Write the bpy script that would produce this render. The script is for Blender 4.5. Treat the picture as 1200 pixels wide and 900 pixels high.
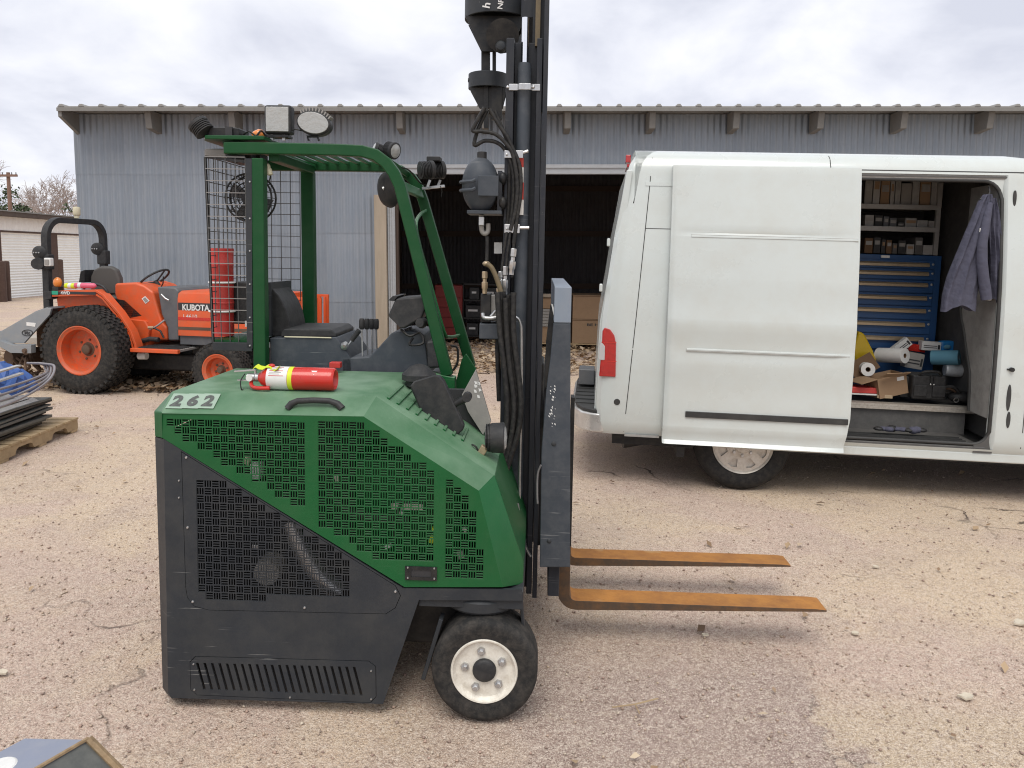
import bpy, bmesh, math, random
import numpy as np
from mathutils import Vector, Matrix
from mathutils.geometry import delaunay_2d_cdt

random.seed(7)
rng = np.random.default_rng(11)
S = bpy.context.scene
for o in list(bpy.data.objects):
    bpy.data.objects.remove(o)
COL = S.collection
R = math.radians
PI = math.pi

# ---------------------------------------------------------------- camera
EYE = Vector((0, 0, 1.75))
PITCH = R(5)
cam_d = bpy.data.cameras.new("camera")
cam_d.sensor_width = 36
cam_d.lens = 27
cam_d.shift_y = -71.3 / 1200
cam_d.clip_start = 0.05
cam_d.clip_end = 3000
cam = bpy.data.objects.new("camera", cam_d)
cam.location = EYE
cam.rotation_euler = (R(90) - PITCH, 0, 0)
COL.objects.link(cam)
S.camera = cam

# ---------------------------------------------------------------- sky and sun (bright broken overcast)
SUN_EL, SUN_AZ = R(60), R(188)          # azimuth clockwise from +Y: behind the viewer and to the left
w = bpy.data.worlds.new("World")
S.world = w
w.use_nodes = True
nt = w.node_tree
nt.nodes.clear()
out = nt.nodes.new("ShaderNodeOutputWorld")
bg = nt.nodes.new("ShaderNodeBackground")
bg.inputs[1].default_value = 0.1
sky = nt.nodes.new("ShaderNodeTexSky")
sky.sky_type = 'NISHITA'
sky.sun_disc = False
sky.sun_elevation = SUN_EL
sky.sun_rotation = SUN_AZ
sky.dust_density = 2.0
tc = nt.nodes.new("ShaderNodeTexCoord")
sep = nt.nodes.new("ShaderNodeSeparateXYZ")
nt.links.new(tc.outputs["Generated"], sep.inputs[0])
def wmath(op, a, b):
    n = nt.nodes.new("ShaderNodeMath"); n.operation = op
    for i, q in enumerate((a, b)):
        if isinstance(q, (int, float)): n.inputs[i].default_value = q
        else: nt.links.new(q, n.inputs[i])
    return n.outputs[0]
zz = wmath('ADD', wmath('MAXIMUM', sep.outputs[2], 0.0), 0.42)
cx = wmath('DIVIDE', sep.outputs[0], zz)
cy = wmath('DIVIDE', sep.outputs[1], zz)
cmb = nt.nodes.new("ShaderNodeCombineXYZ")
nt.links.new(cx, cmb.inputs[0]); nt.links.new(cy, cmb.inputs[1])
n1 = nt.nodes.new("ShaderNodeTexNoise"); n1.noise_dimensions = '3D'
n1.inputs["Scale"].default_value = 3.0; n1.inputs["Detail"].default_value = 7; n1.inputs["Roughness"].default_value = 0.52
n1.inputs["Distortion"].default_value = 0.25
nt.links.new(cmb.outputs[0], n1.inputs["Vector"])
cr = nt.nodes.new("ShaderNodeValToRGB")
cr.color_ramp.elements[0].position = 0.36; cr.color_ramp.elements[0].color = (6.3, 6.55, 7.5, 1)
cr.color_ramp.elements[1].position = 0.60; cr.color_ramp.elements[1].color = (8.9, 9.0, 9.35, 1)
e = cr.color_ramp.elements.new(0.47); e.color = (7.6, 7.8, 8.6, 1)
nt.links.new(n1.outputs["Fac"], cr.inputs[0])
n2 = nt.nodes.new("ShaderNodeTexNoise"); n2.inputs["Scale"].default_value = 0.8; n2.inputs["Detail"].default_value = 4
nt.links.new(cmb.outputs[0], n2.inputs["Vector"])
mr = nt.nodes.new("ShaderNodeMapRange")
mr.inputs[1].default_value = 0.30; mr.inputs[2].default_value = 0.42; mr.inputs[3].default_value = 0.72; mr.inputs[4].default_value = 1.0
nt.links.new(n2.outputs["Fac"], mr.inputs[0])
mx = nt.nodes.new("ShaderNodeMixRGB")
nt.links.new(mr.outputs[0], mx.inputs[0]); nt.links.new(sky.outputs[0], mx.inputs[1]); nt.links.new(cr.outputs[0], mx.inputs[2])
nt.links.new(mx.outputs[0], bg.inputs[0])
nt.links.new(bg.outputs[0], out.inputs[0])

sl = bpy.data.lights.new("sun", 'SUN')
sl.energy = 1.9
sl.angle = R(38)
sl.color = (1.0, 0.95, 0.87)
sun = bpy.data.objects.new("sun", sl)
COL.objects.link(sun)
sd = Vector((math.sin(SUN_AZ) * math.cos(SUN_EL), math.cos(SUN_AZ) * math.cos(SUN_EL), math.sin(SUN_EL)))
sun.rotation_euler = sd.to_track_quat('Z', 'Y').to_euler()
sun.location = (0, 0, 30)

S.view_settings.view_transform = 'Standard'
S.view_settings.look = 'None'
S.view_settings.exposure = 0.18
S.view_settings.gamma = 1.0
S.render.engine = 'CYCLES'
S.cycles.filter_width = 1.1
S.cycles.max_bounces = 6
S.cycles.use_denoising = True

# ---------------------------------------------------------------- frames
def ray(u, v):
    a = (u - 600) / 900; b = -(v - 378.7) / 900
    return Vector((a, math.cos(PITCH) + b * math.sin(PITCH), -math.sin(PITCH) + b * math.cos(PITCH)))

def gz(x):
    return -0.018 * max(-25.0, min(25.0, x))

class Frame:
    """a local coordinate system standing in the yard: x along the thing, y away from the viewer, z up"""
    def __init__(s, o, yaw=0.0, tilt=0.0):
        s.M = Matrix.Translation(o) @ Matrix.Rotation(R(yaw), 4, 'Z') @ Matrix.Rotation(R(tilt), 4, 'Y')
        s.I = s.M.inverted()
        s.e = s.I @ EYE
        s.R3 = s.I.to_3x3()
    def at(s, u, v, k, val):
        d = s.R3 @ ray(u, v)
        return s.e + d * ((val - s.e[k]) / d[k])
    def p(s, u, v, y):                      # point on the plane y
        return s.at(u, v, 1, y)
    def xz(s, u, v, y):
        q = s.at(u, v, 1, y); return (q.x, q.z)
    def poly(s, pts, y):
        return [s.xz(u, v, y) for u, v in pts]
    def g(s, u, v, z=0.0):                  # point on the plane z
        return s.at(u, v, 2, z)

# ---------------------------------------------------------------- objects
def props(o, label=None, cat=None, group=None, kind=None):
    if label: o["label"] = label
    if cat: o["category"] = cat
    if group: o["group"] = group
    if kind: o["kind"] = kind
    return o

def thing(name, label, cat, M, group=None):
    o = bpy.data.objects.new(name, None)
    o.empty_display_size = 0.2
    COL.objects.link(o)
    o.matrix_world = M
    return props(o, label, cat, group)

def copy_tree(o, parent=None):
    c = o.copy(); COL.objects.link(c)
    if parent is not None:
        c.parent = parent
        c.matrix_parent_inverse = o.matrix_parent_inverse
    for ch in o.children:
        copy_tree(ch, c)
    return c

class MB:
    def __init__(s):
        s.v = []; s.f = []
    def add(s, vs, fs):
        b = len(s.v)
        s.v.extend(tuple(q) for q in vs)
        s.f.extend(tuple(i + b for i in f) for f in fs)
        return s
    def box(s, x0, x1, y0, y1, z0, z1):
        return s.add([(x0,y0,z0),(x1,y0,z0),(x1,y1,z0),(x0,y1,z0),(x0,y0,z1),(x1,y0,z1),(x1,y1,z1),(x0,y1,z1)],
                     [(3,2,1,0),(4,5,6,7),(0,1,5,4),(1,2,6,5),(2,3,7,6),(3,0,4,7)])
    def obox(s, c, size, rot=None):
        M = Matrix.Translation(c) @ (rot.to_4x4() if rot is not None else Matrix.Identity(4))
        hx, hy, hz = [q / 2 for q in size]
        vs = [M @ Vector(q) for q in [(-hx,-hy,-hz),(hx,-hy,-hz),(hx,hy,-hz),(-hx,hy,-hz),(-hx,-hy,hz),(hx,-hy,hz),(hx,hy,hz),(-hx,hy,hz)]]
        return s.add(vs, [(3,2,1,0),(4,5,6,7),(0,1,5,4),(1,2,6,5),(2,3,7,6),(3,0,4,7)])
    def bar(s, p0, p1, wd, h, up=(0,0,1)):
        p0 = Vector(p0); p1 = Vector(p1); d = (p1 - p0)
        L = d.length; d.normalize()
        up = Vector(up)
        a = d.cross(up)
        if a.length < 1e-4: a = d.cross(Vector((1,0,0)))
        a.normalize(); b = a.cross(d).normalized()
        rot = Matrix((d, a, b)).transposed()
        return s.obox((p0 + p1) / 2, (L, wd, h), rot)
    def prism(s, outer, y0, y1, holes=(), front=True, back=True, ax='y'):
        """outline in (x, z), thickness from y0 (towards the viewer) to y1"""
        loops = [list(outer)] + [list(h) for h in holes]
        flat = [q for l in loops for q in l]
        edges = []; k = 0
        for l in loops:
            edges += [(k + i, k + (i + 1) % len(l)) for i in range(len(l))]; k += len(l)
        cv, ce, cf, ov, oe, of = delaunay_2d_cdt([Vector(q) for q in flat], edges, [], 0, 1e-7)
        back_ = {i: (o[0] if o else None) for i, o in enumerate(ov)}
        if any(q is None for q in back_.values()):          # crossing outlines: keep the new points too
            for i, o in back_.items():
                if o is None: flat.append(tuple(cv[i])); back_[i] = len(flat) - 1
        def inpoly(p, poly):
            r = False; n_ = len(poly)
            for i in range(n_):
                x0, y0_ = poly[i]; x1, y1_ = poly[(i + 1) % n_]
                if (y0_ > p[1]) != (y1_ > p[1]) and p[0] < (x1 - x0) * (p[1] - y0_) / (y1_ - y0_) + x0: r = not r
            return r
        tris = []
        for t in cf:
            c_ = sum((cv[i] for i in t), Vector((0, 0))) / len(t)
            if inpoly(c_, loops[0]) and not any(inpoly(c_, h) for h in loops[1:]): tris.append([back_[i] for i in t])
        def P(a, b, c):
            return (a, c, b) if ax == 'y' else ((c, a, b) if ax == 'x' else (a, b, c))
        n = len(flat)
        vs = [P(a, b, y0) for a, b in flat] + [P(a, b, y1) for a, b in flat]
        fs = []
        if front: fs += [tuple(t) for t in tris]
        if back: fs += [tuple(i + n for i in reversed(t)) for t in tris]
        k = 0
        for l in loops:
            m = len(l)
            for i in range(m):
                j = (i + 1) % m
                fs.append((k + i, k + j, k + j + n, k + i + n))
            k += m
        return s.add(vs, fs)
    def ngon_prism(s, outer, y0, y1, ax='y'):
        def P(a, b, c):
            return (a, c, b) if ax == 'y' else ((c, a, b) if ax == 'x' else (a, b, c))
        n = len(outer)
        vs = [P(a, b, y0) for a, b in outer] + [P(a, b, y1) for a, b in outer]
        fs = [tuple(range(n)), tuple(range(2 * n - 1, n - 1, -1))]
        fs += [(i, (i + 1) % n, (i + 1) % n + n, i + n) for i in range(n)]
        return s.add(vs, fs)
    def lathe(s, prof, o, axis=(0,1,0), n=24, close=False, cap=True, arc=2*PI, up=None):
        """prof: (radius, distance along the axis)"""
        ax = Vector(axis).normalized()
        a = ax.orthogonal().normalized() if up is None else Vector(up).normalized()
        b = ax.cross(a)
        o = Vector(o)
        full = abs(arc - 2 * PI) < 1e-6
        m = n if full else n + 1
        vs = []
        for r, t in prof:
            for i in range(m):
                th = arc * i / n
                vs.append(o + ax * t + (a * math.cos(th) + b * math.sin(th)) * r)
        fs = []
        for k in range(len(prof) - 1):
            for i in range(n):
                j = (i + 1) % m
                fs.append((k*m+i, k*m+j, (k+1)*m+j, (k+1)*m+i))
        if full:
            if prof[0][0] > 1e-6 and not close and cap: fs.append(tuple(range(m-1, -1, -1)))
            if prof[-1][0] > 1e-6 and not close and cap: fs.append(tuple((len(prof)-1)*m + i for i in range(m)))
            if close:
                k = len(prof) - 1
                for i in range(n):
                    j = (i + 1) % m
                    fs.append((k*m+i, k*m+j, j, i))
        return s.add(vs, fs)
    def cyl(s, p0, p1, r0, r1=None, n=12):
        p0 = Vector(p0); p1 = Vector(p1)
        r1 = r0 if r1 is None else r1
        return s.lathe([(r0, 0), (r1, (p1 - p0).length)], p0, p1 - p0, n)
    def tube(s, pts, r, n=8, sm=0):
        pts = [Vector(q) for q in pts]
        if sm:
            P = [pts[0]] + pts + [pts[-1]]
            q = []
            for i in range(1, len(P) - 2):
                for k in range(sm):
                    t = k / sm
                    a, b, c, d = P[i-1], P[i], P[i+1], P[i+2]
                    q.append(0.5 * ((2*b) + (c-a)*t + (2*a-5*b+4*c-d)*t*t + (3*b-a-3*c+d)*t**3))
            q.append(pts[-1]); pts = q
        vs = []; m = len(pts)
        rr = r if isinstance(r, (list, tuple)) else [r] * m
        nrm = None
        for i, p in enumerate(pts):
            d = (pts[min(i+1, m-1)] - pts[max(i-1, 0)]).normalized()
            if nrm is None: nrm = d.orthogonal().normalized()
            nrm = (nrm - d * nrm.dot(d)).normalized()
            b = d.cross(nrm)
            for k in range(n):
                th = 2 * PI * k / n
                vs.append(p + (nrm * math.cos(th) + b * math.sin(th)) * rr[i])
        fs = [(i*n+k, i*n+(k+1) % n, (i+1)*n+(k+1) % n, (i+1)*n+k) for i in range(m-1) for k in range(n)]
        fs += [tuple(range(n-1, -1, -1)), tuple((m-1)*n + k for k in range(n))]
        return s.add(vs, fs)
    def strip(s, path, half, y0, y1):
        """a rectangular section swept along an (x, z) path: half-width in the plane, thickness y0..y1"""
        path = [Vector((a, b)) for a, b in path]
        L = []; Rr = []
        for i, p in enumerate(path):
            d0 = (p - path[i-1]).normalized() if i else None
            d1 = (path[i+1] - p).normalized() if i < len(path) - 1 else None
            d = ((d0 or d1) + (d1 or d0)).normalized()
            nn = Vector((-d.y, d.x))
            k = half / max(0.4, nn.dot(Vector((-(d1 or d0).y, (d1 or d0).x))))
            L.append(p + nn * k); Rr.append(p - nn * k)
        return s.ngon_loop_strip(L, Rr, y0, y1)
    def ngon_loop_strip(s, L, Rr, y0, y1):
        m = len(L); vs = []
        for a, b in zip(L, Rr):
            vs += [(a.x, y0, a.y), (b.x, y0, b.y), (b.x, y1, b.y), (a.x, y1, a.y)]
        fs = [(0, 1, 2, 3), tuple((m-1)*4 + i for i in (3, 2, 1, 0))]
        for i in range(m-1):
            for k in range(4):
                fs.append((i*4+k, (i+1)*4+k, (i+1)*4+(k+1) % 4, i*4+(k+1) % 4))
        return s.add(vs, fs)
    def ell(s, c, r, nu=16, nv=10, top=1.0, bot=-1.0):
        c = Vector(c); vs = []; fs = []
        for j in range(nv + 1):
            zc = bot + (top - bot) * j / nv
            zc = math.sin((math.asin(bot) + (math.asin(top) - math.asin(bot)) * j / nv))
            rad = math.sqrt(max(0, 1 - zc * zc))
            for i in range(nu):
                th = 2 * PI * i / nu
                vs.append(c + Vector((r[0]*rad*math.cos(th), r[1]*rad*math.sin(th), r[2]*zc)))
        for j in range(nv):
            for i in range(nu):
                fs.append((j*nu+i, j*nu+(i+1) % nu, (j+1)*nu+(i+1) % nu, (j+1)*nu+i))
        fs += [tuple(range(nu-1, -1, -1)), tuple(nv*nu + i for i in range(nu))]
        return s.add(vs, fs)
    def build(s, name, mat, parent=None, bev=0.0, smooth=None, seg=2, M=None, kind=None, label=None, merge=True):
        me = bpy.data.meshes.new(name)
        me.from_pydata(s.v, [], s.f)
        me.validate()
        bm = bmesh.new(); bm.from_mesh(me)
        if merge: bmesh.ops.remove_doubles(bm, verts=bm.verts, dist=1e-5)
        bmesh.ops.recalc_face_normals(bm, faces=bm.faces)
        bm.to_mesh(me); bm.free()
        if smooth is not None:
            me.shade_smooth()
            if smooth < 180: me.set_sharp_from_angle(angle=R(smooth))
        me.materials.append(mat)
        return link(name, me, parent, bev, seg, M, kind, label)

def link(name, me, parent=None, bev=0.0, seg=2, M=None, kind=None, label=None):
    o = bpy.data.objects.new(name, me)
    COL.objects.link(o)
    if parent is not None: o.parent = parent
    if M is not None:
        if parent is not None: o.matrix_local = M
        else: o.matrix_world = M
    if bev:
        m = o.modifiers.new("edge", 'BEVEL'); m.width = bev; m.segments = seg; m.limit_method = 'ANGLE'; m.angle_limit = R(35)
        m.harden_normals = True
        me.shade_smooth()
    if kind: o["kind"] = kind
    if label: o["label"] = label
    return o

def lettering(name, txt, x, y, z, wd, h, mat, parent, bold=0.02, shear=0.0, depth=0.001, rot=None, M=None):
    """flat letters facing the viewer side (-y), centred at x, z"""
    c = bpy.data.curves.new(name, 'FONT')
    c.body = txt; c.align_x = 'CENTER'; c.align_y = 'CENTER'; c.offset = bold; c.extrude = 0.0; c.shear = shear
    c.resolution_u = 3
    t = bpy.data.objects.new(name, c)
    me = bpy.data.meshes.new_from_object(t)
    bpy.data.objects.remove(t)
    co = np.array([tuple(q.co) for q in me.vertices])
    lo, hi = co.min(0), co.max(0)
    co = (co - (lo + hi) / 2) / np.maximum(hi - lo, 1e-6)
    for q, c3 in zip(me.vertices, co):
        if M is None: q.co = (x + c3[0] * wd, y, z + c3[1] * h)
        else: q.co = M @ Vector((c3[0] * wd, 0, c3[1] * h))
    me.materials.clear(); me.materials.append(mat)
    me.name = name
    return link(name, me, parent)

# ---------------------------------------------------------------- materials
MATS = {}
def mat(name, col, rough=0.5, metal=0.0, dirt=None, damt=0.35, dscale=3.0, bump=0.0, bscale=60.0, var=0.06, coat=0.0, rvar=0.12, objvar=0.0, spec=0.5, trans=0.0, streak=1.0, scratch=0.0, scol=(0.32, 0.32, 0.32)):
    if name in MATS: return MATS[name]
    m = bpy.data.materials.new(name); m.use_nodes = True
    N = m.node_tree.nodes; L = m.node_tree.links
    b = N["Principled BSDF"]
    b.inputs["Metallic"].default_value = metal
    b.inputs["Coat Weight"].default_value = coat
    b.inputs["Coat Roughness"].default_value = 0.08
    b.inputs["Specular IOR Level"].default_value = spec
    b.inputs["Transmission Weight"].default_value = trans
    tc = N.new("ShaderNodeTexCoord")
    mp = N.new("ShaderNodeMapping"); mp.inputs["Scale"].default_value = (1, 1, streak)
    L.new(tc.outputs["Object"], mp.inputs[0])
    nz = N.new("ShaderNodeTexNoise"); nz.inputs["Scale"].default_value = dscale; nz.inputs["Detail"].default_value = 8; nz.inputs["Roughness"].default_value = 0.62
    L.new(mp.outputs[0], nz.inputs["Vector"])
    hs = N.new("ShaderNodeMixRGB"); hs.blend_type = 'MIX'
    lo = tuple(max(0, q * (1 - 2 * var)) for q in col); hi = tuple(min(1, q * (1 + 2 * var)) for q in col)
    hs.inputs[1].default_value = (*lo, 1); hs.inputs[2].default_value = (*hi, 1)
    L.new(nz.outputs["Fac"], hs.inputs[0])
    c = hs.outputs[0]
    if dirt is not None:
        r = N.new("ShaderNodeMapRange"); r.inputs[1].default_value = 0.42; r.inputs[2].default_value = 0.72; r.inputs[3].default_value = 0; r.inputs[4].default_value = damt
        n2 = N.new("ShaderNodeTexNoise"); n2.inputs["Scale"].default_value = dscale * 2.7; n2.inputs["Detail"].default_value = 10; n2.inputs["Roughness"].default_value = 0.7
        L.new(mp.outputs[0], n2.inputs["Vector"]); L.new(n2.outputs["Fac"], r.inputs[0])
        mx = N.new("ShaderNodeMixRGB"); mx.inputs[2].default_value = (*dirt, 1)
        L.new(r.outputs[0], mx.inputs[0]); L.new(c, mx.inputs[1]); c = mx.outputs[0]
    if scratch:
        ms = N.new("ShaderNodeMapping"); ms.inputs["Scale"].default_value = (5, 5, 130); ms.inputs["Rotation"].default_value = (0, 0.06, 0)
        L.new(tc.outputs["Object"], ms.inputs[0])
        ns = N.new("ShaderNodeTexNoise"); ns.inputs["Scale"].default_value = 1.0; ns.inputs["Detail"].default_value = 3
        L.new(ms.outputs[0], ns.inputs["Vector"])
        rs = N.new("ShaderNodeMapRange"); rs.inputs[1].default_value = 0.66; rs.inputs[2].default_value = 0.72; L.new(ns.outputs["Fac"], rs.inputs[0])
        nb_ = N.new("ShaderNodeTexNoise"); nb_.inputs["Scale"].default_value = 2.3; nb_.inputs["Detail"].default_value = 3; L.new(tc.outputs["Object"], nb_.inputs["Vector"])
        rb = N.new("ShaderNodeMapRange"); rb.inputs[1].default_value = 0.52; rb.inputs[2].default_value = 0.64; rb.inputs[4].default_value = scratch; L.new(nb_.outputs["Fac"], rb.inputs[0])
        # small chips
        vo = N.new("ShaderNodeTexVoronoi"); vo.inputs["Scale"].default_value = 38; L.new(tc.outputs["Object"], vo.inputs["Vector"])
        rv = N.new("ShaderNodeMapRange"); rv.inputs[1].default_value = 0.07; rv.inputs[2].default_value = 0.05; L.new(vo.outputs["Distance"], rv.inputs[0])
        bwv = N.new("ShaderNodeRGBToBW"); L.new(vo.outputs["Color"], bwv.inputs[0])
        rw_ = N.new("ShaderNodeMapRange"); rw_.inputs[1].default_value = 0.70; rw_.inputs[2].default_value = 0.74; L.new(bwv.outputs[0], rw_.inputs[0])
        k1 = N.new("ShaderNodeMath"); k1.operation = 'MULTIPLY'; L.new(rv.outputs[0], k1.inputs[0]); L.new(rw_.outputs[0], k1.inputs[1])
        k2 = N.new("ShaderNodeMath"); k2.operation = 'MULTIPLY'; L.new(rs.outputs[0], k2.inputs[0]); L.new(rb.outputs[0], k2.inputs[1])
        k3 = N.new("ShaderNodeMath"); k3.operation = 'MULTIPLY'; L.new(k1.outputs[0], k3.inputs[0]); k3.inputs[1].default_value = scratch
        k4 = N.new("ShaderNodeMath"); k4.operation = 'MAXIMUM'; L.new(k2.outputs[0], k4.inputs[0]); L.new(k3.outputs[0], k4.inputs[1])
        mx = N.new("ShaderNodeMixRGB"); mx.inputs[2].default_value = (*scol, 1)
        L.new(k4.outputs[0], mx.inputs[0]); L.new(c, mx.inputs[1]); c = mx.outputs[0]
    if objvar:
        oi = N.new("ShaderNodeObjectInfo")
        hv = N.new("ShaderNodeHueSaturation")
        r = N.new("ShaderNodeMapRange"); r.inputs[3].default_value = 1 - objvar; r.inputs[4].default_value = 1 + objvar
        L.new(oi.outputs["Random"], r.inputs[0]); L.new(r.outputs[0], hv.inputs["Value"]); L.new(c, hv.inputs["Color"])
        c = hv.outputs[0]
    L.new(c, b.inputs["Base Color"])
    r = N.new("ShaderNodeMapRange"); r.inputs[3].default_value = max(0.02, rough - rvar); r.inputs[4].default_value = min(1, rough + rvar)
    L.new(nz.outputs["Fac"], r.inputs[0]); L.new(r.outputs[0], b.inputs["Roughness"])
    if bump:
        n3 = N.new("ShaderNodeTexNoise"); n3.inputs["Scale"].default_value = bscale; n3.inputs["Detail"].default_value = 4
        L.new(tc.outputs["Object"], n3.inputs["Vector"])
        bp = N.new("ShaderNodeBump"); bp.inputs["Strength"].default_value = bump; bp.inputs["Distance"].default_value = 0.01
        L.new(n3.outputs["Fac"], bp.inputs["Height"]); L.new(bp.outputs[0], b.inputs["Normal"])
    MATS[name] = m
    return m

DUST = (0.34, 0.29, 0.23)
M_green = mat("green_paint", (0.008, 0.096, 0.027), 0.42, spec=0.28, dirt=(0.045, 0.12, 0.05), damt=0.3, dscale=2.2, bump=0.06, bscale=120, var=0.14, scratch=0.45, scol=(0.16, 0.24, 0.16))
def sheen_dust_top(m, col, amt):
    """upward faces mixed paler: sky sheen painted into the colour, with dust and fading"""
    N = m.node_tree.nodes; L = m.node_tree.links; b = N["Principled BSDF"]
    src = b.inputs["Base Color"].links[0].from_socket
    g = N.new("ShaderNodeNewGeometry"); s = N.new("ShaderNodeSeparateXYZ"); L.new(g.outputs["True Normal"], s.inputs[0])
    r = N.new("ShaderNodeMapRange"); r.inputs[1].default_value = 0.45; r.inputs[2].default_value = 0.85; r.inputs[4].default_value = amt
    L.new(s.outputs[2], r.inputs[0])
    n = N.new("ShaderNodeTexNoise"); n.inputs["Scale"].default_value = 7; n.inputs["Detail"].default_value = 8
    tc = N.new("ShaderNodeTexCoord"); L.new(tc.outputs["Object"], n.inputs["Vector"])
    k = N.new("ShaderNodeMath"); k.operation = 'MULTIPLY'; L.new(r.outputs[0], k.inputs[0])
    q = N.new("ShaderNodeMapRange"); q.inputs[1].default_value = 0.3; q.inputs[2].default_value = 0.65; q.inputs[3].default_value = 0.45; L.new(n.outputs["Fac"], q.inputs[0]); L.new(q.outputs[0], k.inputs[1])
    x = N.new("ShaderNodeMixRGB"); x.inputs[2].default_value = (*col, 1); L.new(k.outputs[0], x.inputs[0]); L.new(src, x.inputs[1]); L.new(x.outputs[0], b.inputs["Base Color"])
sheen_dust_top(M_green, (0.185, 0.29, 0.195), 0.85)  # pale hood top: painted-in sheen together with dust and faded paint
M_greend = mat("green_paint_frame", (0.004, 0.062, 0.016), 0.42, spec=0.3, dirt=(0.04, 0.095, 0.045), damt=0.25, dscale=5, var=0.1)
M_dark = mat("charcoal_paint", (0.031, 0.035, 0.041), 0.5, spec=0.25, dirt=(0.085, 0.083, 0.075), damt=0.34, dscale=3, bump=0.05, bscale=150, var=0.12, scratch=0.7, scol=(0.26, 0.26, 0.25))
M_black = mat("black_steel", (0.014, 0.015, 0.017), 0.42, spec=0.3, dirt=(0.10, 0.09, 0.075), damt=0.35, dscale=6, var=0.1)
M_mast = mat("mast_paint", (0.022, 0.025, 0.032), 0.40, spec=0.3, dirt=(0.09, 0.085, 0.08), damt=0.3, dscale=5, streak=0.25, scratch=0.4, scol=(0.2, 0.2, 0.2))
M_rubber = mat("tyre_rubber", (0.019, 0.019, 0.019), 0.82, spec=0.3, dirt=(0.15, 0.13, 0.11), damt=0.35, dscale=9, bump=0.2, bscale=180)
M_rubberv = mat("van_tyre_rubber", (0.014, 0.014, 0.015), 0.75, spec=0.3, dirt=(0.09, 0.08, 0.065), damt=0.35, dscale=9, bump=0.2, bscale=180)
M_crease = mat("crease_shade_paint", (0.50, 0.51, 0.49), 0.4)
M_hose = mat("hose_rubber", (0.016, 0.016, 0.017), 0.55, spec=0.3, dirt=(0.13, 0.12, 0.10), damt=0.3, dscale=20)
M_brownhose = mat("brown_hose", (0.16, 0.12, 0.065), 0.55, dirt=(0.06, 0.05, 0.04), damt=0.5, dscale=12)
M_plastic = mat("black_plastic", (0.024, 0.025, 0.027), 0.55, spec=0.35, dirt=(0.12, 0.11, 0.10), damt=0.3, dscale=8, bump=0.06, bscale=200)
M_zinc = mat("zinc_steel", (0.55, 0.56, 0.57), 0.34, 0.85, dirt=(0.3, 0.28, 0.25), damt=0.4, dscale=14)
M_chrome = mat("chrome_rod", (0.85, 0.86, 0.9), 0.12, 1.0)
M_whiterim = mat("white_rim_paint", (0.76, 0.73, 0.65), 0.5, dirt=(0.36, 0.30, 0.22), damt=0.6, dscale=9, var=0.08)
M_rust = mat("rusty_fork", (0.38, 0.165, 0.035), 0.72, dirt=(0.20, 0.075, 0.022), damt=0.75, dscale=4.5, scratch=0.5, scol=(0.42, 0.30, 0.16), bump=0.15, bscale=90, var=0.2)
M_forkdark = mat("worn_shaded_fork_steel", (0.075, 0.048, 0.030), 0.65, dirt=(0.22, 0.10, 0.03), damt=0.6, dscale=6, bump=0.1)  # fork sides: shading painted into the colour along with worn dark paint
M_carriage = mat("carriage_paint", (0.050, 0.059, 0.072), 0.5, spec=0.3, dirt=(0.20, 0.20, 0.2), damt=0.25, dscale=4, scratch=0.6)
M_carrlite = mat("carriage_pale_cover", (0.20, 0.24, 0.295), 0.5, dirt=(0.30, 0.30, 0.30), damt=0.3, dscale=4)
M_red = mat("red_enamel", (0.55, 0.022, 0.014), 0.28, dirt=(0.3, 0.05, 0.035), damt=0.3, dscale=9, coat=0.3)
M_redcan = mat("red_canister", (0.52, 0.035, 0.03), 0.45, dirt=(0.5, 0.12, 0.1), damt=0.4, dscale=6)
M_label = mat("label_paper", (0.72, 0.72, 0.70), 0.5, dirt=(0.5, 0.5, 0.5), damt=0.25, dscale=30)
M_yellow = mat("yellow_tag", (0.62, 0.72, 0.03), 0.5)
M_ink = mat("black_ink", (0.03, 0.03, 0.033), 0.6)
M_stencil = mat("stencil_black", (0.06, 0.065, 0.06), 0.6, dirt=(0.3, 0.33, 0.3), damt=0.25, dscale=25)
M_stick = mat("number_sticker", (0.31, 0.41, 0.33), 0.5, dirt=(0.20, 0.29, 0.21), damt=0.5, dscale=12)
M_glassw = mat("lamp_lens", (0.38, 0.39, 0.385), 0.12, dirt=(0.35, 0.33, 0.3), damt=0.5, dscale=30, bump=0.3, bscale=70, coat=0.6)
M_amber = mat("amber_lens", (0.72, 0.22, 0.03), 0.25, coat=0.5)
M_cream = mat("cream_plastic", (0.62, 0.58, 0.42), 0.5)
M_greyplate = mat("worn_grey_plate", (0.26, 0.25, 0.235), 0.55, dirt=(0.36, 0.34, 0.31), damt=0.5, dscale=8)
M_vinyl = mat("black_vinyl", (0.020, 0.020, 0.021), 0.5, spec=0.3, dirt=(0.10, 0.10, 0.10), damt=0.3, dscale=9, bump=0.15, bscale=40)
M_wire = mat("cage_wire", (0.10, 0.10, 0.10), 0.5, 0.3)
M_wire_skylit = mat("skylit_wire", (0.28, 0.27, 0.26), 0.4, 0.4)  # lighter copy of the cage wire, sky light painted onto near level wires
M_redwhite = mat("tape_white", (0.72, 0.70, 0.66), 0.45)
M_tapered = mat("tape_red", (0.55, 0.05, 0.03), 0.4)

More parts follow.
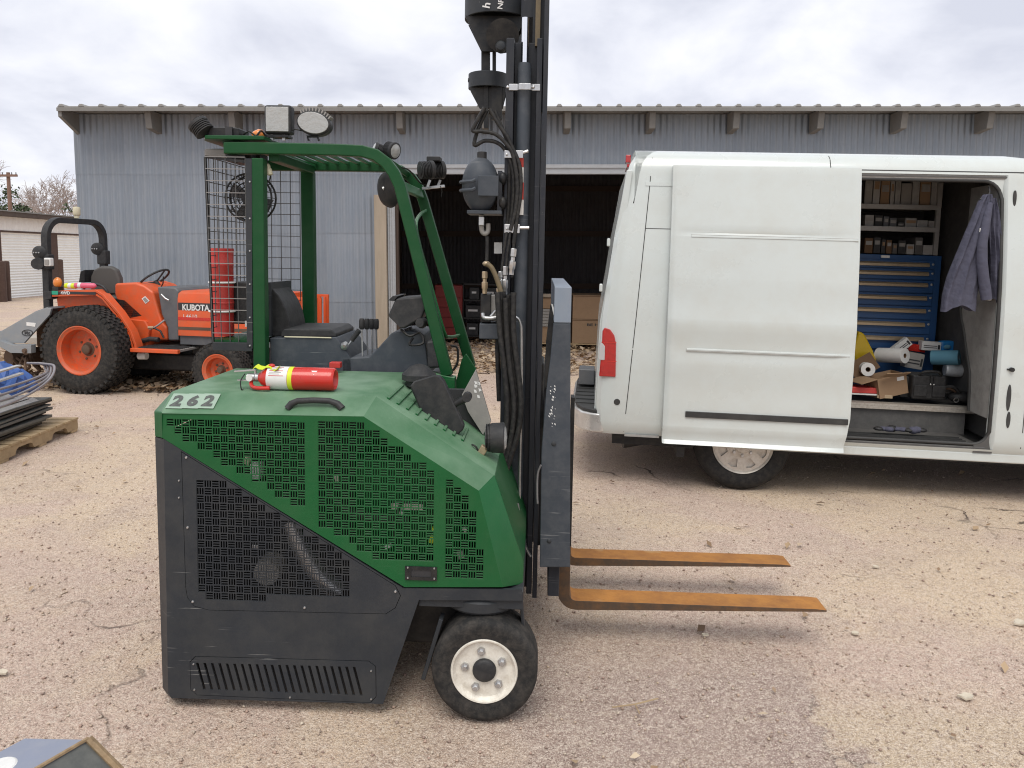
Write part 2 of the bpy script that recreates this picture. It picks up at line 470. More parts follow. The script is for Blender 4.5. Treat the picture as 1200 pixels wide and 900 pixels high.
M_van = mat("white_van_paint", (0.585, 0.63, 0.615), 0.28, dirt=(0.50, 0.48, 0.42), damt=0.28, dscale=1.6, var=0.015, coat=0.5, rvar=0.06)
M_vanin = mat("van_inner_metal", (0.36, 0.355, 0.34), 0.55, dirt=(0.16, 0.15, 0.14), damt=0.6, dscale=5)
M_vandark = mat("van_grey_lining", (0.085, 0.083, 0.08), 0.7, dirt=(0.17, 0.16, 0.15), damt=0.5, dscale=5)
M_trim = mat("black_trim", (0.03, 0.03, 0.03), 0.6, dirt=(0.1, 0.1, 0.09), damt=0.3)
M_taillight = mat("red_lens", (0.42, 0.010, 0.010), 0.15, coat=0.8, dscale=30, var=0.2)
M_clearlens = mat("clear_lens", (0.5, 0.5, 0.5), 0.15, coat=0.8)
M_chromeb = mat("bumper_chrome", (0.66, 0.65, 0.63), 0.3, 0.55, dirt=(0.35, 0.32, 0.28), damt=0.5, dscale=4)
M_alloy = mat("steel_wheel_silver", (0.62, 0.59, 0.54), 0.45, 0.4, dirt=(0.30, 0.24, 0.18), damt=0.55, dscale=8)
M_blue = mat("blue_cabinet_paint", (0.018, 0.075, 0.21), 0.42, dirt=(0.04, 0.07, 0.12), damt=0.3)
M_brass = mat("drawer_pull", (0.46, 0.36, 0.24), 0.38, 0.5, dirt=(0.3, 0.24, 0.17), damt=0.4, dscale=10)
M_cloth = mat("grey_blue_cloth", (0.072, 0.073, 0.108), 0.9, bump=1.0, bscale=22, var=0.1, dirt=(0.08, 0.08, 0.11), damt=0.4)
M_card = mat("cardboard", (0.30, 0.195, 0.115), 0.8, dirt=(0.22, 0.14, 0.08), damt=0.4, dscale=4)
M_cardin = mat("brown_cardboard", (0.13, 0.075, 0.04), 0.85)
M_paperw = mat("white_paper", (0.68, 0.68, 0.67), 0.7, dirt=(0.55, 0.52, 0.47), damt=0.4)
M_scrap = mat("weathered_scrap", (0.56, 0.50, 0.40), 0.8, dirt=(0.40, 0.34, 0.26), damt=0.5, dscale=30)
M_bluepaper = mat("blue_paper_roll", (0.11, 0.28, 0.38), 0.8)
M_darkred = mat("dull_red_paint", (0.20, 0.012, 0.010), 0.5)
M_cyan = mat("bright_blue_pack", (0.02, 0.20, 0.50), 0.3, coat=0.4)
M_yellowbag = mat("yellow_plastic", (0.50, 0.34, 0.01), 0.4, bump=0.3, bscale=30)
M_clear = mat("clear_plastic", (0.50, 0.53, 0.55), 0.15, coat=0.6, dirt=(0.3, 0.3, 0.3), damt=0.4, dscale=20)
M_alum = mat("tread_aluminium", (0.50, 0.47, 0.42), 0.42, 0.5, dirt=(0.25, 0.21, 0.16), damt=0.6, dscale=20)
M_shelf = mat("galvanised_shelf", (0.38, 0.37, 0.35), 0.5, 0.3, dirt=(0.2, 0.18, 0.16), damt=0.4)

M_orange = mat("orange_tractor_paint", (0.66, 0.095, 0.022), 0.42, dirt=(0.40, 0.15, 0.08), damt=0.5, dscale=4, var=0.1, scratch=0.3, scol=(0.3, 0.2, 0.15))
M_rim2 = mat("muddy_orange_rim", (0.60, 0.088, 0.022), 0.5, dirt=(0.27, 0.16, 0.10), damt=0.75, dscale=6, var=0.12)
M_seat = mat("tractor_seat_vinyl", (0.075, 0.07, 0.065), 0.65)
M_grey = mat("grey_plastic", (0.10, 0.105, 0.115), 0.5, dirt=(0.2, 0.19, 0.17), damt=0.3)
M_implement = mat("grey_implement_paint", (0.23, 0.25, 0.27), 0.5, dirt=(0.33, 0.30, 0.26), damt=0.4, dscale=4)
M_mudrust = mat("muddy_rust", (0.12, 0.075, 0.05), 0.85, bump=0.3, bscale=40, var=0.3)
M_wood = mat("pallet_wood", (0.42, 0.31, 0.18), 0.8, dirt=(0.22, 0.15, 0.085), damt=0.5, dscale=5, var=0.15, objvar=0.15, bump=0.15, bscale=50)
M_post = mat("weathered_post_wood", (0.36, 0.30, 0.23), 0.85, dirt=(0.22, 0.18, 0.13), damt=0.5, dscale=5, var=0.15, streak=0.08, bump=0.15, bscale=50)
M_brownpost = mat("brown_post", (0.075, 0.042, 0.032), 0.8, dirt=(0.12, 0.08, 0.06), damt=0.4)
M_corr = mat("galvanised_corrugated", (0.25, 0.285, 0.33), 0.5, 0.3, dirt=(0.36, 0.37, 0.385), damt=0.45, dscale=1.6, var=0.12, objvar=0.05, streak=0.3)
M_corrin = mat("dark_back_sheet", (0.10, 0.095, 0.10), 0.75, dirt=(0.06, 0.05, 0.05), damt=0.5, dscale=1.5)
M_fascia = mat("grey_fascia", (0.21, 0.205, 0.195), 0.7, dirt=(0.15, 0.15, 0.135), damt=0.4, dscale=3, streak=0.4)
M_rafter = mat("grey_rafter_wood", (0.19, 0.185, 0.175), 0.85, dirt=(0.26, 0.25, 0.235), damt=0.4, dscale=6)
M_roof = mat("roof_metal", (0.33, 0.32, 0.30), 0.5, 0.4, dirt=(0.22, 0.2, 0.18), damt=0.4)
M_header = mat("pale_header_rail", (0.42, 0.435, 0.45), 0.5, 0.2, dirt=(0.32, 0.32, 0.32), damt=0.5, streak=3)
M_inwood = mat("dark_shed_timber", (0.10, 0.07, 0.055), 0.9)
M_whitewall = mat("white_metal_siding", (0.84, 0.83, 0.80), 0.5, dirt=(0.65, 0.53, 0.49), damt=0.3, dscale=1.5)
M_door = mat("white_roller_door", (0.88, 0.88, 0.85), 0.45, dirt=(0.74, 0.73, 0.69), damt=0.25, dscale=2)
M_brownroof = mat("brown_eave", (0.075, 0.055, 0.046), 0.8, dirt=(0.14, 0.11, 0.09), damt=0.3)
M_sheet = mat("stacked_sheet_steel", (0.10, 0.105, 0.10), 0.5, 0.3, dirt=(0.2, 0.2, 0.18), damt=0.5, dscale=8)
M_galv = mat("bright_sheet_steel", (0.50, 0.49, 0.47), 0.42, 0.5, dirt=(0.3, 0.28, 0.25), damt=0.4, dscale=8)
M_pipe = mat("pale_pipe", (0.28, 0.265, 0.275), 0.4, 0.4, dirt=(0.2, 0.18, 0.18), damt=0.4, dscale=10)
M_tarp = mat("blue_tarp", (0.035, 0.095, 0.30), 0.5, bump=0.3, bscale=20)
M_boxsteel = mat("blue_grey_steel", (0.26, 0.285, 0.36), 0.42, 0.3, dirt=(0.34, 0.35, 0.38), damt=0.5, dscale=6)
M_rustedge = mat("rusty_edge", (0.26, 0.18, 0.10), 0.8, dirt=(0.40, 0.31, 0.20), damt=0.6, dscale=25, bump=0.5, bscale=60, var=0.3)
M_bark = mat("bark", (0.16, 0.125, 0.105), 0.9, var=0.2)
M_twig = mat("budding_twigs", (0.34, 0.28, 0.25), 0.9, var=0.25)
M_ever = mat("evergreen_leaf", (0.060, 0.085, 0.040), 0.8, var=0.35, dscale=1.2)
M_pole = mat("pole_wood", (0.20, 0.12, 0.09), 0.85)
M_block = mat("concrete_block", (0.42, 0.38, 0.33), 0.9, dirt=(0.3, 0.26, 0.22), damt=0.4)
M_green2 = mat("bright_green_sticker", (0.02, 0.33, 0.20), 0.5)
M_pink = mat("pink_can", (0.65, 0.12, 0.2), 0.4)

# ================================================================ ground
def vnoise(x, y, cell, seed):
    r = np.random.default_rng(seed).random((256, 256))
    fx, fy = x / cell, y / cell
    ix, iy = np.floor(fx).astype(int), np.floor(fy).astype(int)
    tx, ty = fx - ix, fy - iy
    tx = tx * tx * (3 - 2 * tx); ty = ty * ty * (3 - 2 * ty)
    g = lambda a, b: r[a % 256, b % 256]
    return (g(ix, iy) * (1-tx) + g(ix+1, iy) * tx) * (1-ty) + (g(ix, iy+1) * (1-tx) + g(ix+1, iy+1) * tx) * ty - 0.5

def relief(x, y):
    near = np.clip((16 - y) / 6, 0.15, 1)
    return (vnoise(x, y, 1.3, 1) * 0.012 + vnoise(x, y, 0.31, 2) * 0.008 + vnoise(x, y, 0.11, 3) * 0.005) * near

def gzn(x):
    return -0.018 * np.clip(x, -25, 25)

xs = np.concatenate([[-1500, -700, -300, -150, -80, -50, -35], np.arange(-27, -9, 1.0), np.arange(-9, 9, 0.05), np.arange(9, 27, 1.0), [35, 50, 80, 150, 300, 700, 1500]])
ys = np.concatenate([[-300, -80, -30, -12, -5, -2, 0], np.arange(0.8, 13, 0.05), np.arange(13, 40, 1.0), [45, 60, 80, 120, 200, 400, 800, 2000]])
GX, GY = np.meshgrid(xs, ys)
GZ = gzn(GX) + relief(GX, GY) - 0.004
me = bpy.data.meshes.new("ground")
nv = GX.size; nx, ny = len(xs), len(ys)
idx = np.arange(nv).reshape(ny, nx)
quads = np.stack([idx[:-1, :-1], idx[:-1, 1:], idx[1:, 1:], idx[1:, :-1]], -1).reshape(-1, 4)
me.vertices.add(nv); me.vertices.foreach_set("co", np.stack([GX, GY, GZ], -1).astype(np.float32).ravel())
me.loops.add(quads.size); me.loops.foreach_set("vertex_index", quads.astype(np.int32).ravel())
me.polygons.add(len(quads)); me.polygons.foreach_set("loop_start", np.arange(0, quads.size, 4, dtype=np.int32))
me.update(); me.validate(); me.shade_smooth()
ground = bpy.data.objects.new("ground", me); COL.objects.link(ground)
ground["kind"] = "structure"

gm = bpy.data.materials.new("packed_gravel_yard"); gm.use_nodes = True
N = gm.node_tree.nodes; L = gm.node_tree.links; B = N["Principled BSDF"]
tc = N.new("ShaderNodeTexCoord")
def noise(scale, det=6, rough=0.6, dist=0.0, vec=None):
    n = N.new("ShaderNodeTexNoise"); n.inputs["Scale"].default_value = scale; n.inputs["Detail"].default_value = det
    n.inputs["Roughness"].default_value = rough; n.inputs["Distortion"].default_value = dist
    L.new(vec or tc.outputs["Object"], n.inputs["Vector"]); return n.outputs["Fac"]
def ramp(f, a, b, lo=0.0, hi=1.0):
    r = N.new("ShaderNodeMapRange"); r.inputs[1].default_value = a; r.inputs[2].default_value = b
    r.inputs[3].default_value = lo; r.inputs[4].default_value = hi
    L.new(f, r.inputs[0]); return r.outputs[0]
def mixc(f, a, b, mode='MIX'):
    m = N.new("ShaderNodeMixRGB"); m.blend_type = mode
    for i, q in enumerate((f, a, b)):
        if isinstance(q, (int, float)): m.inputs[i].default_value = q
        elif isinstance(q, tuple): m.inputs[i].default_value = (*q, 1)
        else: L.new(q, m.inputs[i])
    return m.outputs[0]
def mth(op, a, b=0.0):
    n = N.new("ShaderNodeMath"); n.operation = op
    for i, q in enumerate((a, b)):
        if isinstance(q, (int, float)): n.inputs[i].default_value = q
        else: L.new(q, n.inputs[i])
    return n.outputs[0]
SAND = (0.585, 0.45, 0.31); PINK = (0.51, 0.375, 0.305); GREYA = (0.385, 0.285, 0.235)
patch = ramp(noise(0.55, 5, 0.6, 0.6), 0.44, 0.56)
c = mixc(patch, PINK, SAND)
c = mixc(ramp(noise(1.7, 6, 0.65, 0.4), 0.50, 0.68, 0, 0.65), c, GREYA)
c = mixc(ramp(noise(5.0, 8, 0.7), 0.52, 0.75, 0, 0.5), c, (0.62, 0.51, 0.37))
# a worn bituminous patch beside the loader, its torn edge running away from the viewer
sx = N.new("ShaderNodeSeparateXYZ"); L.new(tc.outputs["Object"], sx.inputs[0])
wob = mth('MULTIPLY', mth('SUBTRACT', noise(1.6, 5, 0.65), 0.5), 0.9)
ex = mth('ADD', sx.outputs[0], wob)
ey = mth('ADD', sx.outputs[1], mth('MULTIPLY', wob, 0.8))
inx = mth('MULTIPLY', ramp(ex, 1.18, 1.32, 1, 0), ramp(ex, -0.6, 0.1, 0, 1))
iny = mth('MULTIPLY', ramp(ey, 3.0, 3.7, 1, 0), ramp(ey, 1.9, 2.2, 0.6, 1))
c = mixc(mth('MULTIPLY', mth('MULTIPLY', inx, iny), 0.85), c, (0.29, 0.215, 0.19))
# the drift of yellow sand beyond the torn edge of that patch
sand2 = mth('MULTIPLY', ramp(ex, 1.20, 1.26), ramp(ey, 2.85, 3.15, 1, 0))
c = mixc(mth('MULTIPLY', sand2, 0.75), c, (0.52, 0.415, 0.28))
edge = mth('MULTIPLY', mth('MULTIPLY', ramp(ex, 1.188, 1.20), ramp(ex, 1.206, 1.222, 1, 0)), mth('MULTIPLY', ramp(ey, 2.9, 3.1, 1, 0), ramp(noise(3.1, 4), 0.44, 0.52)))
c = mixc(mth('MULTIPLY', edge, 0.75), c, (0.07, 0.052, 0.042))
c = mixc(ramp(noise(24, 7, 0.75), 0.52, 0.68, 0, 0.5), c, (0.27, 0.195, 0.16))
c = mixc(ramp(noise(17, 7, 0.75, 0.3), 0.53, 0.68, 0, 0.45), c, (0.66, 0.54, 0.42))
# stones set in the surface
v1 = N.new("ShaderNodeTexVoronoi"); v1.inputs["Scale"].default_value = 75; L.new(tc.outputs["Object"], v1.inputs["Vector"])
v2 = N.new("ShaderNodeTexVoronoi"); v2.inputs["Scale"].default_value = 170; L.new(tc.outputs["Object"], v2.inputs["Vector"])
bw = N.new("ShaderNodeRGBToBW"); L.new(v1.outputs["Color"], bw.inputs[0])
bw2 = N.new("ShaderNodeRGBToBW"); L.new(v2.outputs["Color"], bw2.inputs[0])
c = mixc(ramp(bw.outputs[0], 0.66, 0.82, 0, 0.38), c, (0.68, 0.58, 0.48))
c = mixc(ramp(bw.outputs[0], 0.34, 0.20, 0, 0.36), c, (0.22, 0.155, 0.125))
c = mixc(ramp(bw2.outputs[0], 0.62, 0.85, 0, 0.4), c, (0.72, 0.63, 0.54))
c = mixc(ramp(bw2.outputs[0], 0.38, 0.15, 0, 0.3), c, (0.24, 0.175, 0.14))
v4 = N.new("ShaderNodeTexVoronoi"); v4.inputs["Scale"].default_value = 300; L.new(tc.outputs["Object"], v4.inputs["Vector"])
bw4 = N.new("ShaderNodeRGBToBW"); L.new(v4.outputs["Color"], bw4.inputs[0])
c = mixc(ramp(bw4.outputs[0], 0.60, 0.80, 0, 0.5), c, (0.78, 0.68, 0.57))
c = mixc(ramp(bw4.outputs[0], 0.40, 0.20, 0, 0.45), c, (0.20, 0.145, 0.12))
# cracks in the old surface
wv = N.new("ShaderNodeMixRGB"); wv.blend_type = 'ADD'; wv.inputs[0].default_value = 0.55
nn = N.new("ShaderNodeTexNoise"); nn.inputs["Scale"].default_value = 2.2; nn.inputs["Detail"].default_value = 6
L.new(tc.outputs["Object"], nn.inputs["Vector"]); L.new(tc.outputs["Object"], wv.inputs[1]); L.new(nn.outputs["Color"], wv.inputs[2])
vc = N.new("ShaderNodeTexVoronoi"); vc.feature = 'DISTANCE_TO_EDGE'; vc.inputs["Scale"].default_value = 0.62
L.new(wv.outputs[0], vc.inputs["Vector"])
line = ramp(vc.outputs["Distance"], 0.003, 0.0085, 1, 0)
crack = mth('MULTIPLY', line, ramp(noise(0.9, 3), 0.54, 0.64))
c = mixc(mth('MULTIPLY', crack, 0.8), c, (0.06, 0.045, 0.036))
L.new(c, B.inputs["Base Color"])
B.inputs["Roughness"].default_value = 0.92
B.inputs["Specular IOR Level"].default_value = 0.25
h = mth('ADD', mth('MULTIPLY', ramp(v1.outputs["Distance"], 0.0, 0.5, 1, 0), 0.55), mth('MULTIPLY', ramp(v2.outputs["Distance"], 0.0, 0.5, 1, 0), 0.3))
v3 = N.new("ShaderNodeTexVoronoi"); v3.inputs["Scale"].default_value = 330; L.new(tc.outputs["Object"], v3.inputs["Vector"])
h = mth('ADD', h, mth('MULTIPLY', noise(45, 8, 0.75), 0.7))
h = mth('SUBTRACT', h, mth('MULTIPLY', crack, 1.6))
bp = N.new("ShaderNodeBump"); bp.inputs["Strength"].default_value = 0.8; bp.inputs["Distance"].default_value = 0.008
L.new(h, bp.inputs["Height"]); L.new(bp.outputs[0], B.inputs["Normal"])
me.materials.append(gm)

def island_mat(name, cols, rough=0.85):
    m = bpy.data.materials.new(name); m.use_nodes = True
    n = m.node_tree.nodes; l = m.node_tree.links
    g = n.new("ShaderNodeNewGeometry"); r = n.new("ShaderNodeValToRGB")
    r.color_ramp.interpolation = 'LINEAR'
    el = r.color_ramp.elements
    el[0].position = 0; el[0].color = (*cols[0], 1); el[1].position = 1; el[1].color = (*cols[-1], 1)
    for i, q in enumerate(cols[1:-1]):
        x = el.new((i + 1) / (len(cols) - 1)); x.color = (*q, 1)
    l.new(g.outputs["Random Per Island"], r.inputs[0]); l.new(r.outputs[0], n["Principled BSDF"].inputs["Base Color"])
    n["Principled BSDF"].inputs["Roughness"].default_value = rough
    return m

def raw_mesh(name, V, F, m, kind="stuff", smooth=False):
    me = bpy.data.meshes.new(name)
    V = np.asarray(V, np.float32); F = np.asarray(F, np.int32)
    k = F.shape[1]
    me.vertices.add(len(V)); me.vertices.foreach_set("co", V.ravel())
    me.loops.add(F.size); me.loops.foreach_set("vertex_index", F.ravel())
    me.polygons.add(len(F)); me.polygons.foreach_set("loop_start", np.arange(0, F.size, k, dtype=np.int32))
    me.update(); me.validate()
    if smooth: me.shade_smooth()
    me.materials.append(m)
    o = bpy.data.objects.new(name, me); COL.objects.link(o)
    if kind: o["kind"] = kind
    return o

# loose stones
def pebbles(n, x0, x1, y0, y1, smin, smax, pw=2.2):
    y = y0 + (y1 - y0) * rng.random(n) ** 1.7
    half = np.clip(0.72 * y + 0.6, 1.2, 9)
    x = (rng.random(n) * 2 - 1) * half
    keep = (x > x0) & (x < x1)
    x, y = x[keep], y[keep]; n = len(x)
    s = smin + (smax - smin) * rng.random(n) ** pw * 1.0
    base = np.array([(1,0,0), (0,1,0), (-1,0,0), (0,-1,0), (0,0,1), (0,0,-1)], float)
    tri = np.array([(0,1,4),(1,2,4),(2,3,4),(3,0,4),(1,0,5),(2,1,5),(3,2,5),(0,3,5)])
    V = base[None] * (0.6 + 0.8 * rng.random((n, 6, 1)))
    th = rng.random(n) * 6.28; ct, st = np.cos(th), np.sin(th)
    V = np.stack([V[..., 0]*ct[:, None] - V[..., 1]*st[:, None]*0.75, V[..., 0]*st[:, None] + V[..., 1]*ct[:, None]*0.75, V[..., 2]*0.6], -1)
    V = V * s[:, None, None]
    V[..., 0] += x[:, None]; V[..., 1] += y[:, None]; V[..., 2] += (gzn(x) + relief(x, y))[:, None] + s[:, None] * 0.12
    F = (tri[None] + (np.arange(n) * 6)[:, None, None]).reshape(-1, 3)
    return V.reshape(-1, 3), F
V, F = pebbles(30000, -9, 9, 1.7, 12, 0.0020, 0.0105, 4)
M_peb = island_mat("loose_stones", [(0.26, 0.19, 0.155), (0.42, 0.29, 0.235), (0.50, 0.39, 0.29), (0.33, 0.25, 0.21), (0.62, 0.53, 0.42), (0.42, 0.33, 0.27)])
raw_mesh("gravel", V, F, M_peb)

def leaves(n, sampler, smin, smax, lift=0.03):
    xy = np.array([sampler() for _ in range(n)])
    x, y = xy[:, 0], xy[:, 1]
    s = smin + (smax - smin) * rng.random(n)
    th = rng.random(n) * 6.28
    a = np.stack([np.cos(th), np.sin(th), (rng.random(n) - 0.5) * 1.1], -1) * s[:, None]
    b = np.stack([-np.sin(th), np.cos(th), (rng.random(n) - 0.5) * 1.1], -1) * (s * 0.55)[:, None]
    c0 = np.stack([x, y, gzn(x) + relief(x, y) + lift * rng.random(n) + 0.012], -1)
    up = np.zeros((n, 3)); up[:, 2] = s * 0.35 * rng.random(n)
    V = np.stack([c0 - a, c0 - b + up, c0 + a, c0 + b + up], 1).reshape(-1, 3)
    k = np.arange(n) * 4
    F = np.stack([k, k+1, k+2, k, k+2, k+3], -1).reshape(-1, 3)
    return V, F
def smp(boxes):
    wts = [b[4] for b in boxes]
    def f():
        b = random.choices(boxes, wts)[0]
        return (random.gauss((b[0]+b[1])/2, (b[1]-b[0])/3.2), random.uniform(b[2], b[3]))
    return f
M_leaf = island_mat("dry_leaves", [(0.14, 0.085, 0.05), (0.30, 0.20, 0.115), (0.44, 0.32, 0.20), (0.22, 0.14, 0.085), (0.58, 0.47, 0.34), (0.36, 0.25, 0.16)])
V, F = leaves(9500, smp([(-6.2, -2.4, 9.3, 12.4, 5), (-2.2, 2.0, 11.3, 12.6, 1.0), (-1.6, 3.4, 12.5, 17.5, 3), (-9.5, -6.0, 10.2, 15, 2.2)]), 0.025, 0.075, 0.06)
raw_mesh("fallen_leaves", V, F, M_leaf)
V, F = leaves(330, lambda: ((random.random()*2-1) * 6, 2.2 + 8 * random.random()), 0.008, 0.035, 0.004)
raw_mesh("leaf_litter", V, F, M_leaf)

# pale scraps lying about the yard
GF = Frame((0, 0, 0))
scraps = [(1133, 810, 0.035, "cream paper scrap lying flat below the fork tips, larger than the others"), (1196, 722, 0.04, "white wad of paper at the edge of the yard beyond the fork tips"),
          (826, 742, 0.02, "small white paper chip just past the near fork heel"), (1002, 736, 0.022, "small pale chip lying just beyond the near fork tip"),
          (4, 800, 0.028, "white scrap on the sand beside the blue grey steel box"), (1026, 659, 0.022, "curled pale leaf-like scrap beyond the far fork tip")]
for u, v, s, lab in scraps:
    p = GF.g(u, v, 0.0); z = gz(p.x) + float(relief(np.array([p.x]), np.array([p.y]))[0]) + 0.004
    mb = MB(); k = 9; pts = []
    for i in range(k):
        th = 2 * PI * i / k; r = s * random.uniform(0.6, 1.1)
        pts.append((p.x + r * math.cos(th), p.y + r * 0.8 * math.sin(th), z + random.uniform(0.0, 0.25) * s))
    top = [(a, b, c + 0.004 + 0.1 * s) for a, b, c in pts]
    mb.add(pts + top + [(p.x, p.y, z + 0.2 * s), (p.x, p.y, z)],
           [(i, (i+1) % k, (i+1) % k + k, i + k) for i in range(k)] + [(i + k, (i+1) % k + k, 2*k) for i in range(k)] + [((i+1) % k, i, 2*k+1) for i in range(k)])
    props(mb.build("paper_scrap", M_scrap), lab, "scrap", "pale scraps on the ground")
for u, v, lab in [(744, 828, "forked dry twig lying on the ground between forks and viewer")]:
    p = GF.g(u, v, 0.0); z = gz(p.x) + 0.012
    mb = MB(); mb.tube([(p.x - .09, p.y - .01, z), (p.x, p.y, z + .006), (p.x + .1, p.y + .05, z)], 0.003, 5)
    mb.tube([(p.x, p.y, z + .006), (p.x + .01, p.y - .05, z)], 0.0025, 5)
    props(mb.build("twig", M_wood), lab, "twig")

# ================================================================ corrugated machine shed
BD = Frame((0, 12.5, 0))
bt = thing("corrugated_shed", "long grey corrugated metal shed with a wide dark open bay", "shed", BD.M)
PW = 0.8; WAVE = 0.1; AMP = 0.011
def corr_sheet(wd, z0, z1, wave, amp, t=0.003, sub=8):
    mb = MB(); n = int(round(wd / wave * sub)); vs = []; fs = []
    for k in range(n + 1):
        x = wd * k / n
        # ribs: narrow crests, wide shallow pans
        y = -amp * (abs(math.cos(PI * x / wave)) ** 1.6) * 2 + amp
        for z in (z0, z1):
            vs.append((x, y, z))
    m = len(vs)
    vs += [(a, b + t, c) for a, b, c in vs]
    for k in range(n):
        a = 2 * k
        fs.append((a, a + 2, a + 3, a + 1)); fs.append((a + m + 1, a + m + 3, a + m + 2, a + m))
        fs.append((a, a + m, a + m + 2, a + 2)); fs.append((a + 1, a + 3, a + m + 3, a + m + 1))
    fs += [(0, 1, m + 1, m), (2*n, 2*n + m, 2*n + m + 1, 2*n + 1)]
    return mb.add(vs, fs)
rows = [(-0.3, 1.02), (1.0, 2.13), (2.11, 3.07), (3.05, 4.0)]
OPL, OPR, OPZ = -1.88, 3.62, 3.05
protos = {}
ncol = 24
for r, (z0, z1) in enumerate(rows):
    for cidx in range(ncol):
        x0 = -7.0 + cidx * PW
        if r < 3 and x0 + PW > OPL + 0.02 and x0 < OPR - 0.02:
            # cut sheets at the edges of the bay
            if x0 < OPL - 0.1: wd = round((OPL - x0) / WAVE) * WAVE
            elif x0 + PW > OPR + 0.1:
                wd = round((x0 + PW - OPR) / WAVE) * WAVE; x0 = x0 + PW - wd
            else: continue
        else: wd = PW
        key = (r, round(wd, 2))
        if key not in protos:
            o = corr_sheet(wd, z0, z1, WAVE, AMP).build("corrugated_sheet", M_corr, bt, smooth=50)
            protos[key] = o
        else:
            o = protos[key].copy(); COL.objects.link(o)
        o.location = (x0, -0.004 * r + 0.001 * (cidx % 2), 0)
# sides, back, roof
W = -7.0 + ncol * PW
mb = MB(); mb.box(-7.0, -6.94, 0.02, 7.5, -0.5, 4.0); mb.build("side_wall", M_corr, bt)
mb = MB(); mb.box(W - 0.06, W, 0.02, 7.5, -0.5, 4.0); mb.build("side_wall", M_corr, bt)
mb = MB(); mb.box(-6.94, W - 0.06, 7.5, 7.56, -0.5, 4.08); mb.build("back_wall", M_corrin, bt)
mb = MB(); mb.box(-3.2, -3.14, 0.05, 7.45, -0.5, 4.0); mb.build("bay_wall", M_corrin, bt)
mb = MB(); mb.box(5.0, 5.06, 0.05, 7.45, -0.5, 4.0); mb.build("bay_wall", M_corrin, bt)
pr = None
for r, (z0, z1) in enumerate(((-0.3, 1.6), (1.58, 3.1), (3.08, 4.08))):
    for cidx in range(10):
        if pr is None or cidx == 0:
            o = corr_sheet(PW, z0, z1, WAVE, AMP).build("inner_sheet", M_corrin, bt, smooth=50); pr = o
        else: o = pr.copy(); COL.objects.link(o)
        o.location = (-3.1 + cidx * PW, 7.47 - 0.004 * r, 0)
for z in (0.9, 2.25, 3.4):
    mb = MB(); mb.box(-3.1, 5.0, 7.38, 7.45, z, z + 0.14); mb.build("wall_girt", M_inwood, bt)
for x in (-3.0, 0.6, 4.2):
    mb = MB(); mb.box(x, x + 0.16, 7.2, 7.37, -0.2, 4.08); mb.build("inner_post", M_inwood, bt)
sl_ = 0.015
mb = MB()
y0, y1 = -0.5, 8.0
zf = lambda y: 4.005 + (y + 0.5) * sl_
mb.add([(-6.96, y0, zf(y0)), (W + .25, y0, zf(y0)), (W + .25, y1, zf(y1)), (-6.96, y1, zf(y1)),
        (-6.96, y0, zf(y0) + .03), (W + .25, y0, zf(y0) + .03), (W + .25, y1, zf(y1) + .03), (-6.96, y1, zf(y1) + .03)],
       [(3,2,1,0),(4,5,6,7),(0,1,5,4),(1,2,6,5),(2,3,7,6),(3,0,4,7)])
roof = mb.build("roof", M_roof, bt)
pr = None
k = 0
x = -6.90
while x < W + 0.2:
    if pr is None:
        mb = MB()
        q = [(-0.045, 0), (-0.022, 0.032), (0.022, 0.032), (0.045, 0)]
        vs = [(a, y0 - 0.012, zf(y0) + 0.03 + b) for a, b in q] + [(a, y1, zf(y1) + 0.03 + b) for a, b in q]
        mb.add(vs, [(0,1,2,3), (7,6,5,4), (0,4,5,1), (1,5,6,2), (2,6,7,3), (3,7,4,0)])
        o = mb.build("roof_rib", M_roof, roof); pr = o
    else: o = pr.copy(); COL.objects.link(o)
    o.location = (x, 0, 0); x += 0.305
mb = MB(); mb.box(-6.96, W + .25, -0.53, -0.503, 3.958, 4.01); mb.build("fascia", M_fascia, bt)
mb = MB(); mb.prism([(-0.50, 3.88), (-0.50, 4.0), (0.0, 4.0), (0.0, 3.68)], -6.955, -6.90, ax='x'); mb.build("barge_board", M_fascia, bt)
pr = None
for k in range(13):
    if pr is None:
        mb = MB(); mb.prism([(-0.40, 3.93), (-0.40, 4.0), (-0.02, 4.0), (-0.02, 3.69), (-0.36, 3.72)], 0, 0.10, ax='x')
        o = mb.build("rafter_tail", M_rafter, bt, bev=0.006, seg=1); pr = o
    else: o = pr.copy(); COL.objects.link(o)
    o.location = (-5.70 + k * 1.305 + random.uniform(-.02, .02), 0, 0)
mb = MB(); mb.box(-1.9, 3.72, -0.06, -0.02, 3.055, 3.20); mb.build("header_rail", M_header, bt, bev=0.006)
mb = MB(); mb.box(-1.9, 3.72, -0.085, -0.062, 3.15, 3.205); mb.build("door_track", M_header, bt)
mb = MB(); mb.box(-2.20, -2.01, -0.16, -0.02, -0.2, 2.72); mb.build("door_post", M_post, bt, bev=0.008)
mb = MB(); mb.box(3.64, 3.82, -0.16, -0.02, -0.2, 2.9); mb.build("door_post", M_post, bt, bev=0.008)
o = corr_sheet(0.12, -0.2, 2.75, 0.04, 0.006).build("jamb_flashing", M_header, bt, smooth=50); o.location = (-2.0, -0.05, 0)
mb = MB(); mb.box(OPL - 0.03, OPL + 0.03, 0.03, 0.16, -0.3, 3.05); mb.build("jamb_timber", M_inwood, bt)

